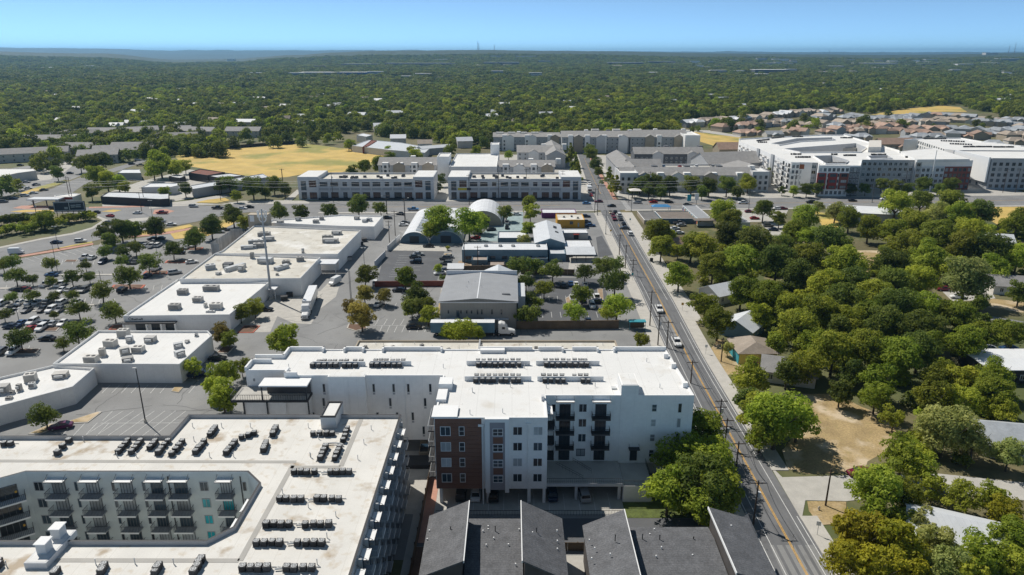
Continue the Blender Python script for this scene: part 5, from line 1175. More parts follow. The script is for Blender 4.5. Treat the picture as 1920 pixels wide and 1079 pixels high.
# ------------------------------------------------------------------ grey roofed apartments behind them
GA = 'grey roofed apartments north of the avenue'
def apt_gable(label, uL, uR, vE, Y, zE, zR, W_, wall='grey_wall_light', wins=8, bays=0, roof='shingle_grey'):
    x0, x1 = xat(uL, Y, zE), xat(uR, Y, zE); L_ = x1 - x0
    g = gable('apartment_block', label, 'building', ((x0 + x1) / 2, Y + W_ / 2), L_, W_, 0, zE, zR, wall, roof, GA, wins=wins, wrow=tuple(z for z in (1.8, 4.8, 7.6, 10.4) if z < zE - .9))
    nc = max(2, int(L_ / 17))
    for k in range(nc):
        x = -L_ / 2 + L_ * (k + .5) / nc + 4; hw = 3.6; r_ = MB(); y0 = -W_ / 2 - 1.3; zt = zE + 1.9
        r_.quad((x - hw - .4, y0 - .4, zE - .1), (x, y0 - .4, zt), (x, 0, zt), (x - hw - .4, 0, zE - .1)); r_.quad((x, y0 - .4, zt), (x + hw + .4, y0 - .4, zE - .1), (x + hw + .4, 0, zE - .1), (x, 0, zt)); r_.build('cross_roof', roof, g)
        MB().box(x - hw, x + hw, y0, -W_ / 2 + .5, 0, zE - .15).poly([(x - hw, y0 - .01, zE - .15), (x + hw, y0 - .01, zE - .15), (x, y0 - .01, zt - .15)]).build('cross_wing', rnd.choice(['grey_wall_light', 'white_wall', 'tan_wall']), g)
        MB().box(x + 6, x + 9, 1, 5, zE, zR + .6).build('roof_well', rnd.choice(['roof_white', 'grey_dark']), g)
    for k in range(bays):
        x = -L_ / 2 + L_ * (k + .5) / bays
        MB().box(x - 1.9, x + 1.9, -W_ / 2 - 1.1, -W_ / 2 + 2.2, 0, zE + 1.5).build('white_bay', 'white_wall', g)
        fm, pm = win_mesh(1.6, 1.7, 2, 'grey_dark')
        for z in (1.8, 4.8, 7.6):
            if z < zE - .5: o = link('window', fm, g, (x, -W_ / 2 - 1.11, z)); link('pane', pm, o)
    return g
apt_gable('grey roofed apartment row with white bays behind the left commercial building', 709, 818, 0, 448, 8.6, 12.2, 17, bays=4)
apt_gable('grey roofed apartment row with white bays behind the right commercial building', 935, 1040, 0, 440, 8.8, 11.6, 16, bays=4)
apt_gable('grey roofed apartment row far behind the right commercial building', 970, 1050, 0, 505, 9.0, 12.5, 24)
gable('apartment_block', 'grey roofed wing along the street, left side', 'building', (30, 520), 60, 13, math.pi / 2, 9, 12.4, 'grey_wall', 'shingle_grey', GA)
poly_building('tower_block', 'white flat topped corner tower between the grey apartment roofs', 'building', rect(xat(820, 438, 8), xat(842, 438, 8), 438, 456), 15.2, 'white_wall', 'roof_white', group=GA)
poly_building('parking_deck', 'pale flat roofed deck between the grey apartment rows', 'building', rect(xat(843, 430, 8), xat(932, 430, 8), 428, 488), 10.6, 'grey_wall_light', 'roof_white', group=GA)
poly_building('tower_block', 'slim white tower at the far corner of the parking deck', 'building', rect(xat(920, 486, 8), xat(936, 486, 8), 484, 497), 17, 'white_wall', 'roof_white', group=GA)
gable('shed', 'tilted white roofed shed left of the apartments', 'building', T('n', 875, 200), 26, 10, .55, 5, 6.5, 'grey_wall', 'metal_light')
apt_gable('long four storey apartment row with white bays at the forest edge, left part', 925, 1052, 0, 585, 11, 13.5, 18, wall='grey_wall', wins=14, bays=3)
apt_gable('long four storey apartment row with white bays at the forest edge, middle part', 1054, 1180, 0, 570, 12.5, 16.0, 24, wall='grey_wall', wins=14, bays=4)
apt_gable('long four storey apartment row at the forest edge, right part', 1182, 1290, 0, 570, 12.5, 16.5, 30, wall='grey_wall', wins=12, bays=1)
poly_building('tower_block', 'white end block of the apartments at the forest edge', 'building', rect(xat(1284, 560, 8), xat(1312, 560, 8), 560, 590), 15, 'white_wall', 'roof_white', group=GA)
for k in range(7):
    g = (930 + k * 22 if k < 4 else 1110 + (k - 4) * 40); poly_building('roof_terrace', 'flat white roof box on the apartments at the forest edge', 'roof box', rect(xat(g, 590, 14), xat(g, 590, 14) + 6, 592, 598), 16.2 if k > 3 else 13.8, 'cream_wall', 'roof_white', .3, group='roof boxes at the forest edge')
# apartments right of the street
apt_gable('grey roofed apartment row behind trees along the avenue', 1164, 1412, 0, 405, 9.2, 12.6, 15, bays=5, wins=16)
apt_gable('grey roofed apartment row at the back of the court right of the street', 1190, 1320, 0, 486, 10.5, 14.0, 16, wall='grey_dark', wins=14)
gable('apartment_block', 'grey roofed apartment wing along the street, right side', 'building', (71, 450), 74, 14, math.pi / 2, 9.5, 13, 'grey_wall', 'shingle_grey', GA)
gable('apartment_block', 'grey gabled cross wing on the street side', 'building', (80, 436), 20, 17, .0, 9.5, 14, 'grey_wall', 'shingle_grey', GA)
gable('apartment_block', 'grey gabled wing right of the court', 'building', (139, 462), 38, 26, .2, 9.5, 15, 'grey_wall', 'shingle_grey', GA)
gable('apartment_block', 'grey gabled wing right of the parking deck', 'building', (140, 430), 26, 22, math.pi / 2 + .2, 9.2, 13, 'grey_wall', 'shingle_grey', GA, hip=5)
deck = poly_building('parking_deck', 'white parking deck with cars inside the apartments right of the street', 'building', rect(84, 134, 424, 446), 9.6, 'white_wall', 'concrete_plain', 1.0, group=GA)
for (u0, u1, y0_, y1_, zt, lb_) in ((1410, 1441, 404, 424, 11.4, 'white corner block of the apartments by the avenue, right end'), (1162, 1196, 398, 420, 11.6, 'pale blue corner block of the apartments at the street corner')):
    b = poly_building('corner_block', lb_, 'building', rect(xat(u0, y0_, 6), xat(u1, y0_, 6), y0_, y1_), zt, 'grey_wall_light', 'roof_white', group=GA)
    grid_windows(b, (xat(u0, y0_, 6), y0_), (xat(u1, y0_, 6), y0_), (1.9, 5.0, 8.2), 3, 1.5, 1.8, 2, 'grey_dark')

# ------------------------------------------------------------------ white apartments with courts on the right
zh = 17.0
big = [T('m', x, y, zh) for x, y in ((368, 228), (548, 232), (552, 250), (832, 252), (842, 212), (1192, 214), (1200, 218), (1582, 216), (1310, 132), (1092, 158), (1090, 150), (720, 46), (560, 45), (20, 72), (22, 88))]
bholes = [[(p.x, p.y) for p in PT('m', h, zh)] for h in (((235, 103), (405, 70), (640, 63), (660, 76), (430, 88), (290, 112)), ((320, 138), (800, 102), (870, 130), (830, 158), (430, 160)), ((520, 186), (640, 183), (750, 216), (730, 234), (600, 236)), ((880, 186), (1010, 182), (1040, 200), (900, 204)))]
bc = Bld('apartment_building', 'large white five storey apartment complex with inner garage on the right', 'building', T('m', 700, 300))
ring_shell(bc, [(p.x, p.y) for p in big], bholes, zh, zh - .8, 'white_wall', 'grey_wall_light', 'roof_white', 'white_paint')
gp = [T('m', x, y, 12.5) for x, y in ((330, 144), (780, 112), (840, 132), (800, 152), (440, 156))]
bc.part('garage_deck', MB().prism([(p.x, p.y) for p in gp], 0, 14.2), 'concrete_plain')
gq = [T('m', x, y, 17) for x, y in ((880, 155), (965, 155), (965, 108), (885, 108))]; bc.part('stair_tower', MB().prism([(p.x, p.y) for p in gq], 12, 19.5), 'cream_wall')
def bay(b, t, a, c, z, proud, zt, m, name='wall_panel', z0=0.0):
    A, C = T(t, *a, z), T(t, *c, z); d, L_, ang, nn = wall_frame(A, C); o = MB().box(0, L_, -proud, -.01, z0, zt).mesh(name, [m]); return b.put(name, o, (A.x, A.y, 0), ang), A, C, d, L_, ang, nn
def pt_on(A, d, nn, s, off): return (A.x + d.x * s + nn.x * off, A.y + d.y * s + nn.y * off)
FZ = (2.0, 5.2, 8.4, 11.6, 14.6)
# front faces, left to right
fr = [(((372, 229), (425, 229)), 'white_wall', 2), (((430, 229), (500, 230)), 'grey_wall_light', 2), (((502, 230), (546, 232)), 'grey_wall', 1), (((553, 250), (760, 251)), 'white_wall', 7), (((762, 251), (831, 252)), 'grey_dark', 3), (((843, 212), (1190, 214)), 'grey_wall', 10), (((1202, 218), (1240, 218)), 'grey_wall', 1), (((1400, 217), (1580, 216)), 'brick_red', 6), (((1242, 218), (1398, 217)), 'grey_wall_light', 5)]
for i, ((a, c), m_, n) in enumerate(fr):
    zt_ = 13.4 if i in (7, 8) else (16.9 if i != 4 else 16.0)
    o, A, C, d, L_, ang, nn = bay(bc, 'm', a, c, zh, .25 if i % 2 else .5, zt_, m_)
    off = (.25 if i % 2 else .5) + .015
    for z in FZ[:4 if i in (7, 8) else 5]:
        for k in range(n):
            s = L_ * (k + .5) / n; p = pt_on(A, d, nn, s, off); window(bc, (*p, z), ang, min(2.4, L_ / n * .66), 2.0, 2, 'white_paint' if m_ != 'brick_red' else 'grey_dark')
    if i == 3:
        for s0, col in ((.12, 'red_panel'), (.48, 'red_panel'), (.84, 'brick_red')):
            p = pt_on(A, d, nn, L_ * s0, .3); bc.put('red_bay', MB().box(-2.4, 2.4, -.6, 0, 4, 12.8).mesh('red_bay', [col]), (*p, 0), ang)
            for z in FZ[1:4]: q = pt_on(A, d, nn, L_ * s0, .92); window(bc, (*q, z), ang, 3.2, 1.6, 3, 'grey_dark')
    if i == 1: q = pt_on(A, d, nn, L_ * .15, .27); bc.put('orange_niche', MB().box(-1.4, 1.4, -.1, 0, 13.2, 15.8).mesh('orange_niche', [defm('orange', (0.30, 0.10, 0.04)) and 'orange']), (*q, 0), ang)
# west face: balconies between white frames
A, C = T('m', 24, 88, zh), T('m', 368, 228, zh); d, L_, ang, nn = wall_frame(A, C)
for k in range(22):
    s = L_ * (k + .5) / 22
    if k in (9, 15): bc.put('grey_pier', MB().box(-2.2, 2.2, -.8, -.01, 0, 17.2).mesh('grey_pier', ['grey_wall']), (*pt_on(A, d, nn, s, 0), 0), ang); continue
    for z in (1.2, 4.4, 7.6, 10.8, 13.6):
        if k % 2: balcony(bc, (*pt_on(A, d, nn, s, 0), z), ang, 4.2, 1.6, 1.05, 'white_paint', 'charcoal', 'white_paint', 3.0, 2.2, 'charcoal', 'pane_dark')
        else: window(bc, (*pt_on(A, d, nn, s, .01), z + 1.2), ang, 1.8, 1.8, 2, 'white_paint')
for rn, (x, y, n) in zip('western,far left,far middle,left front,left corner,middle front,garage,inner,right inner,east,far right,near west'.split(','), ((140, 90, 9), (240, 72, 10), (380, 62, 6), (370, 180, 5), (400, 200, 7), (590, 240, 10), (640, 182, 3), (720, 188, 6), (905, 183, 7), (1135, 200, 8), (700, 70, 7), (150, 100, 5))):
    a = T('m', x, y, zh - .8)
    for k in range(n): condenser((a.x + k * 1.35, a.y + (k * .9 if x in (140, 240) else 0) * (1 if x != 370 else -1), zh - .8), f'tiny dark condenser on the large white complex, {rn} row', 'condensers on the large white complex', 0, 1.15)
cb_ = [T('m', x, y, 19.2) for x, y in ((1205, 216), (1580, 215), (1330, 135), (1090, 150))]
sm = [T('m', x, y, 18.2) for x, y in ((1100, 155), (1330, 132), (1560, 205), (1210, 208))]
bc.part('east_roof', MB().prism([(p.x, p.y) for p in sm], zh - .75, 17.9), 'roof_white')
# second white complex and the corner tower at the right edge
zp = 16.0
p2 = [T('m', x, y, zp) for x, y in ((1122, 78), (1215, 82), (1395, 140), (1480, 152), (1960, 156), (2100, 156), (2100, 128), (1900, 118), (1640, 90), (1500, 66), (1260, 66))]
rb_ = poly_building('apartment_building', 'long white apartment complex behind the large complex on the right', 'building', p2, zp, 'white_wall', 'roof_white', .7)
for (a, c, n) in (((1215, 82), (1395, 140), 12), ((1480, 152), (1960, 156), 16)):
    A, C = T('m', *a, zp), T('m', *c, zp); grid_windows(rb_, A, C, FZ[:5], n, 1.9, 1.9, 2, 'grey_dark')
A, C = T('m', 1215, 82, zp), T('m', 1390, 138, zp); d, L_, ang, nn = wall_frame(A, C); rb_.put('grey_cladding', MB().box(1, L_ - 1, -.3, -.25, 5, 15).mesh('grey_cladding', ['grey_wall']), (A.x, A.y, 0), ang) if False else None
for rn, (x, y, n) in zip(('far', 'left slanted', 'right slanted', 'front left', 'front right'), ((1255, 76, 12), (1370, 90, 10), (1430, 110, 9), (1520, 130, 14), (1720, 132, 10))):
    a = T('m', x, y, zp - .7)
    for k in range(n): condenser((a.x + k * 1.4, a.y - (k * .6 if x in (1370, 1430) else 0), zp - .7), f'tiny dark condenser on the long white complex, {rn} row', 'condensers on the long white complex', 0, 1.15)
zq = 18.0
p3 = [T('m', x, y, zq) for x, y in ((1690, 172), (1642, 176), (1690, 168))]
yb = T('m', 1690, 410).y
xa = xat(1380 + 1690 / 3.5556, yb, 10)
rt = poly_building('apartment_tower', 'grey and white corner apartment building at the right edge', 'building', [(xa, yb), (xa + 46, yb - 3), (xa + 50, yb + 34), (xa - 1, yb + 36)], zq, 'grey_wall', 'roof_white', .6)
grid_windows(rt, (xa, yb), (xa + 46, yb - 3), FZ, 13, 1.9, 1.9, 2, 'grey_dark', m0=2); grid_windows(rt, (xa - 1, yb + 36), (xa, yb), FZ, 6, 1.6, 1.9, 1, 'grey_dark')
rt.part('white_frame', MB().box(xa - 1.4, xa - .5, yb + .5, yb + 34, 4, zq + .4), 'white_paint'); rt.part('dark_panel', MB().box(xa + 6, xa + 44, yb - 3.4, yb - 3.1, 10, 16), 'grey_wall') if False else None

# ------------------------------------------------------------------ left: apartments among trees, sheds, filling station
NA = 'grey roofed walk-up apartments among trees at far left'
def walkup(label, t, x, y, L_, W_, rz, wins=6, ze=6.2, zr=9.4):
    c = T(t, x, y, 6); gable('apartment_block', label, 'building', (c.x, c.y), L_, W_, rz, ze, zr, 'cream_wall', 'shingle_tan' if False else 'shingle_grey', NA, wins=wins, wrow=(1.6, 4.5))
walkup('grey roofed walk-up apartments at the left edge, long roof', 'j1', 240, 360, 62, 15, .42, 10); walkup('grey roofed walk-up apartments, back row left', 'j1', 580, 195, 46, 15, .1); walkup('grey roofed walk-up apartments, back row second', 'j1', 900, 130, 38, 14, .5); walkup('grey roofed walk-up apartments, back row right with white gable', 'j1', 1380, 105, 50, 15, .0, 8)
walkup('grey roofed walk-up apartments, white gable end', 'j1', 1700, 90, 26, 15, .55); walkup('grey roofed walk-up apartments in mid court', 'j1', 980, 290, 30, 13, .0); walkup('grey roofed walk-up apartments by the road, near', 'j1', 1180, 375, 26, 14, .3); walkup('grey roofed walk-up apartments by the road, middle', 'j1', 1400, 320, 32, 14, .35); walkup('grey roofed walk-up apartments by the road, far with pale gable', 'j1', 1600, 285, 32, 14, .1)
walkup('grey roofed walk-up apartments beyond the road, left', 'j2', 330, 165, 34, 14, .25); walkup('grey roofed walk-up apartments beyond the road, back', 'j2', 340, 80, 24, 13, .3); walkup('grey roofed walk-up apartments beyond the road, blue gable', 'j2', 590, 95, 34, 14, -.2); walkup('grey roofed house row above the field', 'j2', 1130, 95, 32, 14, .0)
def flat(name, label, t, pts, z, wall, roof, par=.35): return poly_building(name, label, 'building', quadpts(t, pts, z), z, wall, roof, par)
flat('clinic_building', 'white flat roofed building at the left edge by the parking', 'j1', [(-200, 700), (20, 640), (210, 600), (430, 572), (390, 548), (-200, 548)], 5.5, 'cream_wall', 'roof_white')
fs = flat('filling_station_shop', 'small white station shop with red fascia by the junction', 'j1', [(648, 888), (860, 888), (965, 850), (860, 838), (650, 868)], 4.2, 'white_wall', 'roof_white')
A, C = T('j1', 648, 888, 4.2), T('j1', 860, 888, 4.2); d, L_, ang, nn = wall_frame(A, C); fs.put('red_fascia', MB().box(0, L_, -.15, -.01, 3.0, 4.25).mesh('red_fascia', ['red_panel']), (A.x, A.y, 0), ang); window(fs, (*pt_on(A, d, nn, 4, .02), 1.6), ang, 3, 2.4, 2, 'grey_dark')
c = T('j1', 545, 905, 4); cnp = thing('fuel_canopy', 'flat pale fuel canopy on posts left of the station shop', 'canopy', (c.x, c.y, 0)); MB().box(-8, 8, -3.2, 3.2, 3.6, 4.2).build('roof', 'metal_light', cnp)
for x in (-7, 0, 7): MB().box(x - .2, x + .2, -.2, .2, 0, 3.6).build('post', 'grey_dark', cnp)
flat('long_shed', 'long low building with pale roof and dark wall by the junction', 'j1', [(1195, 880), (1904, 912), (2010, 905), (2010, 840), (1290, 824)], 4.0, 'charcoal', 'metal_light')
flat('shed', 'white gabled storage shed with two grey doors left', 'j1', [(1680, 770), (1780, 722), (2100, 720), (2130, 745), (2040, 765)], 4.6, 'grey_wall_light', 'metal_white')
flat('long_shed', 'long pale roofed workshop slanting along the avenue at left', 'j2', [(490, 748), (515, 792), (1420, 648), (1350, 608)], 5.0, 'grey_wall', 'metal_light')
flat('shed', 'rust red roofed open shed below the dry field', 'j2', [(465, 595), (600, 552), (900, 592), (690, 628)], 4.6, 'charcoal', defm('rust_red', (0.20, 0.075, 0.05), var=.15) and 'rust_red')
flat('shed', 'pale blue roofed shed beside the rust red shed', 'j2', [(690, 632), (960, 603), (1135, 632), (820, 655)], 4.2, 'charcoal', 'metal_light')
flat('shed', 'small pale carport roof left of the rust red shed', 'j2', [(230, 640), (330, 618), (430, 640), (360, 660)], 3.4, 'charcoal', 'metal_light')
flat('white_shed', 'white roofed building by the side road', 'j1', [(1395, 600), (1680, 600), (1660, 555), (1450, 558)], 4.5, 'grey_wall', 'metal_white')
flat('shed', 'low white block at the end of the long workshop', 'j2', [(1475, 685), (1560, 685), (1560, 662), (1500, 662)], 3.6, 'cream_wall', 'roof_white')
flat('long_shed', 'long white roofed shed with rust stripe beyond the field', 'B', [(60, 640), (155, 607), (330, 622), (500, 652), (470, 680), (280, 665)], 5.0, 'grey_wall_light', 'metal_light')
flat('shed', 'rust brown roof stripe section of the shed beyond the field', 'B', [(118, 648), (150, 642), (200, 612), (170, 608)], 5.2, 'brick_red', 'rust_red')
flat('shed', 'small white house with bright roof beyond the field', 'B', [(85, 580), (140, 590), (175, 580), (120, 570)], 6.0, 'cream_wall', 'metal_white')
board_fence('field_fence', 'dark fence along the far edge of the dry field', T('j2', 250, 395), T('j2', 700, 335), 2.6, 'charcoal', 4); board_fence('field_fence', 'dark fence along the upper edge of the dry field', T('j2', 705, 334), T('j2', 1740, 250), 2.6, 'charcoal', 4); board_fence('field_fence', 'dark fence at the right end of the dry field', T('B', 20, 645), T('B', 60, 668), 2.2, 'charcoal', 4)
board_fence('wooden_fence', 'brown fence beside the side road above the field', T('j2', 580, 318), T('j2', 800, 268), 2.8, 'brick_red', 4)

# walls and fences in the middle block
def mwall(label, t, a, b, h, m, step=3.0): return board_fence('block_wall', label, T(t, *a), T(t, *b), h, m, step, cat='wall', th=.25)
mwall('grey wall along the lane left of the walled car park, lower run', 'E', (190, 425), (248, 365), 2.4, 'grey_wall_light'); mwall('grey wall along the lane left of the walled car park, upper run', 'E', (262, 335), (330, 272), 2.4, 'grey_wall_light')
mwall('dark red wall at the near side of the walled car park', 'E', (190, 535), (585, 532), 2.0, 'brick_red'); mwall('dark wall behind the grey workshop', 'E', (605, 455), (1000, 445), 2.4, 'wood_fence'); mwall('brown wooden wall below the tree shaded car park', 'E', (985, 775), (1560, 770), 2.6, 'wood_fence', 2.0); mwall('white gate panel left of the blue trailer', 'E', (525, 770), (562, 770), 3.2, 'grey_wall_light')
mwall('wooden fence above the tree shaded car park', 'E', (1010, 462), (1310, 470), 2.2, 'wood_fence', 2.5)

# houses in the wood on the right
RH = 'houses among the trees on the right'
def house_at(label, t, x, y, L_, W_, rz, wall, roof, z=4.5, hip=0.0, e=3.0, r=5.2, g=RH): c = T(t, x, y, z); return gable('house', label, 'house', (c.x, c.y), L_, W_, rz, e, r, wall, roof, g, hip=hip, wins=3, wrow=(1.6,))
hc = house_at('small house with tan roof and yellow, teal and magenta walls', 'F', 395, 845, 9.5, 9.5, math.pi / 2, 'lime_wall', 'shingle_tan', 4.2, 2.5, 3.2, 5.0)
MB().box(-4.85, -4.76, -4.6, 1.6, 0, 1.4).build('magenta_base', 'magenta', hc); MB().box(-4.7, 4.0, 4.76, 4.86, 0, 2.6).build('teal_side', 'teal', hc)
house_at('pale metal roofed house under the trees near the street, upper', 'F', 215, 535, 10, 9, .5, 'cream_wall', 'metal_light', 4); house_at('pale metal roofed house under the trees near the street, lower', 'F', 340, 720, 10, 9, .9, 'blue_wall', 'metal_light', 4)
house_at('grey roofed white house below the colourful house', 'F', 600, 960, 12, 9, -.35, 'cream_wall', 'shingle_grey', 4); house_at('white flat roofed house with dark wall at the right edge', 'F', 1830, 935, 16, 12, .0, 'charcoal', 'metal_white', 4, 0, 3.6, 3.9)
house_at('grey roofed house at the right edge, upper', 'F', 1850, 490, 14, 11, -.2, 'cream_wall', 'shingle_grey', 4); house_at('pale roofed building beside the avenue among trees', 'F', 1060, 105, 34, 17, -.25, 'grey_wall', 'metal_white', 4, 0, 4.2, 5.0)
house_at('pale metal roofed house by the lower lane, tree shaded', 'I', 1530, 790, 13, 10, -.45, 'cream_wall', 'metal_light', 4); house_at('dark roofed house in the trees at the right edge', 'I', 1850, 260, 12, 10, -.2, 'cream_wall', 'shingle_slate', 4)
house_at('small grey roofed shed in the trees', 'F', 1395, 590, 5, 4.5, .9, 'grey_wall', 'shingle_grey', 3, 0, 2.4, 3.6); house_at('tan roofed hut beside the street behind big trees', 'k', 770, 415, 7, 6, .8, 'tan_wall', 'shingle_brown', 3.5)
house_at('grey roofed building beyond the woods near the avenue', 'F', 1410, 140, 12, 9, -.2, 'grey_wall', 'shingle_slate', 4); house_at('pale roofed house far right among the trees', 'F', 1740, 250, 14, 9, -.3, 'cream_wall', 'metal_light', 4)
tag(MB().box(-1.8, 1.8, -1.2, 1.2, .1, 2.6).box(-1.9, 1.9, -1.3, 1.3, 2.6, 2.75).build('storage_container', defm('container_blue', (0.07, 0.12, 0.18)) and 'container_blue', None, T('F', 672, 345)), 'dark blue storage container beside the dirt drive', 'container')

# ------------------------------------------------------------------ vehicles
def loft(rings, m=0):
    mb = MB(); n = len(rings[0])
    for r in rings: mb.v += r
    for i in range(len(rings) - 1):
        for k in range(n):
            j = (k + 1) % n; mb.f.append((i * n + k, i * n + j, (i + 1) * n + j, (i + 1) * n + k)); mb.m.append(m)
    mb.f.append(tuple(range(n - 1, -1, -1))); mb.m.append(m)
    b = (len(rings) - 1) * n; mb.f.append(tuple(range(b, b + n))); mb.m.append(m)
    return mb
def ring(x, w, zb, zs, zt, c=.12):      # cross-section at x: half width w, sill, shoulder, top
    return [(x, -w * .9, zb), (x, -w, zb + .18), (x, -w, zs), (x, -w + c, zt), (x, w - c, zt), (x, w, zs), (x, w, zb + .18), (x, w * .9, zb)]
CARS = {}
def car_meshes(kind):
    if kind in CARS: return CARS[kind]
    if kind == 'sedan':
        body = loft([ring(-2.3, .70, .42, .62, .72), ring(-2.2, .84, .28, .80, .94), ring(-1.5, .90, .24, .90, 1.0), ring(.9, .91, .24, .88, .97), ring(1.9, .86, .26, .74, .84), ring(2.25, .74, .36, .60, .68)])
        cab_ = [(-1.75, .99), (-1.05, 1.42), (.15, 1.43), (1.05, .97)]
    elif kind == 'suv':
        body = loft([ring(-2.3, .80, .45, .80, .95), ring(-2.25, .90, .34, 1.0, 1.12), ring(.9, .94, .30, 1.02, 1.12), ring(1.9, .90, .32, .94, 1.04), ring(2.3, .80, .40, .74, .84)])
        cab_ = [(-2.18, 1.11), (-1.95, 1.68), (.35, 1.70), (1.15, 1.11)]
    elif kind == 'pickup':
        body = loft([ring(-2.85, .92, .5, 1.0, 1.08), ring(-.75, .95, .42, 1.02, 1.10), ring(1.2, .96, .42, 1.04, 1.14), ring(2.3, .93, .44, 1.0, 1.10), ring(2.75, .84, .5, .82, .92)])
        cab_ = [(-.85, 1.10), (-.65, 1.78), (.75, 1.80), (1.45, 1.13)]
    else:
        body = loft([ring(-2.7, .92, .45, 1.9, 2.35), ring(-2.6, .97, .36, 2.1, 2.5), ring(1.2, .97, .36, 2.1, 2.5), ring(1.9, .95, .36, 1.3, 1.5), ring(2.6, .84, .42, .9, 1.05)])
        cab_ = [(1.18, 1.5), (1.2, 2.2), (1.3, 2.2), (1.95, 1.5)]
    g = MB(); (xa, za), (xb, zb_), (xc, zc), (xd, zd) = cab_; w0, w1 = .80, .62
    if kind == 'pickup': w0, w1 = .86, .70
    if kind == 'suv': w0, w1 = .85, .70
    if kind == 'van': w0, w1 = .9, .8
    z0 = za - .05; z3 = zd - .05
    A = [(xa, -w0, z0), (xa, w0, z0), (xb, w1, zb_ - .02), (xb, -w1, zb_ - .02)]; D = [(xd, -w0, z3), (xd, w0, z3), (xc, w1, zc - .02), (xc, -w1, zc - .02)]
    g.quad(A[1], A[0], A[3], A[2]); g.quad(D[0], D[1], D[2], D[3]); g.quad(A[0], D[0], D[3], A[3]); g.quad(D[1], A[1], A[2], D[2])
    roof = MB(); roof.box(xb - .05, xc + .05, -w1 - .02, w1 + .02, zb_ - .03, zb_ + .04); s0 = len(roof.v)
    for s in (-1, 1):
        for (p, q) in (((xa, s * w0, z0), (xb, s * w1, zb_)), ((xd, s * w0, z3), (xc, s * w1, zc)), (((xa + xd) / 2, s * (w0 + .01), (z0 + z3) / 2), ((xb + xc) / 2, s * (w1 + .01), zb_))): roof.tube(p, q, .045, n=4)
    if kind == 'pickup':
        roof.box(-2.8, -.8, -.93, -.8, 1.08, 1.2); roof.box(-2.8, -.8, .8, .93, 1.08, 1.2); roof.box(-2.86, -2.74, -.93, .93, 1.08, 1.2)
    lf = MB(); xf = max(v[0] for v in body.v); hz = {'sedan': .62, 'suv': .80, 'pickup': .86, 'van': .95}[kind]
    hl = MB().box(-.10, .02, -.16, .16, -.07, .08).mesh('headlight', ['headlight']); tl = MB().box(-.03, .06, -.12, .12, -.12, .12).mesh('taillight', ['taillight'])
    me = dict(body=body.mesh('body', ['p_white'], False), glass=g.mesh('window_glass', ['car_glass']), roof=roof.mesh('roof', ['p_white']), hl=hl, tl=tl, xf=xf - .12, xr=min(v[0] for v in body.v) + .06, hz=hz,
              bed=MB().box(-2.74, -.86, -.8, .8, 1.085, 1.11).mesh('cargo_bed', ['charcoal']) if kind == 'pickup' else None)
    CARS[kind] = me; return me
wh = MB().tube((0, -.11, 0), (0, .11, 0), .34, n=12); wh_me = wh.mesh('wheel', ['tyre'])
rm = MB().tube((0, -.125, 0), (0, .125, 0), .2, n=8); rm_me = rm.mesh('rim', ['rim'])
def car(p, ang, kind, colour, where, group='cars', detail=True, z=None):
    me = car_meshes(kind); nm = {'sedan': 'car', 'suv': 'suv', 'pickup': 'pickup_truck', 'van': 'van'}[kind]
    words = {'sedan': 'sedan', 'suv': 'suv', 'pickup': 'pickup truck', 'van': 'delivery van'}[kind]
    root = thing(nm, f'{colour} {words} {where}', {'sedan': 'car', 'suv': 'car', 'pickup': 'pickup', 'van': 'van'}[kind], (p[0], p[1], ZR if z is None else z), ang, group)
    swap(link('body', me['body'], root), 'p_' + colour); link('window_glass', me['glass'], root); swap(link('roof', me['roof'], root), 'p_' + colour)
    xw = (-1.35, 1.38) if kind != 'pickup' else (-1.75, 1.75)
    for x in xw:
        for y in (-.80, .80):
            o = link('wheel', wh_me, root, (x, y, .34))
            if detail: link('rim', rm_me, o)
    if detail:
        for y in (-.55, .55): link('headlight', me['hl'], root, (me['xf'], y, me['hz'])); link('taillight', me['tl'], root, (me['xr'], y * 1.15, me['hz'] + .05))
    if me['bed']: link('cargo_bed', me['bed'], root)
    return root
def cars_px(t, lst, where, group, detail=True, z=None, zz=0.0):
    for (x, y, a, k, c) in lst:
        p = T(t, x, y, zz); car(p, R(a), k, c, where, group, detail, z)
PG = 'cars parked in the mall car park'
# mall car park, front to back (pixel of the car's middle on the ground)
S, U, P_, V_ = 'sedan', 'suv', 'pickup', 'van'
cars_px('l', [(25, 408, 95, U, 'grey'), (103, 412, -85, U, 'white'), (355, 315, 180, S, 'black'), (170, 195, 92, S, 'blue'), (85, 225, 180, S, 'dark blue'), (235, 240, 90, S, 'red'), (248, 190, -90, U, 'white'), (325, 195, 90, S, 'grey'), (315, 235, -86, U, 'white'), (405, 200, 92, S, 'silver'), (475, 198, -88, S, 'white'), (550, 195, 90, S, 'grey')], 'in the nearest rows of the mall car park', PG)
cars_px('l', [(25, 45, 90, U, 'white'), (158, 42, 90, S, 'white'), (230, 42, 90, S, 'white'), (290, 40, 90, S, 'silver'), (362, 38, 90, S, 'grey'), (470, 42, 90, U, 'white'), (583, 38, 90, S, 'white'), (85, 92, -90, S, 'black'), (205, 98, -90, S, 'grey'), (323, 95, -90, S, 'black'), (388, 98, -90, U, 'white'), (450, 98, -90, S, 'grey')], 'in the middle rows of the mall car park', PG)
cars_px('D', [(262, 530, 90, P_, 'white'), (347, 530, 90, P_, 'white'), (105, 560, 180, S, 'black'), (135, 558, 180, S, 'maroon'), (348, 562, -90, S, 'white'), (395, 560, 90, S, 'silver'), (450, 560, -90, S, 'black'), (475, 562, -90, U, 'grey'), (290, 475, 180, S, 'blue'), (480, 378, 90, P_, 'white'), (521, 378, 90, S, 'white'), (580, 402, -90, U, 'dark blue'), (690, 562, 90, U, 'black'), (735, 402, 90, S, 'dark blue')], 'in the upper left mall car park', PG)
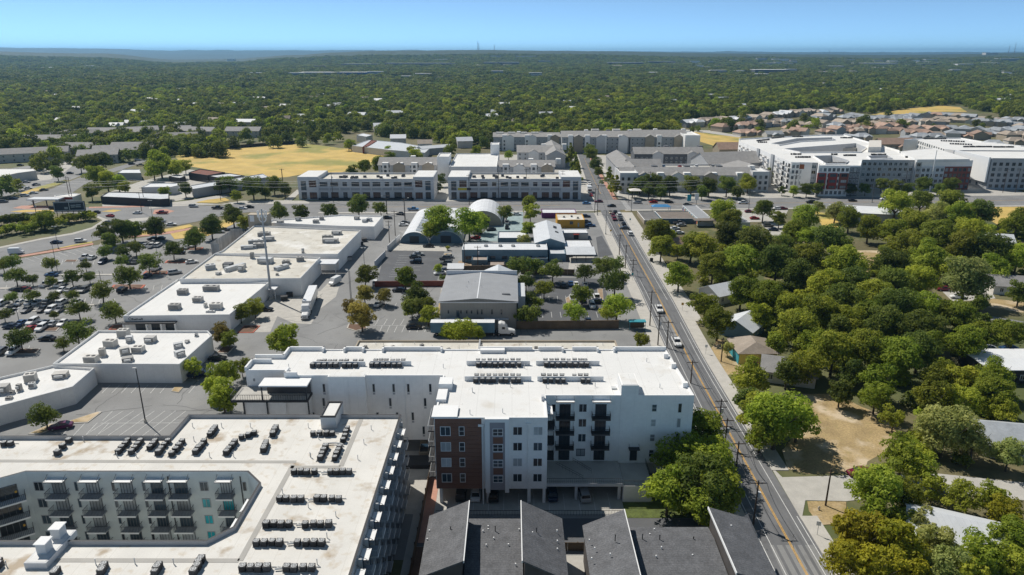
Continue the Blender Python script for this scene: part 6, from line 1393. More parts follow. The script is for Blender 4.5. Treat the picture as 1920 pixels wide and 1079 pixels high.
cars_px('D', [(985, 462, 30, U, 'silver'), (830, 480, 90, S, 'dark blue'), (880, 440, 90, P_, 'white'), (1080, 402, 25, S, 'white'), (1010, 350, 180, S, 'black'), (1055, 318, 90, S, 'white'), (1085, 310, 90, S, 'white'), (855, 312, 90, P_, 'white'), (890, 308, 90, U, 'white'), (715, 370, 90, S, 'white'), (765, 402, 90, S, 'grey'), (860, 272, 180, S, 'black'), (900, 270, 180, S, 'black'), (1235, 232, 10, S, 'silver'), (1265, 220, 10, S, 'grey'), (820, 310, 90, S, 'silver')], 'in the upper right mall car park under trees', PG)
RG = 'cars driving on the roads'
cars_px('D', [(320, 292, 10, S, 'dark blue'), (455, 285, 10, U, 'white')], 'driving on the boulevard below the billboard', RG)
car(T('D', 95, 350), R(8), 'van', 'white', 'driving on the boulevard at the left edge', RG)
cars_px('D', [(540, 122, 170, S, 'black'), (620, 142, 160, S, 'red'), (773, 125, 180, S, 'white'), (912, 125, 180, P_, 'red'), (905, 172, 10, U, 'silver'), (965, 190, 10, S, 'white'), (610, 180, 0, S, 'grey'), (1090, 88, 0, U, 'silver'), (1225, 98, 0, P_, 'black'), (1365, 98, 0, S, 'white'), (1405, 92, 0, S, 'black')], 'at the wide junction by the mall', RG)
cars_px('A', [(20, 962, 20, U, 'grey'), (75, 945, 20, S, 'dark blue'), (140, 928, 25, U, 'silver'), (190, 912, 25, S, 'white'), (248, 895, 25, S, 'grey'), (80, 1048, 0, U, 'white'), (305, 1000, 0, U, 'black'), (775, 725, 35, U, 'white'), (742, 748, 35, S, 'dark blue'), (852, 697, 210, S, 'dark blue'), (790, 755, 35, P_, 'tan')], 'on the side road at far left', RG, False)
cars_px('A', [(60, 900, 30, S, 'black'), (110, 880, 30, S, 'grey'), (160, 885, 30, S, 'white'), (205, 865, 30, S, 'dark blue'), (270, 760, 0, S, 'silver'), (380, 725, 0, S, 'white'), (412, 722, 0, S, 'grey'), (115, 755, 0, S, 'black'), (230, 770, 90, U, 'dark blue'), (150, 850, 10, S, 'silver'), (395, 800, 0, S, 'black'), (300, 750, 0, U, 'grey')], 'parked before the walk-up apartments at far left', 'cars parked at far left', False)
# near left court
car(T('G', 345, 255), R(200), 'sedan', 'purple', 'parked under the round tree in the near car park', 'cars in the near car park')
car(T('D', 1225, 948), R(5), 'sedan', 'black', 'parked beside the white mall wall right of the brown tree', 'cars behind the mall')
car(T('D', 1130, 1040), R(15), 'pickup', 'dark blue', 'parked between two green trees behind the mall', 'cars behind the mall')
car(T('D', 1495, 670), R(0), 'sedan', 'black', 'parked under the brown trees by the tall mast', 'cars behind the mall')
car(T('D', 1885, 520), R(-110), 'van', 'white', 'parked by the docks at the end of the mall', 'cars behind the mall')
cars_px('E', [(415, 372, 5, S, 'grey'), (435, 358, 5, S, 'silver'), (420, 402, 180, U, 'black'), (490, 312, 180, S, 'black'), (585, 382, 180, U, 'grey'), (600, 372, 180, S, 'silver'), (590, 410, 180, U, 'grey'), (575, 452, 200, S, 'dark blue'), (555, 465, 200, S, 'white')], 'in the walled car park before the vaulted sheds', 'cars in the walled car park')
cars_px('E', [(350, 192, 10, S, 'white'), (360, 180, 10, S, 'grey'), (330, 130, 160, S, 'black'), (260, 152, 0, S, 'black')], 'left of the vaulted sheds', 'cars left of the vaulted sheds')
car(T('E', 405, 105), R(0), 'pickup', 'light blue', 'loaded, leaving the avenue left of the vaulted sheds', 'cars left of the vaulted sheds')
cars_px('E', [(190, 520, 100, U, 'white'), (325, 562, 180, S, 'black'), (210, 640, 80, S, 'white'), (130, 735, 0, S, 'grey'), (410, 770, 0, S, 'black')], 'in the small car park of brown trees', 'cars in the centre yards')
cars_px('E', [(1250, 535, 90, S, 'black'), (1215, 532, 90, S, 'grey'), (1290, 525, 90, S, 'blue'), (1320, 528, 90, S, 'white'), (1370, 530, 90, S, 'silver'), (1300, 610, 90, P_, 'white'), (1355, 615, 90, S, 'black'), (1437, 605, 90, P_, 'white'), (1410, 650, -90, U, 'white'), (1440, 628, 0, S, 'black'), (1388, 735, 90, S, 'dark blue')], 'in the tree shaded car park left of the street', 'cars in the tree shaded car park')
cars_px('j6', [(880, 240, 0, S, 'dark blue'), (885, 305, 0, S, 'grey'), (935, 350, 0, S, 'blue')], 'beside the yellow shop', 'cars beside the yellow shop', False)
cars_px('j5', [(1400, 400, 200, S, 'black'), (1240, 440, 180, S, 'grey'), (1215, 500, 170, S, 'red'), (1590, 320, 90, P_, 'silver'), (1590, 375, 90, S, 'black'), (1710, 215, 0, S, 'white')], 'on the teal paved court', 'cars on the teal court', False)
# cars on the street and the avenue
cars_px('k', [(610, 1005, -92, P_, 'white')], 'driving towards the camera on the street', RG)
car(T('E', 1885, 858), R(-91), 'pickup', 'white', 'driving towards the camera beside the white apartments', RG)
cars_px('k', [(365, 365, 92, U, 'white'), (318, 315, 170, S, 'grey'), (312, 280, 90, S, 'black'), (285, 240, 92, S, 'grey'), (272, 205, 92, U, 'white'), (232, 238, -92, P_, 'maroon'), (222, 210, -92, S, 'maroon'), (200, 182, -92, S, 'tan'), (240, 180, 92, S, 'black')], 'queueing on the street at the lights', RG)
cars_px('k', [(208, 128, 180, S, 'black'), (100, 90, 180, S, 'maroon'), (425, 98, 180, U, 'silver'), (560, 96, 180, S, 'red'), (690, 95, 0, U, 'black'), (1318, 102, 180, P_, 'white'), (850, 118, 0, S, 'black'), (0, 105, 0, S, 'light blue')], 'on the avenue near the street crossing', RG)
cars_px('C', [(718, 965, 180, U, 'black'), (955, 955, 0, S, 'black'), (1140, 948, 180, P_, 'white'), (535, 1000, 0, S, 'white'), (565, 1000, 0, S, 'maroon')], 'on the avenue before the large white complex', RG)
cars_px('B', [(1395, 860, -90, P_, 'white'), (1405, 925, -90, S, 'red')], 'on the street beyond the avenue', RG, False)
cars_px('k', [(875, 255, 90, U, 'dark blue'), (945, 255, 10, S, 'white'), (985, 262, 10, S, 'silver'), (780, 275, 0, P_, 'grey'), (745, 318, 10, S, 'white'), (780, 355, 10, S, 'white'), (800, 290, 10, S, 'silver'), (740, 345, 0, S, 'grey'), (1370, 175, 0, S, 'maroon'), (1415, 232, 0, S, 'red'), (1530, 295, 0, U, 'grey'), (1570, 328, 170, S, 'dark blue'), (1650, 395, 170, S, 'silver'), (1690, 435, 180, S, 'tan'), (1760, 462, 180, S, 'white')], 'behind the corner shops right of the street', 'cars behind the corner shops', False)
car(T('I', 990, 515), R(188), 'sedan', 'maroon', 'parked on the lane beside the dry vacant lot', 'cars on the lane')
cars_px('F', [(1545, 600, 170, S, 'white'), (1465, 555, 180, S, 'maroon'), (1620, 545, 0, S, 'silver'), (1710, 890, 180, S, 'silver'), (1830, 890, 180, S, 'blue')], 'among the trees at the right edge', 'cars among the trees')
# under the white apartments
UG = 'cars under the white apartments'
for (x, y, a, k, c, w) in ((1362, 640, 96, 'suv', 'silver', 'right of the column'), (1185, 635, 92, 'sedan', 'dark blue', 'in the middle bay'), (757, 635, 90, 'sedan', 'white', 'below the brown wing'), (675, 635, 90, 'suv', 'black', 'at the left end'), (855, 640, 92, 'suv', 'black', 'below the framed bay')):
    p = T('H', x, y); car((p.x, p.y, 0), R(a), k, c, 'parked under the white apartments, ' + w, UG, True, ZL + .02)
car(T('H', 470, 375), R(93), 'pickup', 'tan', 'in the passage left of the brown wing', UG)
for k in range(9): car((88 + k * 5 % 44, 430 + (k % 2) * 8, 8.6), R(90), rnd.choice([S, U]), rnd.choice(['white', 'grey', 'red', 'silver', 'blue']), 'on the white parking deck right of the street', 'cars on the parking deck', False, 8.62)
# semi trucks
def semi(name, label, p, ang, side, length=15.5, trailer_top='metal_white'):
    root = thing(name, label, 'truck', (p[0], p[1], ZR), ang, 'semi trucks')
    t = MB().box(-length, -.2, -1.28, 1.28, 1.1, 4.05); t.box(-length - .02, -.18, -1.3, 1.3, 4.05, 4.12, 1); t.build('trailer', [side, trailer_top], root)
    MB().box(-length + .4, -1, -.5, .5, .7, 1.09).build('trailer_chassis', 'charcoal', root)
    c = loft([[(x, -w_, zb), (x, -w_, zt - .25), (x, -w_ + .25, zt), (x, w_ - .25, zt), (x, w_, zt - .25), (x, w_, zb)] for (x, w_, zb, zt) in ((.9, 1.18, .75, 3.75), (1.6, 1.2, .75, 3.95), (2.6, 1.2, .75, 3.6), (3.2, 1.15, .75, 2.75), (3.5, 1.1, .75, 2.05))]); c.build('cab', 'p_white', root)
    h = loft([[(x, -w_, .6), (x, -w_, zt - .2), (x, -w_ + .3, zt), (x, w_ - .3, zt), (x, w_, zt - .2), (x, w_, .6)] for (x, w_, zt) in ((3.4, 1.05, 2.05), (4.6, .95, 1.85), (5.4, .85, 1.6), (5.55, .8, 1.3))]); h.build('hood', 'p_white', root)
    MB().quad((3.36, -1.0, 2.12), (3.36, 1.0, 2.12), (2.86, .95, 3.12), (2.86, -.95, 3.12)).build('windscreen', 'car_glass', root)
    for y in (-1.215, 1.215): MB().box(1.9, 2.7, y - .01, y + .01, 2.1, 2.8).build('side_window', 'car_glass', root)
    MB().box(5.53, 5.6, -.5, .5, .8, 1.35).build('grille', 'steel', root); MB().box(5.3, 5.75, -1.1, 1.1, .45, .7).build('bumper', 'steel', root); MB().box(.0, 5.0, -.45, .45, .5, .74).build('chassis', 'charcoal', root)
    for y in (-1.3, 1.3): MB().box(3.2, 3.4, y - .1, y + .1, 1.9, 2.6).build('mirror', 'p_white', root); MB().tube((.85, y * .75, .9), (.85, y * .75, 4.2), .08).build('exhaust_stack', 'steel', root)
    wm = MB().tube((0, -.2, 0), (0, .2, 0), .5, n=14).mesh('wheel', ['tyre']); rm_ = MB().tube((0, -.22, 0), (0, .22, 0), .26, n=8).mesh('rim', ['rim'])
    for x in (4.6, 1.0, -.4, -length + 1.6, -length + 2.9):
        for y in (-1.0, 1.0): link('rim', rm_, link('wheel', wm, root, (x, y, .5)))
    return root
fa = T('D', 1715, 725); ba = T('D', 1775, 575); a_ = math.atan2(fa.y - ba.y, fa.x - ba.x)
dv = (fa - ba).normalized(); semi('semi_truck', 'white semi truck with long white trailer in the service lane', fa - dv * 5.6, a_, 'p_white', 15.6)
semi('semi_truck', 'white semi tractor with blue trailer beside the grey workshop', (xat(965, 184.5) - 5.4, 185.4), 0.0, defm('trailer_blue', (0.11, 0.22, 0.32), rough=.5) and 'trailer_blue', 18.0)

# ------------------------------------------------------------------ trees
def crown_mesh(name, seed, Rr, Hh, n, leaf, lobes, mats, flat=1.0, cone=0.0, gap=.0):
    """leaf sprays scattered over and through a cluster of lobes; crown spans z 0..Hh, radius Rr"""
    rg = random.Random(seed); L_ = []
    amp = [rg.uniform(.6, 1.22) for _ in range(7)]
    for k in range(int(lobes * 1.9)):
        a = rg.uniform(0, 2 * math.pi); zf = rg.random() ** .75
        prof = math.sqrt(max(.02, 1 - (2 * zf - .85) ** 2 / 1.5)) if not cone else (1 - zf) * .9 + .12
        am = amp[int(a / 6.2832 * 7) % 7] if not cone else 1
        rr = Rr * prof * math.sqrt(rg.uniform(.06, 1)) * .82 * am
        sz = Rr * rg.uniform(.17, .34) * (1 if not cone else (1.15 - .7 * zf))
        L_.append((rr * math.cos(a), rr * math.sin(a), Hh * (.13 + .74 * zf) * (.55 + .45 * am), sz, rg.random()))
    L_.append((0, 0, Hh * .45, Rr * .42, .4))
    tot = sum(l[3] ** 2 for l in L_); v = []; f = []; tint = []
    for (cx_, cy_, cz_, sz, tn) in L_:
        m_ = int(n * sz ** 2 / tot)
        for _ in range(m_):
            z = rg.uniform(-.55, 1); a = rg.uniform(0, 2 * math.pi); r = math.sqrt(1 - z * z); d = Vector((r * math.cos(a), r * math.sin(a), z))
            q = sz * (rg.uniform(.78, 1.1) if rg.random() < .86 else (rg.uniform(.4, .8) if rg.random() < .7 else rg.uniform(1.1, 1.35)))
            w = noise.noise(Vector((cx_ + d.x * sz, cy_ + d.y * sz, cz_ + d.z * sz)) * (1.3 / max(.6, leaf * 3)))
            if w < -.12 and rg.random() < .85: continue
            p = Vector((cx_, cy_, cz_)) + Vector((d.x * q, d.y * q, d.z * q * flat))
            if p.z < 0: continue
            nrm = (d + Vector((rg.gauss(0, .42), rg.gauss(0, .42), rg.gauss(.25, .4)))).normalized()
            t1 = nrm.orthogonal().normalized(); t2 = nrm.cross(t1); an = rg.uniform(0, 6.3); ca, sa = math.cos(an), math.sin(an)
            e1 = (t1 * ca + t2 * sa) * leaf * rg.uniform(.55, 1.25); e2 = (t2 * ca - t1 * sa) * leaf * rg.uniform(.35, .7)
            i = len(v); v += [tuple(p - e1), tuple(p - e2 * .8 + e1 * .1), tuple(p + e1), tuple(p + e2 * .9 - e1 * .1)]; f.append((i, i + 1, i + 2, i + 3))
            tint.append(min(1, max(0, tn * .6 + rg.random() * .5 + w * .2 - .05)))
    me = bpy.data.meshes.new(name); me.from_pydata(v, [], f); me.materials.append(M[mats])
    at = me.attributes.new('tint', 'FLOAT', 'FACE'); at.data.foreach_set('value', tint); me.update()
    return me
def trunk_mesh(name, seed, th, Hc, Rr, r0):
    rg = random.Random(seed); mb = MB(); top = Vector((rg.uniform(-.2, .2), rg.uniform(-.2, .2), th))
    mb.tube((0, 0, -.2), top * .55, r0 * 1.15, r0 * .9, 7); mb.tube(top * .55, top, r0 * .9, r0 * .75, 7)
    for k in range(6):
        a = 2 * math.pi * k / 6 + rg.uniform(-.4, .4); L_ = Rr * rg.uniform(.55, .85); e = top + Vector((math.cos(a) * L_ * .55, math.sin(a) * L_ * .55, Hc * rg.uniform(.25, .45))); e2 = e + Vector((math.cos(a + .3) * L_ * .4, math.sin(a + .3) * L_ * .4, Hc * rg.uniform(.15, .3)))
        mb.tube(top, e, r0 * .55, r0 * .3, 5); mb.tube(e, e2, r0 * .3, r0 * .08, 5); b2 = top.lerp(e, .6) + Vector((rg.uniform(-1, 1), rg.uniform(-1, 1), Hc * .3)); mb.tube(top.lerp(e, .6), b2, r0 * .28, r0 * .06, 4)
    return mb.mesh(name, ['bark'])
KINDS = {   # radius, crown height, trunk height, leaves, leaf size, lobes, flat, cone
    'big': (5.6, 9.0, 1.7, 10000, .34, 30, .72, 0), 'mid': (4.0, 6.4, 1.5, 5600, .31, 20, .75, 0), 'oak': (3.9, 4.2, 1.7, 4200, .27, 17, .85, 0), 'small': (2.4, 3.8, 1.0, 2400, .25, 12, 1.0, 0), 'cone': (2.2, 7.4, 1.2, 2600, .28, 20, 1.0, 1), 'shrub': (1.6, 2.0, .3, 1100, .2, 8, .9, 0)}
NVAR = {'big': 5, 'mid': 4, 'oak': 4, 'small': 3, 'cone': 2, 'shrub': 2}
CR, TK = {}, {}
for kd, (Rr, Hh, th, n, lf, lb, fl, co) in KINDS.items():
    CR[kd] = [crown_mesh('crown', hash((kd, i)) % 1000 if False else len(kd) * 31 + i * 17, Rr, Hh, n, lf, lb, 'leaf_green', fl, co) for i in range(NVAR[kd])]
    TK[kd] = [trunk_mesh('trunk', i + 5, th + Hh * .18, Hh, Rr, {'big': .36, 'mid': .24, 'oak': .2, 'small': .12, 'cone': .13, 'shrub': .05}[kd]) for i in range(NVAR[kd])]
TREES = []; MASS = []
def tree(p, kind, leaf, s, label, group, sz=None, cat='tree'):
    if group in ('trees of the far estate', 'trees above the field', 'small trees at far left'): MASS.append((p[0], p[1], -.2)); return
    i = rnd.randrange(NVAR[kind]); Rr, Hh, th = KINDS[kind][:3]
    root = thing('tree' if cat == 'tree' else 'shrub', label, cat, (p[0], p[1], 0), rnd.uniform(0, 6.28), group)
    sz = sz or s
    o = link('crown', CR[kind][i], root, (0, 0, th * sz), 0, (s, s, sz)); swap(o, leaf)
    link('trunk', TK[kind][i], root, (0, 0, 0), 0, (s * .9, s * .9, sz)); TREES.append((p[0], p[1], KINDS[kind][0] * s)); return root
LEAFW = {'leaf_green': 'green', 'leaf_dark': 'dark green', 'leaf_olive': 'olive green', 'leaf_bright': 'bright green', 'leaf_yellow': 'yellowing', 'leaf_brown': 'brownish', 'leaf_grey': 'grey green'}
def trees_px(t, lst, where, group, default='leaf_green', force=None):
    """(x, y, r[, leaf[, kind]]): middle of the crown in the enlarged survey tile and its half width"""
    for e in lst:
        x, y, r = e[:3]; leaf = e[3] if len(e) > 3 and e[3] else default; kd = e[4] if len(e) > 4 else force
        u, v = uv(t, x, y); rp = r / TILE2[t][2]
        zc = 5.0
        for _ in range(4):
            p = G(u, v, zc); rm_ = 1.06 * rp / pxm(p.y, zc)
            k2 = kd or ('big' if rm_ > 4.9 else 'mid' if rm_ > 3.0 else 'small' if rm_ > 1.7 else 'shrub')
            Rr, Hh, th = KINDS[k2][:3]; s = rm_ / Rr; zc = (th + Hh * .48) * s
        size = 'large ' if rm_ > 5.4 else ('small ' if rm_ < 2.6 else '')
        form = {'oak': 'spreading', 'cone': 'pointed', 'shrub': 'bushy'}.get(k2, '')
        tree(p, k2, leaf, s, f'{size}{LEAFW[leaf]} {form + " " if form else ""}{"shrub" if k2 == "shrub" else "tree"} {where}', group, cat='shrub' if k2 == 'shrub' else 'tree')
g_, dk, ol, br, ye, bn, gr = 'leaf_green', 'leaf_dark', 'leaf_olive', 'leaf_bright', 'leaf_yellow', 'leaf_brown', 'leaf_grey'
WG = 'trees of the wood right of the street'
trees_px('F', [(225, 105, 82, g_), (270, 165, 75, g_), (455, 100, 62, dk), (545, 150, 48, ol), (680, 150, 88, g_), (630, 225, 85, g_), (700, 260, 70, g_), (765, 85, 38, gr), (860, 110, 62, gr), (940, 150, 75, g_), (1050, 195, 88, g_), (850, 270, 108, dk), (1200, 75, 95, g_), (1340, 60, 75, dk), (1500, 60, 95, ol), (1430, 125, 75, gr), (1560, 130, 85, g_), (1700, 105, 80, dk), (1885, 170, 85, g_), (1300, 190, 100, ol), (1180, 230, 85, g_), (1640, 215, 90, g_)], 'near the avenue right of the street', WG)
trees_px('F', [(1250, 290, 105, ol), (1430, 260, 110, ol), (1580, 305, 115, ol), (1750, 330, 110, dk), (1885, 370, 90, g_), (1390, 370, 115, ol), (1600, 475, 145, gr), (1180, 400, 105, dk), (1210, 500, 100, dk), (1330, 490, 100, g_), (700, 390, 110, g_), (905, 420, 125, g_), (430, 290, 120, dk), (530, 400, 120, dk), (310, 400, 115, g_), (120, 320, 95, ol), (250, 230, 85, dk), (50, 300, 90, g_), (170, 430, 95, g_), (640, 470, 100, dk), (800, 530, 110, g_), (940, 520, 115, dk), (1480, 420, 90, g_), (1760, 430, 90, g_), (560, 300, 80, dk)], 'in the upper wood right of the street', WG)
trees_px('F', [(330, 565, 95, br), (470, 590, 105, br), (580, 640, 100, g_), (430, 690, 85, br), (130, 640, 85, br), (200, 735, 100, br), (640, 760, 125, g_), (760, 670, 120, g_), (885, 600, 115, dk), (1060, 590, 105, g_), (1200, 640, 130, dk), (1140, 760, 125, dk), (1330, 640, 110, g_), (1330, 760, 120, dk), (1560, 690, 105, ol), (1470, 690, 85, ol), (1680, 620, 58, dk), (1700, 800, 95, g_), (1590, 850, 115, br), (1860, 800, 90, ol), (1900, 560, 75, dk), (720, 830, 95, g_), (930, 720, 100, g_), (1040, 680, 90, g_), (520, 850, 80, g_), (880, 760, 90, dk)], 'in the middle wood right of the street', WG)
trees_px('F', [(850, 900, 135, g_), (1010, 880, 125, g_), (1200, 930, 130, g_), (1330, 900, 115, dk), (700, 970, 115, g_), (590, 1010, 95, dk), (390, 1040, 115, g_), (1100, 1060, 110, br), (1450, 1040, 100, ol), (1580, 1060, 110, ol), (1760, 1040, 115, g_), (1400, 850, 90, g_), (255, 880, 42, gr), (420, 890, 45, g_), (960, 1010, 90, dk)], 'in the lower wood right of the street', WG)
trees_px('I', [(410, 150, 120, g_), (530, 190, 185, g_), (650, 200, 125, g_), (440, 290, 95, g_), (890, 45, 85, dk), (1090, 65, 100, g_), (1190, 190, 72, ol), (1410, 80, 115, g_), (1560, 95, 110, g_), (1740, 60, 125, g_), (1480, 250, 165, gr), (1640, 330, 110, gr), (1840, 390, 100, gr), (1810, 150, 90, g_), (1240, 400, 130, g_), (1330, 470, 105, g_), (360, 90, 80, dk)], 'around the dry vacant lot', WG)
trees_px('I', [(1090, 610, 165, g_), (1260, 640, 120, g_), (1410, 590, 80, g_), (1560, 630, 105, ol), (1750, 640, 95, ol), (1000, 840, 165, ye), (1190, 890, 165, ye), (910, 980, 130, ye), (1100, 1030, 160, ye), (1430, 890, 115, gr), (1490, 1020, 125, gr), (1690, 980, 140, g_), (1850, 860, 130, br), (1890, 1030, 130, g_), (1610, 1070, 105, g_), (1800, 730, 100, ye), (1340, 780, 95, gr), (1240, 780, 85, g_), (1300, 1060, 110, ye)], 'at the lower right corner below the lane', WG)
trees_px('I', [(110, 275, 150, g_), (10, 380, 165, g_), (170, 430, 165, g_), (60, 540, 190, dk), (215, 600, 145, g_), (-80, 600, 145, g_), (110, 690, 130, g_)], 'between the white apartments and the street', 'trees beside the white apartments')
trees_px('E', [(130, 465, 65, br), (130, 570, 60, bn), (238, 580, 50, bn), (112, 690, 88, bn), (40, 645, 45, bn), (430, 590, 88, dk), (480, 640, 70, dk), (395, 650, 65, dk), (485, 690, 60, ol), (360, 475, 72, br)], 'around the small car park of the centre yards', 'trees of the centre yards', force='mid')
trees_px('E', [(690, 775, 104, br, 'oak'), (610, 790, 55, br, 'mid'), (770, 790, 45, br, 'mid')], 'before the blue semi trailer', 'trees of the centre yards')
trees_px('E', [(540, 165, 95, g_), (500, 215, 60, g_), (720, 175, 95, g_), (780, 170, 60, g_), (930, 110, 48, dk), (1055, 58, 46, g_), (1062, 115, 52, g_), (1050, 205, 48, g_), (1035, 268, 40, gr)], 'beside the vaulted sheds', 'trees of the centre yards')
trees_px('E', [(985, 420, 72, dk), (1085, 410, 62, dk), (1190, 440, 78, dk), (1040, 500, 66, dk), (1140, 540, 66, g_), (1030, 600, 72, dk), (1060, 690, 82, dk), (1000, 690, 55, dk), (1355, 570, 72, g_), (1310, 675, 80, g_), (1370, 450, 70, dk), (1470, 420, 75, dk), (1545, 405, 60, dk), (1540, 505, 100, dk), (1550, 635, 100, g_), (1500, 680, 62, g_), (1100, 620, 45, g_)], 'around the tree shaded car park', 'trees of the tree shaded car park', force='oak')
trees_px('E', [(1690, 840, 55, ol), (572, 482, 24, dk), (545, 430, 28, g_), (600, 315, 18, ol)], 'in a planting bed of the centre yards', 'small trees of the centre yards')
trees_px('E', [(1775, 230, 88, g_), (1800, 315, 75, g_), (1900, 470, 88, g_), (1895, 330, 45, ol), (1840, 250, 60, g_)], 'along the far side of the street', WG)
LOT = 'trees of the mall car park'
trees_px('D', [(60, 395, 58, dk), (15, 410, 50, dk), (285, 400, 50, dk), (480, 412, 42, dk), (85, 470, 66, dk), (180, 492, 42, dk), (400, 478, 58, dk), (500, 478, 42, dk), (290, 500, 38, dk), (680, 385, 46, dk), (720, 468, 84, dk), (590, 335, 50, dk), (690, 330, 50, dk), (760, 312, 52, dk), (970, 320, 64, dk), (830, 395, 74, dk)], 'in the upper mall car park', LOT, force='oak')
trees_px('D', [(590, 230, 62, dk), (680, 212, 66, dk), (750, 210, 62, dk), (620, 270, 52, dk), (870, 200, 66, dk), (1090, 255, 66, dk), (1185, 190, 72, dk), (1310, 130, 66, dk), (1375, 170, 46, ol), (240, 150, 60, g_)], 'along the boulevard edge of the mall car park', LOT)
trees_px('D', [(570, 555, 78, dk), (180, 582, 50, dk), (300, 585, 42, dk), (410, 578, 42, dk), (70, 588, 42, dk), (440, 655, 72, dk), (640, 668, 78, dk), (300, 690, 32, dk), (20, 690, 46, dk)], 'in the middle mall car park', LOT, force='oak')
trees_px('D', [(110, 820, 82, dk), (430, 790, 95, dk), (350, 850, 52, dk)], 'in the nearest mall car park', LOT, force='oak')
trees_px('D', [(1350, 675, 58, ol), (1430, 650, 55, ol), (1245, 790, 66, bn), (1285, 830, 55, ol)], 'behind the mall shopfront block', 'trees behind the mall', force='mid')
trees_px('D', [(1600, 830, 100, br), (1085, 990, 56, g_), (1270, 1010, 85, g_), (1360, 985, 55, g_)], 'in the service lane behind the mall', 'trees behind the mall')
trees_px('D', [(1570, 110, 58, dk), (1690, 112, 52, dk), (1860, 100, 48, dk)], 'along the avenue behind the mall', 'trees along the avenue')
trees_px('E', [(95, 75, 68, dk), (222, 88, 42, dk)], 'along the avenue before the left commercial building', 'trees along the avenue')
trees_px('G', [(250, 175, 92, dk)], 'standing round and alone in the near car park', 'tree of the near car park', force='oak')
trees_px('G', [(1250, 60, 98, g_), (1200, 20, 70, g_), (1290, 110, 62, g_)], 'left of the white apartment terrace', 'trees left of the white apartments')
trees_px('A', [(900, 735, 78, g_), (860, 770, 60, g_), (985, 768, 52, g_), (1040, 755, 38, g_), (510, 745, 60, dk), (560, 735, 60, dk), (450, 745, 45, dk), (540, 800, 62, g_), (600, 830, 65, g_), (510, 895, 48, dk), (665, 845, 55, g_), (320, 790, 42, dk), (1040, 880, 44, dk), (925, 900, 38, g_), (1290, 850, 55, dk), (1420, 868, 70, dk), (1540, 860, 52, dk), (1330, 920, 36, br), (1600, 880, 45, dk), (700, 870, 40, g_), (1240, 860, 45, dk), (1490, 900, 38, dk)], 'among the sheds at far left', 'trees at far left')
trees_px('A', [(90, 830, 55, ol), (30, 870, 50, dk), (200, 720, 50, g_), (240, 740, 45, dk), (310, 720, 45, dk), (380, 690, 45, g_), (300, 660, 60, dk), (350, 640, 55, dk), (480, 615, 55, dk), (570, 600, 60, dk), (640, 600, 55, dk), (740, 610, 60, dk), (820, 600, 60, dk), (890, 560, 50, dk), (920, 620, 45, dk), (650, 680, 38, bn), (600, 700, 38, bn), (700, 690, 36, bn), (760, 680, 36, bn), (820, 670, 36, bn), (880, 655, 36, bn), (460, 560, 45, dk), (560, 580, 40, dk), (60, 620, 60, dk), (140, 640, 50, dk), (420, 580, 45, g_), (540, 650, 42, dk), (1000, 610, 42, bn), (1060, 600, 45, dk), (730, 560, 40, dk), (960, 590, 40, dk), (240, 640, 45, dk)], 'around the walk-up apartments', 'small trees at far left')
trees_px('A', [(1210, 520, 60, br), (1250, 560, 70, g_), (1190, 580, 55, dk), (1310, 600, 50, g_), (1400, 600, 40, dk), (1540, 590, 55, dk), (1600, 560, 60, g_), (1690, 605, 38, br), (1760, 560, 60, g_), (1840, 570, 55, g_), (1660, 540, 60, g_), (1480, 560, 60, g_), (1290, 530, 50, dk), (1380, 560, 50, dk), (1900, 560, 50, g_)], 'along the upper edge of the dry field', 'trees above the field')
trees_px('B', [(40, 630, 34, g_), (260, 660, 24, g_), (420, 690, 42, g_), (390, 670, 30, br), (210, 745, 50, br), (130, 760, 45, br), (280, 705, 36, br), (60, 780, 36, br), (610, 660, 40, br), (755, 665, 34, g_), (560, 830, 36, dk), (545, 870, 30, dk)], 'right of the dry field', 'trees near the field')
trees_px('B', [(1290, 680, 36, g_, 'cone'), (1315, 735, 40, g_, 'cone'), (1270, 720, 32, g_), (1330, 770, 32, g_, 'cone'), (1255, 660, 30, dk), (1410, 690, 42, dk), (1430, 745, 42, dk), (1400, 660, 36, dk), (1445, 785, 30, dk), (1508, 805, 34, g_, 'cone'), (1548, 855, 36, ye, 'cone'), (1525, 850, 32, ol, 'cone'), (940, 690, 28, g_), (1050, 690, 26, g_), (1005, 765, 22, g_), (1085, 770, 26, ol), (1345, 830, 22, g_), (1465, 845, 16, g_), (660, 770, 24, g_), (1160, 775, 16, g_)], 'along the street beyond the avenue', 'street trees beyond the avenue')
trees_px('B', [(1680, 860, 52, dk), (1760, 850, 58, dk), (1850, 862, 56, dk), (1730, 890, 44, dk), (1800, 895, 44, dk), (1640, 890, 36, dk)], 'before the apartments along the avenue', 'trees along the avenue')
trees_px('C', [(50, 852, 56, dk), (150, 865, 56, dk), (250, 865, 58, dk), (370, 850, 55, g_), (500, 800, 44, dk), (455, 760, 36, dk), (410, 745, 34, dk), (40, 715, 34, g_), (625, 890, 34, g_), (560, 890, 26, dk), (700, 885, 40, dk), (760, 880, 40, dk), (880, 860, 38, dk), (950, 885, 36, dk), (1030, 880, 36, dk), (1120, 855, 42, dk), (1190, 870, 44, dk), (1270, 880, 38, dk), (1350, 860, 48, dk), (1440, 880, 38, dk), (1510, 855, 50, dk), (110, 900, 40, dk), (310, 900, 40, dk)], 'before the apartments along the avenue right', 'trees along the avenue')
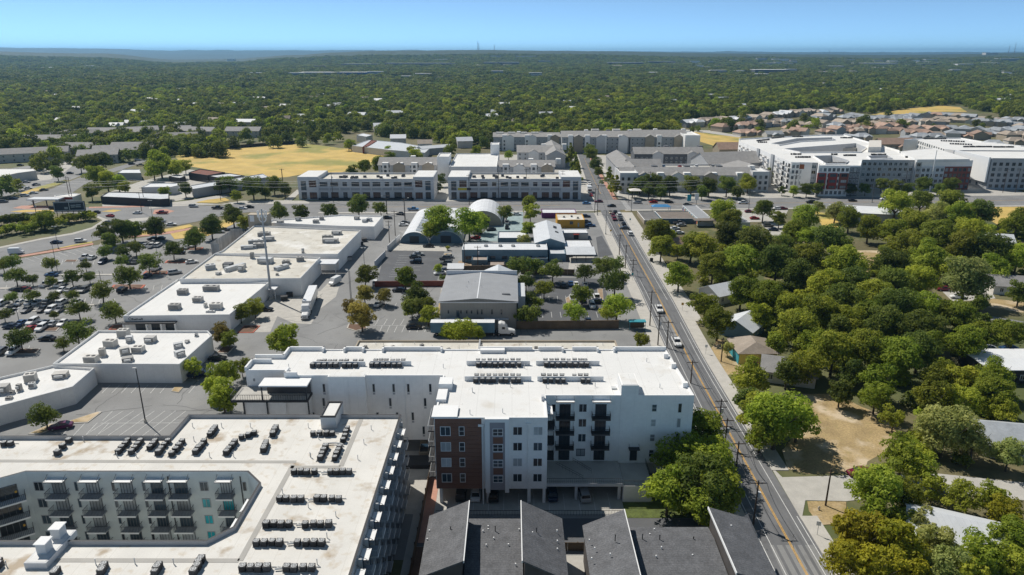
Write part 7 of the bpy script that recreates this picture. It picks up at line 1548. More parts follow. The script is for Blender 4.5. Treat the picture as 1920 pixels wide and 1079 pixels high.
# shrubs on the embankment below the billboard
for k in range(26):
    x = -40 + k * 46 + rnd.uniform(-12, 12); p = T('j3', x, 430 - x * .19 + rnd.uniform(-40, 10)); tree(p, 'shrub', rnd.choice([br, g_, ol]), rnd.uniform(1.5, 2.2), 'leafy shrub on the embankment below the billboard', 'embankment shrubs', cat='shrub')
for k in range(14):
    x = -30 + k * 42; p = T('j3', x, 275 - x * .06); tree(p, 'shrub', dk, 2.2, 'dark hedge shrub behind the embankment left of the billboard', 'hedge shrubs', cat='shrub')

# ------------------------------------------------------------------ poles, wires, lamps, signs
def pole(label, base, top_v, arms=1, transformer=False, group='utility poles', r=.15, m='wood_pole', ang=0.0):
    p = base; h = max(6.0, min(16, zat(top_v, p.y))); root = thing('utility_pole', label, 'pole', (p.x, p.y, 0), ang, group)
    MB().tube((0, 0, -.3), (0, 0, h), r * 1.15, r * .8, 8).build('post', m, root)
    for k in range(arms):
        z = h - .5 - k * 1.4; MB().box(-1.3, 1.3, -.07, .07, z - .07, z + .07).build('crossarm', m, root)
        i = MB()
        for x in (-1.2, -.6, .6, 1.2): i.tube((x, 0, z + .07), (x, 0, z + .28), .05, n=5)
        i.build('insulator', 'grey_wall_light', root)
    if transformer: MB().tube((.35, 0, h - 3.2), (.35, 0, h - 2.2), .28, n=10).build('transformer', 'galv', root)
    root['h'] = h; return root
PL = []
for i, (t, x, y, ty, n, tr) in enumerate((('E', 1735, 755, 555, 1, 0), ('E', 1780, 865, 690, 1, 1), ('E', 1830, 880, 725, 1, 0), ('E', 1638, 470, 380, 2, 0), ('E', 1597, 432, 297, 1, 0), ('E', 1563, 357, 237, 1, 0), ('E', 1440, 125, -40, 1, 0), ('E', 1425, 120, -20, 1, 0),
                                          ('I', 297, 505, 327, 1, 0), ('I', 397, 795, 547, 1, 1), ('I', 205, 232, 142, 2, 1), ('I', 235, 365, 197, 2, 1), ('I', 803, 690, 482, 0, 0), ('F', 216, 955, 820, 0, 0), ('F', 45, 1078, 1000, 1, 0))):
    lab = ('wooden utility pole at the end of the brown wall', 'wooden utility pole with transformer beside the kerb behind the white apartments', 'wooden utility pole nearest the low cream roof', 'double armed pole beside the tree shaded car park', 'pole at the street edge by the oak trees', 'pole at the street edge by the canopy shop', 'pole at the near left corner of the crossing', 'second pole at the near left corner of the crossing', 'dark pole beside the green trees on the street', 'dark pole with transformer before the dark townhouse', 'tall pole with transformer at the white apartment corner', 'paired pole at the white apartment corner', 'bare pole on the dry grass corner', 'thin pole before the colourful house', 'pole with crossarm beside the east parapet')[i]
    u, v = uv(t, x, y); ty_ = uv(t, x, ty)[1]; PL.append(pole(lab, G(u, v), ty_, n, bool(tr)))
for i, (t, x, y, ty) in enumerate((('j5', 193, 540, 280), ('j5', 262, 460, 160), ('j5', 375, 280, 20), ('j5', 165, 205, -30), ('j5', 1085, 800, 540), ('j5', 1245, 850, 580), ('B', 720, 975, 790), ('B', 1040, 935, 760), ('B', 885, 945, 790), ('B', 1243, 930, 780), ('A', 1875, 960, 780), ('A', 1590, 850, 770), ('C', 625, 925, 790), ('C', 945, 920, 780), ('C', 1245, 895, 780), ('C', 1120, 960, 890), ('C', 1065, 960, 870), ('C', 1560, 880, 780), ('C', 1800, 905, 770), ('C', 1870, 905, 770), ('q', 560, 680, 440), ('q', 860, 580, 440), ('q', 990, 560, 410), ('j1', 870, 965, 650), ('j1', 840, 960, 640), ('j1', 430, 1079, 930), ('j1', 1690, 1079, 830), ('j1', 1720, 970, 770), ('j2', 850, 930, 690), ('j2', 1590, 710, 550))):
    u, v = uv(t, x, y); ty_ = uv(t, x, ty)[1]; PL.append(pole('slim dark utility pole in the middle distance', G(u, v), ty_, 1 if i % 3 else 2, i % 5 == 0, 'distant utility poles', .14, 'wood_pole'))
def wire(a, b, za, zb, sag=.7, off=(0, 0)):
    mb = MB(); n = 10; P = []
    for k in range(n + 1):
        t = k / n; P.append((a[0] + (b[0] - a[0]) * t + off[0], a[1] + (b[1] - a[1]) * t + off[1], za + (zb - za) * t - sag * 4 * t * (1 - t)))
    for p, q in zip(P, P[1:]): mb.tube(p, q, .05, n=3, caps=False)
    return mb
seq = [9, 8, 11, 2, 1, 0, 3, 4, 5, 6]
for i, (a, b) in enumerate(zip(seq, seq[1:])):
    A, B = PL[a], PL[b]; mb = MB()
    for o in (-1.1, 1.1):
        w_ = wire(A.location, B.location, A['h'] - .25, B['h'] - .25, .9, (o, 0)); k0 = len(mb.v); mb.v += w_.v; mb.f += [tuple(q + k0 for q in f) for f in w_.f]; mb.m += w_.m
    tag(mb.build('power_line', 'black_metal'), 'thin power line sagging between the street poles', 'wire', 'street power lines')
mb = MB()
for (z, y, s) in ((11.2, 372, 1.2), (11.9, 373, 1.0), (9.8, 371, 1.4)):
    for k in range(7):
        a, b = (-250 + k * 50, y), (-200 + k * 50, y); w_ = wire(a, b, z, z, s); k0 = len(mb.v); mb.v += w_.v; mb.f += [tuple(q + k0 for q in f) for f in w_.f]; mb.m += w_.m
tag(mb.build('power_line', 'galv'), 'power lines strung along the avenue before the commercial buildings', 'wire')
def lamp(label, base, top_v, arm=(1.2, 0), r=.09, m='grey_dark', heads=1, group='lamp posts', h=None, name='lamp_post'):
    h = h or max(5, min(14, zat(top_v, base.y))); root = thing(name, label, 'lamp post', (base.x, base.y, 0), 0, group)
    MB().tube((0, 0, 0), (0, 0, h), r * 1.2, r * .8, 8).build('post', m, root); MB().tube((0, 0, 0), (0, 0, .7), .32, .3, 10).build('base', 'concrete_plain', root)
    for k in range(heads):
        s = 1 if k == 0 else -1; MB().tube((0, 0, h - .05), (arm[0] * s, arm[1] * s, h + .15), .05).build('arm', m, root); MB().box(arm[0] * s - .4, arm[0] * s + .4, arm[1] * s - .2, arm[1] * s + .2, h + .08, h + .26).build('lamp_head', 'lamp_head', root)
    return root
lamp('tall dark lamp post in the near car park', T('l', 1092, 930), 692, (-.3, 0), .12, 'charcoal')
for i, (t, x, y, ty) in enumerate((('j3', 690, 845, 470), ('j3', 697, 555, 290), ('j3', 1210, 985, 825), ('j3', 1815, 180, -20), ('j4', 130, 850, 450), ('l', 150, 200, 120), ('s', 105, 360, 45), ('D', 1605, 840, 780), ('E', 55, 640, 440), ('E', 130, 415, 318))):
    u, v = uv(t, x, y); lamp('slender parking lamp post in the mall car park' if i < 6 else 'slender lamp post in the service lane behind the mall', G(u, v), uv(t, x, ty)[1], (-.6, 0), .08, 'grey_dark', 1 + (i % 2))
for i, (t, x, y, ty) in enumerate((('k', 160, 360, 160), ('k', 90, 200, 20), ('k', 375, 165, 30), ('k', 1365, 150, 0), ('m', 530, 465, 415), ('m', 905, 500, 390), ('B', 255, 1025, 925), ('B', 360, 1055, 935), ('B', 1615, 960, 915))):
    u, v = uv(t, x, y); lamp('street lamp along the avenue and crossing', G(u, v), uv(t, x, ty)[1], (1.8 if i % 2 else -1.8, -.4), .1, 'grey_dark', 1, 'street lamps')
# tall mast
p = T('D', 1527, 605); root = thing('mast', 'tall grey monopole mast rising from the loading yard', 'mast', (p.x, p.y, 0)); hm = zat(392, p.y)
MB().tube((0, 0, 0), (0, 0, hm), .42, .22, 12).build('pole', 'grey_wall', root); MB().tube((0, 0, 0), (0, 0, .8), .9, .9, 10).build('base', 'concrete_plain', root)
for k in range(9):
    a = 2 * math.pi * k / 9; MB().box(-.17, .17, -.08, .08, hm - 2.6, hm - .6).build('antenna', 'white_paint', root, (1.3 * math.cos(a), 1.3 * math.sin(a), 0), a)
for z in (hm - 2.3, hm - .9):
    t_ = MB()
    for k in range(9): a0, a1 = 2 * math.pi * k / 9, 2 * math.pi * (k + 1) / 9; t_.tube((1.2 * math.cos(a0), 1.2 * math.sin(a0), z), (1.2 * math.cos(a1), 1.2 * math.sin(a1), z), .05, n=5)
    for k in range(3): a0 = 2 * math.pi * k / 3; t_.tube((0, 0, z), (1.2 * math.cos(a0), 1.2 * math.sin(a0), z), .05, n=5)
    t_.build('antenna_ring', 'galv', root)
# tall pale pole before the white complex
p = T('C', 1387, 900); root = thing('mast', 'tall white pole before the large white complex', 'mast', (p.x, p.y, 0)); hm = zat(60 + 665 / 3, p.y); MB().tube((0, 0, 0), (0, 0, hm), .34, .18, 10).build('pole', 'white_paint', root); MB().box(-1.1, 1.1, -.2, .2, 6.0, 6.8).build('sign', 'white_paint', root)
# small signs along the street
for k, (y, s_) in enumerate(((98, 1), (124, 1), (146, -1), (172, 1), (205, 1), (236, -1), (268, 1), (300, -1), (322, 1))):
    x = (edge(RE, y) + 1.0) if s_ > 0 else (edge(LE, y) - .9); root = thing('street_sign', 'small sign on a thin post at the pavement edge of the street', 'sign', (x, y, 0), rnd.uniform(-.3, .3), 'street signs')
    MB().tube((0, 0, 0), (0, 0, 2.6), .04, n=5).build('post', 'steel', root); MB().box(-.35, .35, -.04, -.01, 1.9, 2.7).build('panel', ('white_paint', 'road_yellow', 'teal')[k % 3], root)
# billboard
p = T('j3', 860, 215); root = thing('billboard', 'dark two panel billboard above the embankment', 'billboard', (p.x, p.y, 0), .16); w_ = 345 / 6.347 / pxm(p.y, 6)
bz0, bz1 = 4.6, 4.6 + 4.6
MB().box(-w_ / 2, w_ / 2, -.3, .3, bz0, bz1).build('board', 'black_metal', root)
fr_ = MB(); fr_.box(-w_ / 2 + .2, w_ / 2 - .2, -.42, -.31, bz0 + .25, bz0 + .5); fr_.box(-w_ / 2 + .2, w_ / 2 - .2, -.42, -.31, bz1 - .5, bz1 - .25)
for x in (-w_ / 2 + .2, -.12, w_ / 2 - .44): fr_.box(x, x + .24, -.42, -.31, bz0 + .5, bz1 - .5)
fr_.build('frame', 'grey_wall_light', root)
for s in (-1, 1): MB().box(s * w_ / 4 - w_ / 4 + .45, s * w_ / 4 + w_ / 4 - .45, -.38, -.32, bz0 + .52, bz1 - .52).build('poster', defm('poster_dark', (0.05, 0.055, 0.07), var=.3, scale=.5) and 'poster_dark', root)
tx = MB()
for (a0, a1, z) in ((.1, .42, 1.0), (.45, .75, 1.1), (.1, .35, .2), (.4, .75, .25)): tx.box(w_ * a0 * .5, w_ * a1 * .5, -.42, -.385, bz0 + 1.5 + z, bz0 + 1.95 + z)
tx.box(-w_ * .16, -w_ * .05, -.42, -.385, bz0 + 1.0, bz0 + 2.0); tx.build('poster_print', 'grey_wall', root)
MB().box(-w_ / 2, w_ / 2, -1.2, -.32, bz0 - .25, bz0 - .1).build('catwalk', 'charcoal', root)
for k in range(6): x = -w_ / 2 + .8 + k * (w_ - 1.6) / 5; MB().tube((x, .2, -.4), (x, .2, bz0), .14, n=6).build('support', 'wood_pole', root)
# street furniture near the lane
h0 = T('I', 765, 715); root = thing('fire_hydrant', 'small pale fire hydrant on the dry grass corner', 'hydrant', (h0.x, h0.y, .09))
hb = MB(); hb.tube((0, 0, 0), (0, 0, .08), .2, n=10); hb.tube((0, 0, .08), (0, 0, .6), .14, n=10); hb.tube((0, 0, .6), (0, 0, .78), .16, .05, n=10); hb.build('barrel', 'kerb', root); MB().tube((-.25, 0, .45), (.25, 0, .45), .07, n=8).build('outlets', 'kerb', root)
p = T('E', 1662, 775); root = thing('bus_shelter', 'teal roofed bus shelter beside the street', 'shelter', (p.x, p.y, 0)); MB().box(-2.4, 2.4, -1.0, 1.0, 2.5, 2.75).build('roof', 'teal', root); MB().box(-2.2, 2.2, .85, .95, .3, 2.4).build('back_panel', 'wood_fence', root)
for x in (-2.2, 2.2): MB().tube((x, -.8, 0), (x, -.8, 2.5), .06).build('post', 'teal', root)
MB().box(-1.6, 1.6, .3, .7, .4, .5).build('bench', 'wood_fence', root)
for i, (t, x, y) in enumerate((('k', 545, 590), ('D', 1600, 610), ('D', 1630, 590), ('F', 300, 885), ('E', 110, 300), ('E', 130, 280), ('E', 45, 385))):
    p = T(t, x, y); root = thing('dumpster', ('small dark bin on the far pavement by the street', 'dark dumpster near the tall mast, near one', 'dark dumpster near the tall mast, far one', 'teal bin beside the colourful house', 'green dumpster behind the far mall block, near', 'green dumpster behind the far mall block, far', 'tan dumpster at the mall dock')[i], 'dumpster', (p.x, p.y, ZL), .3)
    s = .5 if i in (0,) else 1.0; mm = 'teal' if i == 3 else ('unit_grey' if i == 6 else 'charcoal'); MB().prism([(-1.0 * s, -.8 * s), (1.0 * s, -.8 * s), (1.0 * s, .8 * s), (-1.0 * s, .8 * s)], .1, 1.3).build('bin', mm, root); MB().box(-1.05 * s, 1.05 * s, -.85 * s, .85 * s, 1.3, 1.4).build('lid', 'charcoal', root)
p = T('E', 470, 285); tag(MB().box(-3, 3, -.8, .8, 2.0, 2.2).box(-2.9, -2.7, -.7, .7, 0, 2).box(2.7, 2.9, -.7, .7, 0, 2).box(-.1, .1, -.7, .7, 0, 2).build('shelter_rack', 'white_paint', None, p), 'white open rack shelter before the vaulted shed', 'shelter')
p = T('q', 430, 690); root = thing('umbrella', 'pale square umbrella canopy at the street corner', 'umbrella', (p.x, p.y, 0)); MB().tube((0, 0, 0), (0, 0, 5), .1).build('post', 'grey_dark', root); u_ = MB(); [u_.poly([(3.2 * a, 3.2 * b, 5), (3.2 * c, 3.2 * d, 5), (0, 0, 6)]) for a, b, c, d in ((-1, -1, 1, -1), (1, -1, 1, 1), (1, 1, -1, 1), (-1, 1, -1, -1))]; u_.build('canopy', 'cream_wall', root)
for i, (t, x, y, ty, mm) in enumerate((('q', 920, 720, 650, 'cyan_box'), ('q', 985, 745, 640, 'white_paint'))):
    u, v = uv(t, x, y); p = G(u, v); h = zat(uv(t, x, ty)[1], p.y); root = thing('pylon_sign', ('pale blue pylon sign beside the avenue', 'white pylon sign beside the avenue')[i], 'sign', (p.x, p.y, 0)); MB().tube((0, 0, 0), (0, 0, h - 2), .12).build('post', 'grey_dark', root); MB().box(-1, 1, -.15, .15, h - 3.4, h).build('panel', mm, root)
p = T('B', 1395, 905); rt_ = thing('box_truck', 'white box truck on the street beyond the avenue', 'truck', (p.x, p.y, ZR), -math.pi / 2); MB().box(-4.5, 1.2, -1.2, 1.2, .9, 3.6).build('cargo_box', 'p_white', rt_); MB().box(1.3, 3.0, -1.1, 1.1, .6, 2.6).build('cab', 'p_white', rt_); MB().box(2.95, 3.02, -1, 1, 1.5, 2.4).build('windscreen', 'car_glass', rt_)
for x in (-3, 2.2):
    for y in (-1, 1): link('wheel', wh_me, rt_, (x, y, .4))

# ------------------------------------------------------------------ houses of the estate far right
EST = 'houses of the far estate'
hv = 0
def estate(t, a, b, roof, step=10.2, z=5.5, jit=1.0, big=1.34):
    A, B = T(t, *a, z), T(t, *b, z); n = max(1, int((B - A).length / step)); nm = {'shingle_brown': 'reddish brown', 'shingle_tan': 'tan', 'shingle_slate': 'slate grey', 'metal_white': 'bright white'}[roof]
    for k in range(n):
        p = A.lerp(B, (k + .5) / n) + Vector((rnd.uniform(-jit, jit), rnd.uniform(-jit, jit), 0)); rf = roof if rnd.random() < .85 else rnd.choice(['shingle_tan', 'shingle_brown', 'shingle_slate']); nm2 = {'shingle_brown': 'reddish brown', 'shingle_tan': 'tan', 'shingle_slate': 'slate grey', 'metal_white': 'bright white'}[rf]
        turn = rnd.choice([0, math.pi / 2]) + rnd.uniform(-.15, .15) + math.atan2(B.y - A.y, B.x - A.x); s = big * rnd.uniform(.9, 1.1)
        e = rnd.choice([3.2, 5.4, 5.6]); g = gable('house', f'house with {nm2} roof in the far estate', 'house', (p.x, p.y), 11 * s, 8.6 * s, turn, e, e + 2.6, rnd.choice(['tan_wall', 'cream_wall', 'grey_wall', 'cream_wall']), rf, EST, hip=rnd.choice([0, 3.2, 3.2]), wins=2, wrow=(e - 1.6,))
        # a cross wing
        c = MB(); hw = 2.6 * s; c.box(-hw, hw, -7.0 * s, 0, 0, e - .3); c.build('wing', 'tan_wall', g); r_ = MB(); zt = e + 1.5
        r_.quad((-hw - .3, -7.3 * s, e - .5), (0, -7.3 * s, zt), (0, 0, zt), (-hw - .3, 0, e - .5)); r_.quad((0, -7.3 * s, zt), (hw + .3, -7.3 * s, e - .5), (hw + .3, 0, e - .5), (0, 0, zt)); r_.poly([(-hw, -7.05 * s, e - .4), (hw, -7.05 * s, e - .4), (0, -7.05 * s, zt - .1)]); r_.build('wing_roof', rf, g)
sb_, st_, ss_, sw_ = 'shingle_brown', 'shingle_tan', 'shingle_slate', 'metal_white'
for row in (((0, 118), (90, 112), sw_), ((100, 106), (260, 98), st_), ((262, 98), (360, 88), sw_), ((362, 92), (510, 70), st_), ((510, 72), (600, 62), sw_), ((600, 62), (720, 50), st_), ((725, 50), (800, 48), sw_), ((800, 48), (875, 42), st_),
            ((190, 140), (400, 125), sb_), ((400, 120), (560, 108), st_), ((560, 112), (750, 118), st_), ((310, 160), (460, 155), sb_), ((460, 168), (560, 168), ss_), ((560, 158), (690, 165), sb_), ((560, 138), (690, 140), sb_),
            ((720, 85), (840, 75), ss_), ((770, 120), (960, 112), st_), ((960, 105), (1120, 115), st_), ((1120, 112), (1290, 112), st_), ((770, 155), (960, 150), sb_), ((960, 150), (1240, 148), sb_), ((840, 135), (1060, 132), sb_), ((1060, 135), (1250, 130), sb_),
            ((940, 75), (1080, 98), ss_), ((880, 90), (960, 90), ss_), ((1100, 92), (1330, 80), ss_), ((1180, 100), (1330, 96), ss_), ((1340, 108), (1480, 112), st_), ((1290, 152), (1470, 150), sb_), ((1250, 172), (1460, 172), sb_), ((1480, 148), (1690, 158), ss_), ((1480, 175), (1700, 182), sb_), ((1700, 165), (1918, 150), ss_), ((1780, 185), (1960, 185), st_), ((1350, 70), (1640, 85), ss_), ((1420, 85), (1800, 105), st_), ((1640, 105), (1918, 120), ss_), ((1800, 100), (1918, 102), ss_), ((1700, 218), (1920, 222), ss_), ((930, 185), (1040, 200), ss_), ((1080, 215), (1230, 238), sb_), ((1230, 195), (1460, 195), ss_), ((1860, 140), (1960, 142), st_)):
    estate('r', *row)
gable('house', 'brown roofed house left of the large white complex', 'house', T('C', 265, 650, 5), 22, 14, .1, 4.5, 9, 'tan_wall', 'shingle_brown', 'houses beside the white complex')
gable('house', 'brown roofed house behind the large white complex', 'house', T('r', 1190, 235, 5), 30, 14, .1, 5, 9, 'tan_wall', 'shingle_brown', 'houses beside the white complex')
for k in range(36):
    p = T('r', rnd.choice([rnd.uniform(60, 460), rnd.uniform(0, 900), rnd.uniform(680, 760), rnd.uniform(1000, 1250), rnd.uniform(1300, 1900)]), rnd.uniform(100, 190)); tree(p, 'small', rnd.choice([dk, g_]), rnd.uniform(1.1, 1.7), 'small round tree between houses of the far estate', 'trees of the far estate')
# single roofs that show through the forest
far_roofs = [('A', 830, 380, 22, 12), ('A', 880, 385, 18, 10), ('A', 1120, 410, 24, 10), ('A', 1440, 325, 40, 14), ('A', 1640, 328, 30, 12), ('A', 1310, 318, 24, 14), ('A', 1860, 420, 30, 16), ('A', 1910, 410, 22, 12), ('A', 680, 272, 18, 14), ('A', 1755, 370, 22, 12), ('A', 1370, 383, 14, 10), ('A', 1690, 475, 14, 10), ('A', 660, 525, 16, 10), ('A', 735, 510, 14, 10), ('A', 1010, 522, 18, 8), ('A', 1240, 408, 14, 8), ('A', 1700, 335, 20, 10), ('A', 320, 312, 14, 10), ('A', 430, 440, 12, 8), ('A', 1605, 485, 14, 8), ('A', 1800, 355, 16, 10),
             ('B', 300, 455, 24, 14), ('B', 90, 465, 26, 16), ('B', 470, 360, 14, 10), ('B', 1150, 462, 20, 12), ('B', 130, 375, 14, 10), ('B', 430, 350, 14, 10), ('B', 690, 610, 16, 12), ('B', 470, 625, 14, 12), ('B', 320, 595, 16, 12), ('B', 1290, 430, 16, 10), ('B', 1270, 395, 14, 12), ('B', 940, 500, 14, 10), ('B', 1860, 390, 16, 10), ('B', 865, 450, 12, 8), ('B', 10, 410, 20, 10),
             ('C', 100, 440, 14, 10), ('C', 1100, 325, 60, 26), ('C', 915, 322, 30, 14), ('C', 1440, 270, 50, 20), ('C', 1240, 355, 40, 14), ('C', 1530, 270, 50, 20), ('C', 1690, 240, 70, 24), ('C', 1190, 262, 24, 14)]
rr_ = random.Random(21)
for k in range(58):
    v = rr_.uniform(152, 240); u = rr_.uniform(20, 1900)
    if v > 205 and u > 1250 or v > 228 and u > 900: continue
    far_roofs.append(('o', u, v, rr_.uniform(14, 30), rr_.uniform(10, 16)))
TILE2['o'] = (0, 0, 1.0)
for i, (t, x, y, w_, d_) in enumerate(far_roofs):
    c = T(t, x, y, 6); gable('house', 'pale roof showing between the trees of the far forest', 'house', (c.x, c.y), w_ * .8, d_ * .8, rnd.uniform(-.4, .4), 6.0, 8.6, 'cream_wall', rnd.choice(['metal_white', 'metal_light', 'shingle_tan', 'metal_light']), 'roofs in the far forest')
# distant commercial blocks
def hit(u, v, dz=0.0):                       # first point of the sight line on the rolling ground
    z = 75.0; p = G(u, v, 70.0)
    while z > -2:
        q = G(u, v, z - 1e-3); z -= .5
        if q.y > 0 and q.y < 20000 and q.z <= hgt(q.x, q.y) + dz: return q
    return G(u, v, 0)
BLK = []
def block(label, t, x, y, wpx, hpx, m, roof='roof_white', d_=None):
    c = hit(*uv(t, x, y)); BLK.append((c.x, c.y, wpx / TILE2[t][2] / pxm(c.y) / 2 + 8))
    k = pxm(c.y); w_ = wpx / TILE2[t][2] / k; h = min(14, hpx / TILE2[t][2] / k); z0 = hgt(c.x, c.y) - 4; root = thing('distant_building', label, 'building', (c.x, c.y, z0), 0, 'distant commercial buildings')
    dd = d_ or min(90, w_ * .5); MB().box(-w_ / 2, w_ / 2, 0, dd, 0, h + 4).build('wall', m, root); MB().box(-w_ / 2 - .5, w_ / 2 + .5, -.5, dd + .5, h + 4.0, h + 4.8).build('roof', roof, root)
    if wpx > 40:
        s = MB()
        for q in range(max(1, int(h / 4.5))): s.box(-w_ / 2 + 1, w_ / 2 - 1, -.3, -.05, 6 + q * 4.5, 7.8 + q * 4.5)
        s.build('window_band', 'pane_dark', root)
for (t, x, y, w_, h, m, r_, lb) in (('A', 1665, 255, 80, 22, 'grey_wall', 'roof_white', 'pale office left of the blue building'), ('A', 1780, 250, 200, 20, 'grey_wall', 'roof_white', 'long white roofed office beside the blue building'), ('B', 60, 255, 160, 26, 'blue_far', 'roof_white', 'bright blue long building in the far forest'), ('B', 190, 250, 90, 24, 'white_wall', 'roof_white', 'white hospital block beside the blue building'),
                                    ('B', 370, 262, 80, 12, 'cream_wall', 'roof_white', 'low white building in the far forest, centre left'), ('B', 455, 255, 100, 18, 'grey_wall', 'roof_white', 'grey office with white roof in the far forest'), ('B', 875, 245, 70, 22, 'grey_wall', 'roof_white', 'grey office behind the forest, centre'), ('B', 1092, 258, 72, 28, 'white_wall', 'roof_white', 'white church hall standing out of the forest'), ('B', 935, 255, 40, 8, 'white_wall', 'roof_white', 'small white building beside the grey office'),
                                    ('B', 100, 200, 200, 24, 'grey_dark', 'shingle_slate', 'long dark office row on the far slope left'), ('B', 440, 195, 390, 26, 'grey_dark', 'shingle_slate', 'long dark office row on the far slope middle'), ('B', 900, 190, 200, 24, 'grey_dark', 'shingle_slate', 'dark office row on the far slope right'), ('B', 560, 165, 80, 8, 'cream_wall', 'roof_white', 'pale roofs on the far slope'), ('B', 870, 145, 60, 8, 'cream_wall', 'roof_white', 'white roof near the far ridge'), ('B', 1040, 148, 120, 8, 'cream_wall', 'roof_white', 'wide white roof near the far ridge'), ('B', 1300, 250, 40, 8, 'cream_wall', 'roof_white', 'small pale roof in the far forest'), ('B', 1760, 238, 140, 8, 'grey_wall', 'roof_white', 'grey strip of roofs in the far forest'), ('B', 1140, 178, 70, 14, 'grey_wall', 'shingle_slate', 'dark block on the far slope'), ('B', 1600, 190, 200, 16, 'grey_dark', 'shingle_slate', 'dark office row on the far right slope'), ('B', 1800, 185, 160, 18, 'grey_dark', 'shingle_slate', 'brown office row on the far right slope'),
                                    ('C', 200, 240, 90, 22, 'cream_wall', 'roof_white', 'white office in the far business park, left'), ('C', 310, 238, 70, 18, 'cream_wall', 'roof_white', 'small office in the far business park'), ('C', 500, 238, 190, 26, 'grey_dark', 'roof_white', 'dark long office in the far business park'), ('C', 430, 248, 110, 10, 'white_wall', 'roof_white', 'long white roof in the far business park'), ('C', 610, 232, 60, 20, 'grey_wall', 'roof_white', 'grey block in the far business park'), ('C', 700, 248, 60, 10, 'white_wall', 'roof_white', 'low white block in the far business park'), ('C', 780, 240, 90, 14, 'cream_wall', 'shingle_tan', 'tan block in the far business park'), ('C', 860, 210, 90, 16, 'tan_wall', 'roof_white', 'tan offices behind the business park'), ('C', 1100, 192, 220, 14, 'cream_wall', 'roof_white', 'wide white stadium roof in the far business park'), ('C', 1100, 176, 50, 18, 'cream_wall', 'roof_white', 'pale tower above the wide white roof'), ('C', 1160, 212, 150, 10, 'white_wall', 'roof_white', 'second long white roof below the stadium'), ('C', 1330, 208, 100, 8, 'white_wall', 'roof_white', 'thin white roof right of the stadium'), ('C', 1380, 200, 90, 18, 'grey_dark', 'shingle_slate', 'dark office right of the stadium'), ('C', 1590, 200, 90, 22, 'white_wall', 'roof_white', 'white tall office on the right slope'), ('C', 1740, 190, 80, 18, 'cream_wall', 'roof_white', 'pale buildings on the right slope'), ('C', 1830, 165, 120, 22, 'grey_wall', 'roof_white', 'large pale block near the right horizon'), ('C', 1740, 130, 70, 10, 'cream_wall', 'roof_white', 'pale building on the right horizon'),
                                    ('C', 100, 190, 60, 8, 'cream_wall', 'roof_white', 'small white roofs on the far slope centre'), ('C', 480, 190, 90, 12, 'cream_wall', 'roof_white', 'pale roofs behind the business park left'), ('C', 590, 190, 60, 12, 'cream_wall', 'roof_white', 'pale roofs behind the business park middle'),
                                    ('A', 165, 208, 80, 12, 'brick_red', 'roof_white', 'red brick building with white roof on the left slope'), ('A', 300, 212, 150, 10, 'grey_dark', 'roof_white', 'dark long building on the left slope'), ('A', 500, 202, 90, 10, 'cream_wall', 'roof_white', 'pale roof on the left slope'), ('A', 870, 215, 60, 8, 'cream_wall', 'roof_white', 'small white roof on the left slope right'), ('A', 1160, 260, 90, 12, 'grey_wall', 'roof_white', 'grey office in the forest at left'), ('A', 1440, 250, 70, 18, 'grey_dark', 'roof_white', 'dark block in the forest at left'), ('A', 1330, 178, 40, 8, 'white_wall', 'roof_white', 'white house on the left ridge'), ('A', 1000, 208, 60, 6, 'white_wall', 'roof_white', 'thin white roof in the forest at left'), ('A', 1800, 212, 60, 24, 'tan_wall', 'shingle_tan', 'tan domed building on the left far slope'), ('A', 640, 190, 70, 8, 'cream_wall', 'roof_white', 'pale roof in the forest on the left slope')):
    if m == 'blue_far': defm('blue_far', (0.03, 0.12, 0.42))
    block(lb, t, x, y, w_, h, m, r_)
for k in range(110):
    u = rr_.choice([rr_.uniform(1300, 1900), rr_.uniform(1300, 1900), rr_.uniform(0, 1900)]); v = rr_.uniform(112, 148) if u < 1300 else rr_.uniform(114, 144)
    block('tiny pale building far off on the wooded plain', 'o', u, v, rr_.uniform(6, 22), rr_.uniform(2, 5), rr_.choice(['white_wall', 'cream_wall', 'tan_wall', 'grey_wall']), rr_.choice(['roof_white', 'roof_white', 'metal_light', 'shingle_tan']))
# radio masts on the horizon
for i, (u, v0, v1) in enumerate(((896, 97, 84), (898, 97, 88), (927, 97, 90), (1555, 100, 94), (1891, 100, 88), (1902, 100, 83))):
    Y = 7000.0; x = xat(u, Y, 90); tag(MB().tube((0, 0, 0), (0, 0, (v0 - v1) / pxm(Y) + 20), 3.0, 1.5, 5).build('radio_mast', 'steel', None, (x, Y, hgt(x, Y) - 5)), 'tiny radio mast on the horizon ridge', 'mast', 'horizon masts')
# bare cuttings, a far road
def far_sheet(name, t, pts, m, dz=1.5):
    P = []
    for (x, y) in pts:
        c = hit(*uv(t, x, y), dz); P.append((c.x, c.y, c.z))
    struct(MB().poly(P[::-1]).build(name, m))
far_sheet('road_cutting', 'B', [(755, 190), (790, 165), (810, 140), (828, 140), (815, 160), (790, 190)], 'concrete_plain', 9)
far_sheet('bare_slope', 'B', [(600, 152), (680, 140), (800, 142), (800, 152), (700, 155)], 'soil', 10)
far_sheet('bare_slope', 'B', [(350, 205), (500, 195), (640, 195), (640, 204), (400, 208)], 'straw', 6)
far_sheet('bare_slope', 'B', [(670, 200), (800, 185), (970, 190), (970, 204), (760, 206)], 'straw', 6)
far_sheet('bare_slope', 'B', [(1290, 202), (1400, 190), (1680, 190), (1680, 202), (1400, 206)], 'straw', 6)
far_sheet('far_road', 'B', [(1180, 285), (1190, 280), (1320, 450), (1295, 450)], 'concrete_plain', .3)
far_sheet('far_road', 'B', [(445, 300), (455, 300), (455, 265), (447, 265)], 'concrete_plain', .3)

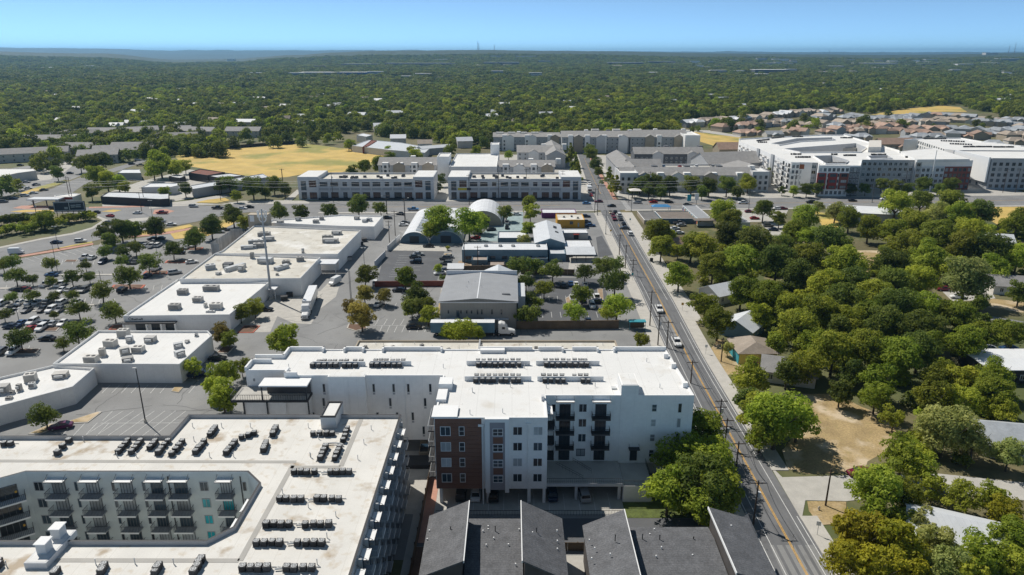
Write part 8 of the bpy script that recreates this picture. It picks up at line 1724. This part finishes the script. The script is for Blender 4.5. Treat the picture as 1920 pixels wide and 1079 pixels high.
# ------------------------------------------------------------------ the forest: one mass, instanced leaf crowns
FC = bpy.data.collections.new('forest_sources')
def src(name, me):
    o = bpy.data.objects.new(name, me); FC.objects.link(o); return o
for i in range(5): src('forest_crown', crown_mesh('forest_crown', 900 + i, 5.4, 8.4, 1500, .62, 14, ('leaf_far', 'leaf_dark', 'leaf_dark', 'leaf_far', 'leaf_green')[i]))
FB = bpy.data.collections.new('forest_sources_far')
for i in range(4): FB.objects.link(bpy.data.objects.new('forest_clump', crown_mesh('forest_clump', 950 + i, 13, 9, 900, 1.7, 20, ('leaf_far', 'leaf_far', 'leaf_dark', 'leaf_dark')[i], .7)))
def forest_nodes(name, coll, smin, smax):
    ng = bpy.data.node_groups.new(name, 'GeometryNodeTree'); ng.interface.new_socket('Geometry', in_out='INPUT', socket_type='NodeSocketGeometry'); ng.interface.new_socket('Geometry', in_out='OUTPUT', socket_type='NodeSocketGeometry')
    N, L = ng.nodes, ng.links; i = N.new('NodeGroupInput'); o = N.new('NodeGroupOutput'); ci = N.new('GeometryNodeCollectionInfo'); ci.inputs['Collection'].default_value = coll; ci.inputs['Separate Children'].default_value = True; ci.inputs['Reset Children'].default_value = True
    ip = N.new('GeometryNodeInstanceOnPoints'); ip.inputs['Pick Instance'].default_value = True
    rr = N.new('FunctionNodeRandomValue'); rr.data_type = 'FLOAT_VECTOR'; rr.inputs[1].default_value = (0, 0, 6.283)
    rs = N.new('FunctionNodeRandomValue'); rs.data_type = 'FLOAT'; rs.inputs[2].default_value = smin; rs.inputs[3].default_value = smax; rs.inputs['Seed'].default_value = 3
    ri = N.new('FunctionNodeRandomValue'); ri.data_type = 'INT'; ri.inputs[4].default_value = 0; ri.inputs[5].default_value = len(coll.objects) - 1; ri.inputs['Seed'].default_value = 9
    L.new(i.outputs[0], ip.inputs['Points']); L.new(ci.outputs[0], ip.inputs['Instance']); L.new(rr.outputs[0], ip.inputs['Rotation']); L.new(rs.outputs[1], ip.inputs['Scale']); L.new(ri.outputs[2], ip.inputs['Instance Index']); L.new(ip.outputs[0], o.inputs[0])
    return ng
OPEN = []        # open ground the forest keeps clear of (photograph-surveyed outlines on the ground)
def clear(t, pts): OPEN.append([(p.x, p.y) for p in PT(t, pts)])
clear('A', [(-200, 730), (0, 670), (170, 612), (380, 590), (560, 562), (860, 545), (1000, 545), (1170, 545), (1290, 585), (1440, 560), (1500, 605), (1918, 612), (1918, 1079), (-200, 1079)])
clear('B', [(0, 575), (170, 560), (200, 590), (500, 610), (590, 650), (700, 660), (850, 660), (850, 635), (1150, 618), (1600, 605), (1918, 610), (1918, 1079), (0, 1079)])
clear('C', [(-20, 590), (0, 505), (200, 492), (500, 456), (880, 424), (900, 446), (1060, 462), (1300, 428), (1560, 408), (1640, 440), (1918, 490), (2400, 495), (2400, 1079), (-20, 1079)])
for row in far_roofs:
    t, x, y = row[:3]; u, v = uv(t, x, y); c = G(u, v, 6); OPEN.append([(c.x - row[3] * .45, c.y - 16), (c.x + row[3] * .45, c.y - 16), (c.x + row[3] * .45, c.y + 8), (c.x - row[3] * .45, c.y + 8)])
def inside(x, y):
    for P in OPEN:
        c = False; n = len(P); j = n - 1
        for i in range(n):
            if (P[i][1] > y) != (P[j][1] > y) and x < (P[j][0] - P[i][0]) * (y - P[i][1]) / (P[j][1] - P[i][1]) + P[i][0]: c = not c
            j = i
        if c: return True
    return False
rf_ = random.Random(4)
def scatter(y0, y1, step, edge_, keep):
    out = []; y = y0
    while y < y1:
        w_ = y * .80 + 40; x = -w_
        while x < w_:
            px, py = x + rf_.uniform(-.45, .45) * step, y + rf_.uniform(-.45, .45) * step
            d = noise.noise(Vector((px * .006, py * .006, 1.5)))
            if rf_.random() < keep + .5 * d + .3 * noise.noise(Vector((px * .03, py * .03, 7))) and (py > edge_ or not inside(px, py)) and not (py > 1200 and any(abs(px - bx_) < bw_ and -150 < py - by_ < 45 for bx_, by_, bw_ in BLK)): out.append((px, py, hgt(px, py) - .6))
            x += step
        y += step
    return out
WALK = []; gc = [(o.location.x, o.location.y) for o in LABELLED if o['category'] == 'building']
for k in range(420):
    p = T('A', rf_.uniform(-40, 1250), rf_.uniform(545, 720))
    if all((p.x - a) ** 2 + (p.y - b) ** 2 > 190 for a, b in gc) and proj((p.x, p.y, 0))[1] < 296 + .0 * p.x and not (p.x > -215 and p.y < 560) and not (p.x > -130): WALK.append((p.x, p.y, -.5))
def forest(name, label, pts, ng):
    me = bpy.data.meshes.new(name); me.from_pydata(pts, [], []); o = link(name, me); o['kind'] = 'stuff'; o['label'] = label; o['category'] = 'forest'
    md = o.modifiers.new('scatter', 'NODES'); md.node_group = ng; return o
forest('forest', 'dense green forest beyond the town reaching towards the hills', scatter(400, 1500, 10.6, 1400, .92) + MASS + WALK, forest_nodes('forest_near', FC, .7, 1.6))
forest('forest', 'distant forest canopy on the low hills near the horizon', scatter(1500, 4800, 21, 1500, .9), forest_nodes('forest_far', FB, .6, 1.7))
FD = bpy.data.collections.new('forest_sources_tall')
for i in range(4): FD.objects.link(bpy.data.objects.new('tall_crown', crown_mesh('tall_crown', 930 + i, 6.0, 9.0, 2200, .6, 16, (g_, ol, g_, dk)[i], .75)))
forest('forest', 'taller brighter trees standing out of the far forest', scatter(430, 1700, 30, 1500, .6), forest_nodes('forest_tall', FD, 1.0, 1.8))

UC = bpy.data.collections.new('undergrowth_sources')
for i in range(4): UC.objects.link(bpy.data.objects.new('bush', crown_mesh('bush', 970 + i, 2.6, 3.4, 900, .34, 9, (g_, dk, ol, g_)[i], .9)))
WOOD = [[(p.x, p.y) for p in P] for P in (PT('F', [(100, 330), (330, 210), (560, 330), (620, 390), (980, 380), (1030, 480), (1130, 330), (1500, 130), (1918, 250), (2300, 250), (2300, 560), (1750, 470), (1450, 500), (1400, 620), (1700, 640), (1660, 720), (1918, 800), (1690, 880), (1500, 960), (1450, 1079), (700, 1090), (560, 890), (430, 700), (340, 640), (120, 560)]), PT('I', [(1210, 60), (1918, 30), (2300, 30), (2300, 480), (1918, 500), (1440, 480), (1250, 420), (1240, 300), (1180, 190), (1000, 110)]), PT('I', [(940, 700), (1350, 640), (1400, 680), (1380, 900), (1918, 900), (1918, 1200), (900, 1200), (860, 960), (880, 760)]))]
SPOT = [(o.location.x, o.location.y) for o in LABELLED if o['category'] in ('house', 'car', 'container')]
OPEN, keep_ = WOOD, OPEN; up = []
for k in range(2600):
    px, py = rf_.uniform(50, 260), rf_.uniform(70, 345)
    if inside(px, py) and px > edge(RE, py) + 5 and all((px - a) ** 2 + (py - b) ** 2 > 64 for a, b in SPOT): up.append((px, py, -.3))
OPEN = keep_
forest('undergrowth', 'dense bushes growing under the trees of the wood', up, forest_nodes('undergrowth_nodes', UC, .55, 1.25))

# ------------------------------------------------------------------ air
hz = MB().box(-26000, 26000, -400, 27000, -6, 225); hz_m = bpy.data.materials.new('haze'); hz_m.use_nodes = True; nt = hz_m.node_tree
for n_ in list(nt.nodes):
    if n_.type == 'BSDF_PRINCIPLED': nt.nodes.remove(n_)
pv = nt.nodes.new('ShaderNodeVolumePrincipled'); pv.inputs['Color'].default_value = (0.34, 0.67, 1.0, 1); pv.inputs['Density'].default_value = 6.5e-5; pv.inputs['Anisotropy'].default_value = 0.3
nt.links.new(pv.outputs[0], nt.nodes['Material Output'].inputs['Volume']); M['haze'] = hz_m
hzo = hz.build('haze', 'haze'); hzo['kind'] = 'stuff'; hzo['label'] = 'thin blue haze in the air over the far hills'

# ------------------------------------------------------------------ labels that single things out
by = {}
for o in LABELLED: by.setdefault(o['label'], []).append(o)
BAND = 'nearest,second,third,fourth,fifth,sixth,seventh,eighth,ninth,tenth'.split(',')
for lab, os_ in by.items():
    n = len(os_)
    if n < 2: continue
    os_.sort(key=lambda o: o.location.y); nb = max(1, math.ceil(n / 16)); sz_ = math.ceil(n / nb)
    for b_ in range(nb):
        row = sorted(os_[b_ * sz_:(b_ + 1) * sz_], key=lambda o: proj(o.location)[0])
        for k, o in enumerate(row):
            w = ordinal(k, len(row)) + (f' in {BAND[min(b_, 9)]} band' if nb > 1 else '')
            if len(lab.split()) + len(w.split()) <= 16: o['label'] = f'{lab}, {w}'
            if not o.get('group'): o['group'] = lab
print('OBJECT COUNT', len(bpy.data.objects), 'TOP', len([o for o in bpy.data.objects if o.parent is None]))
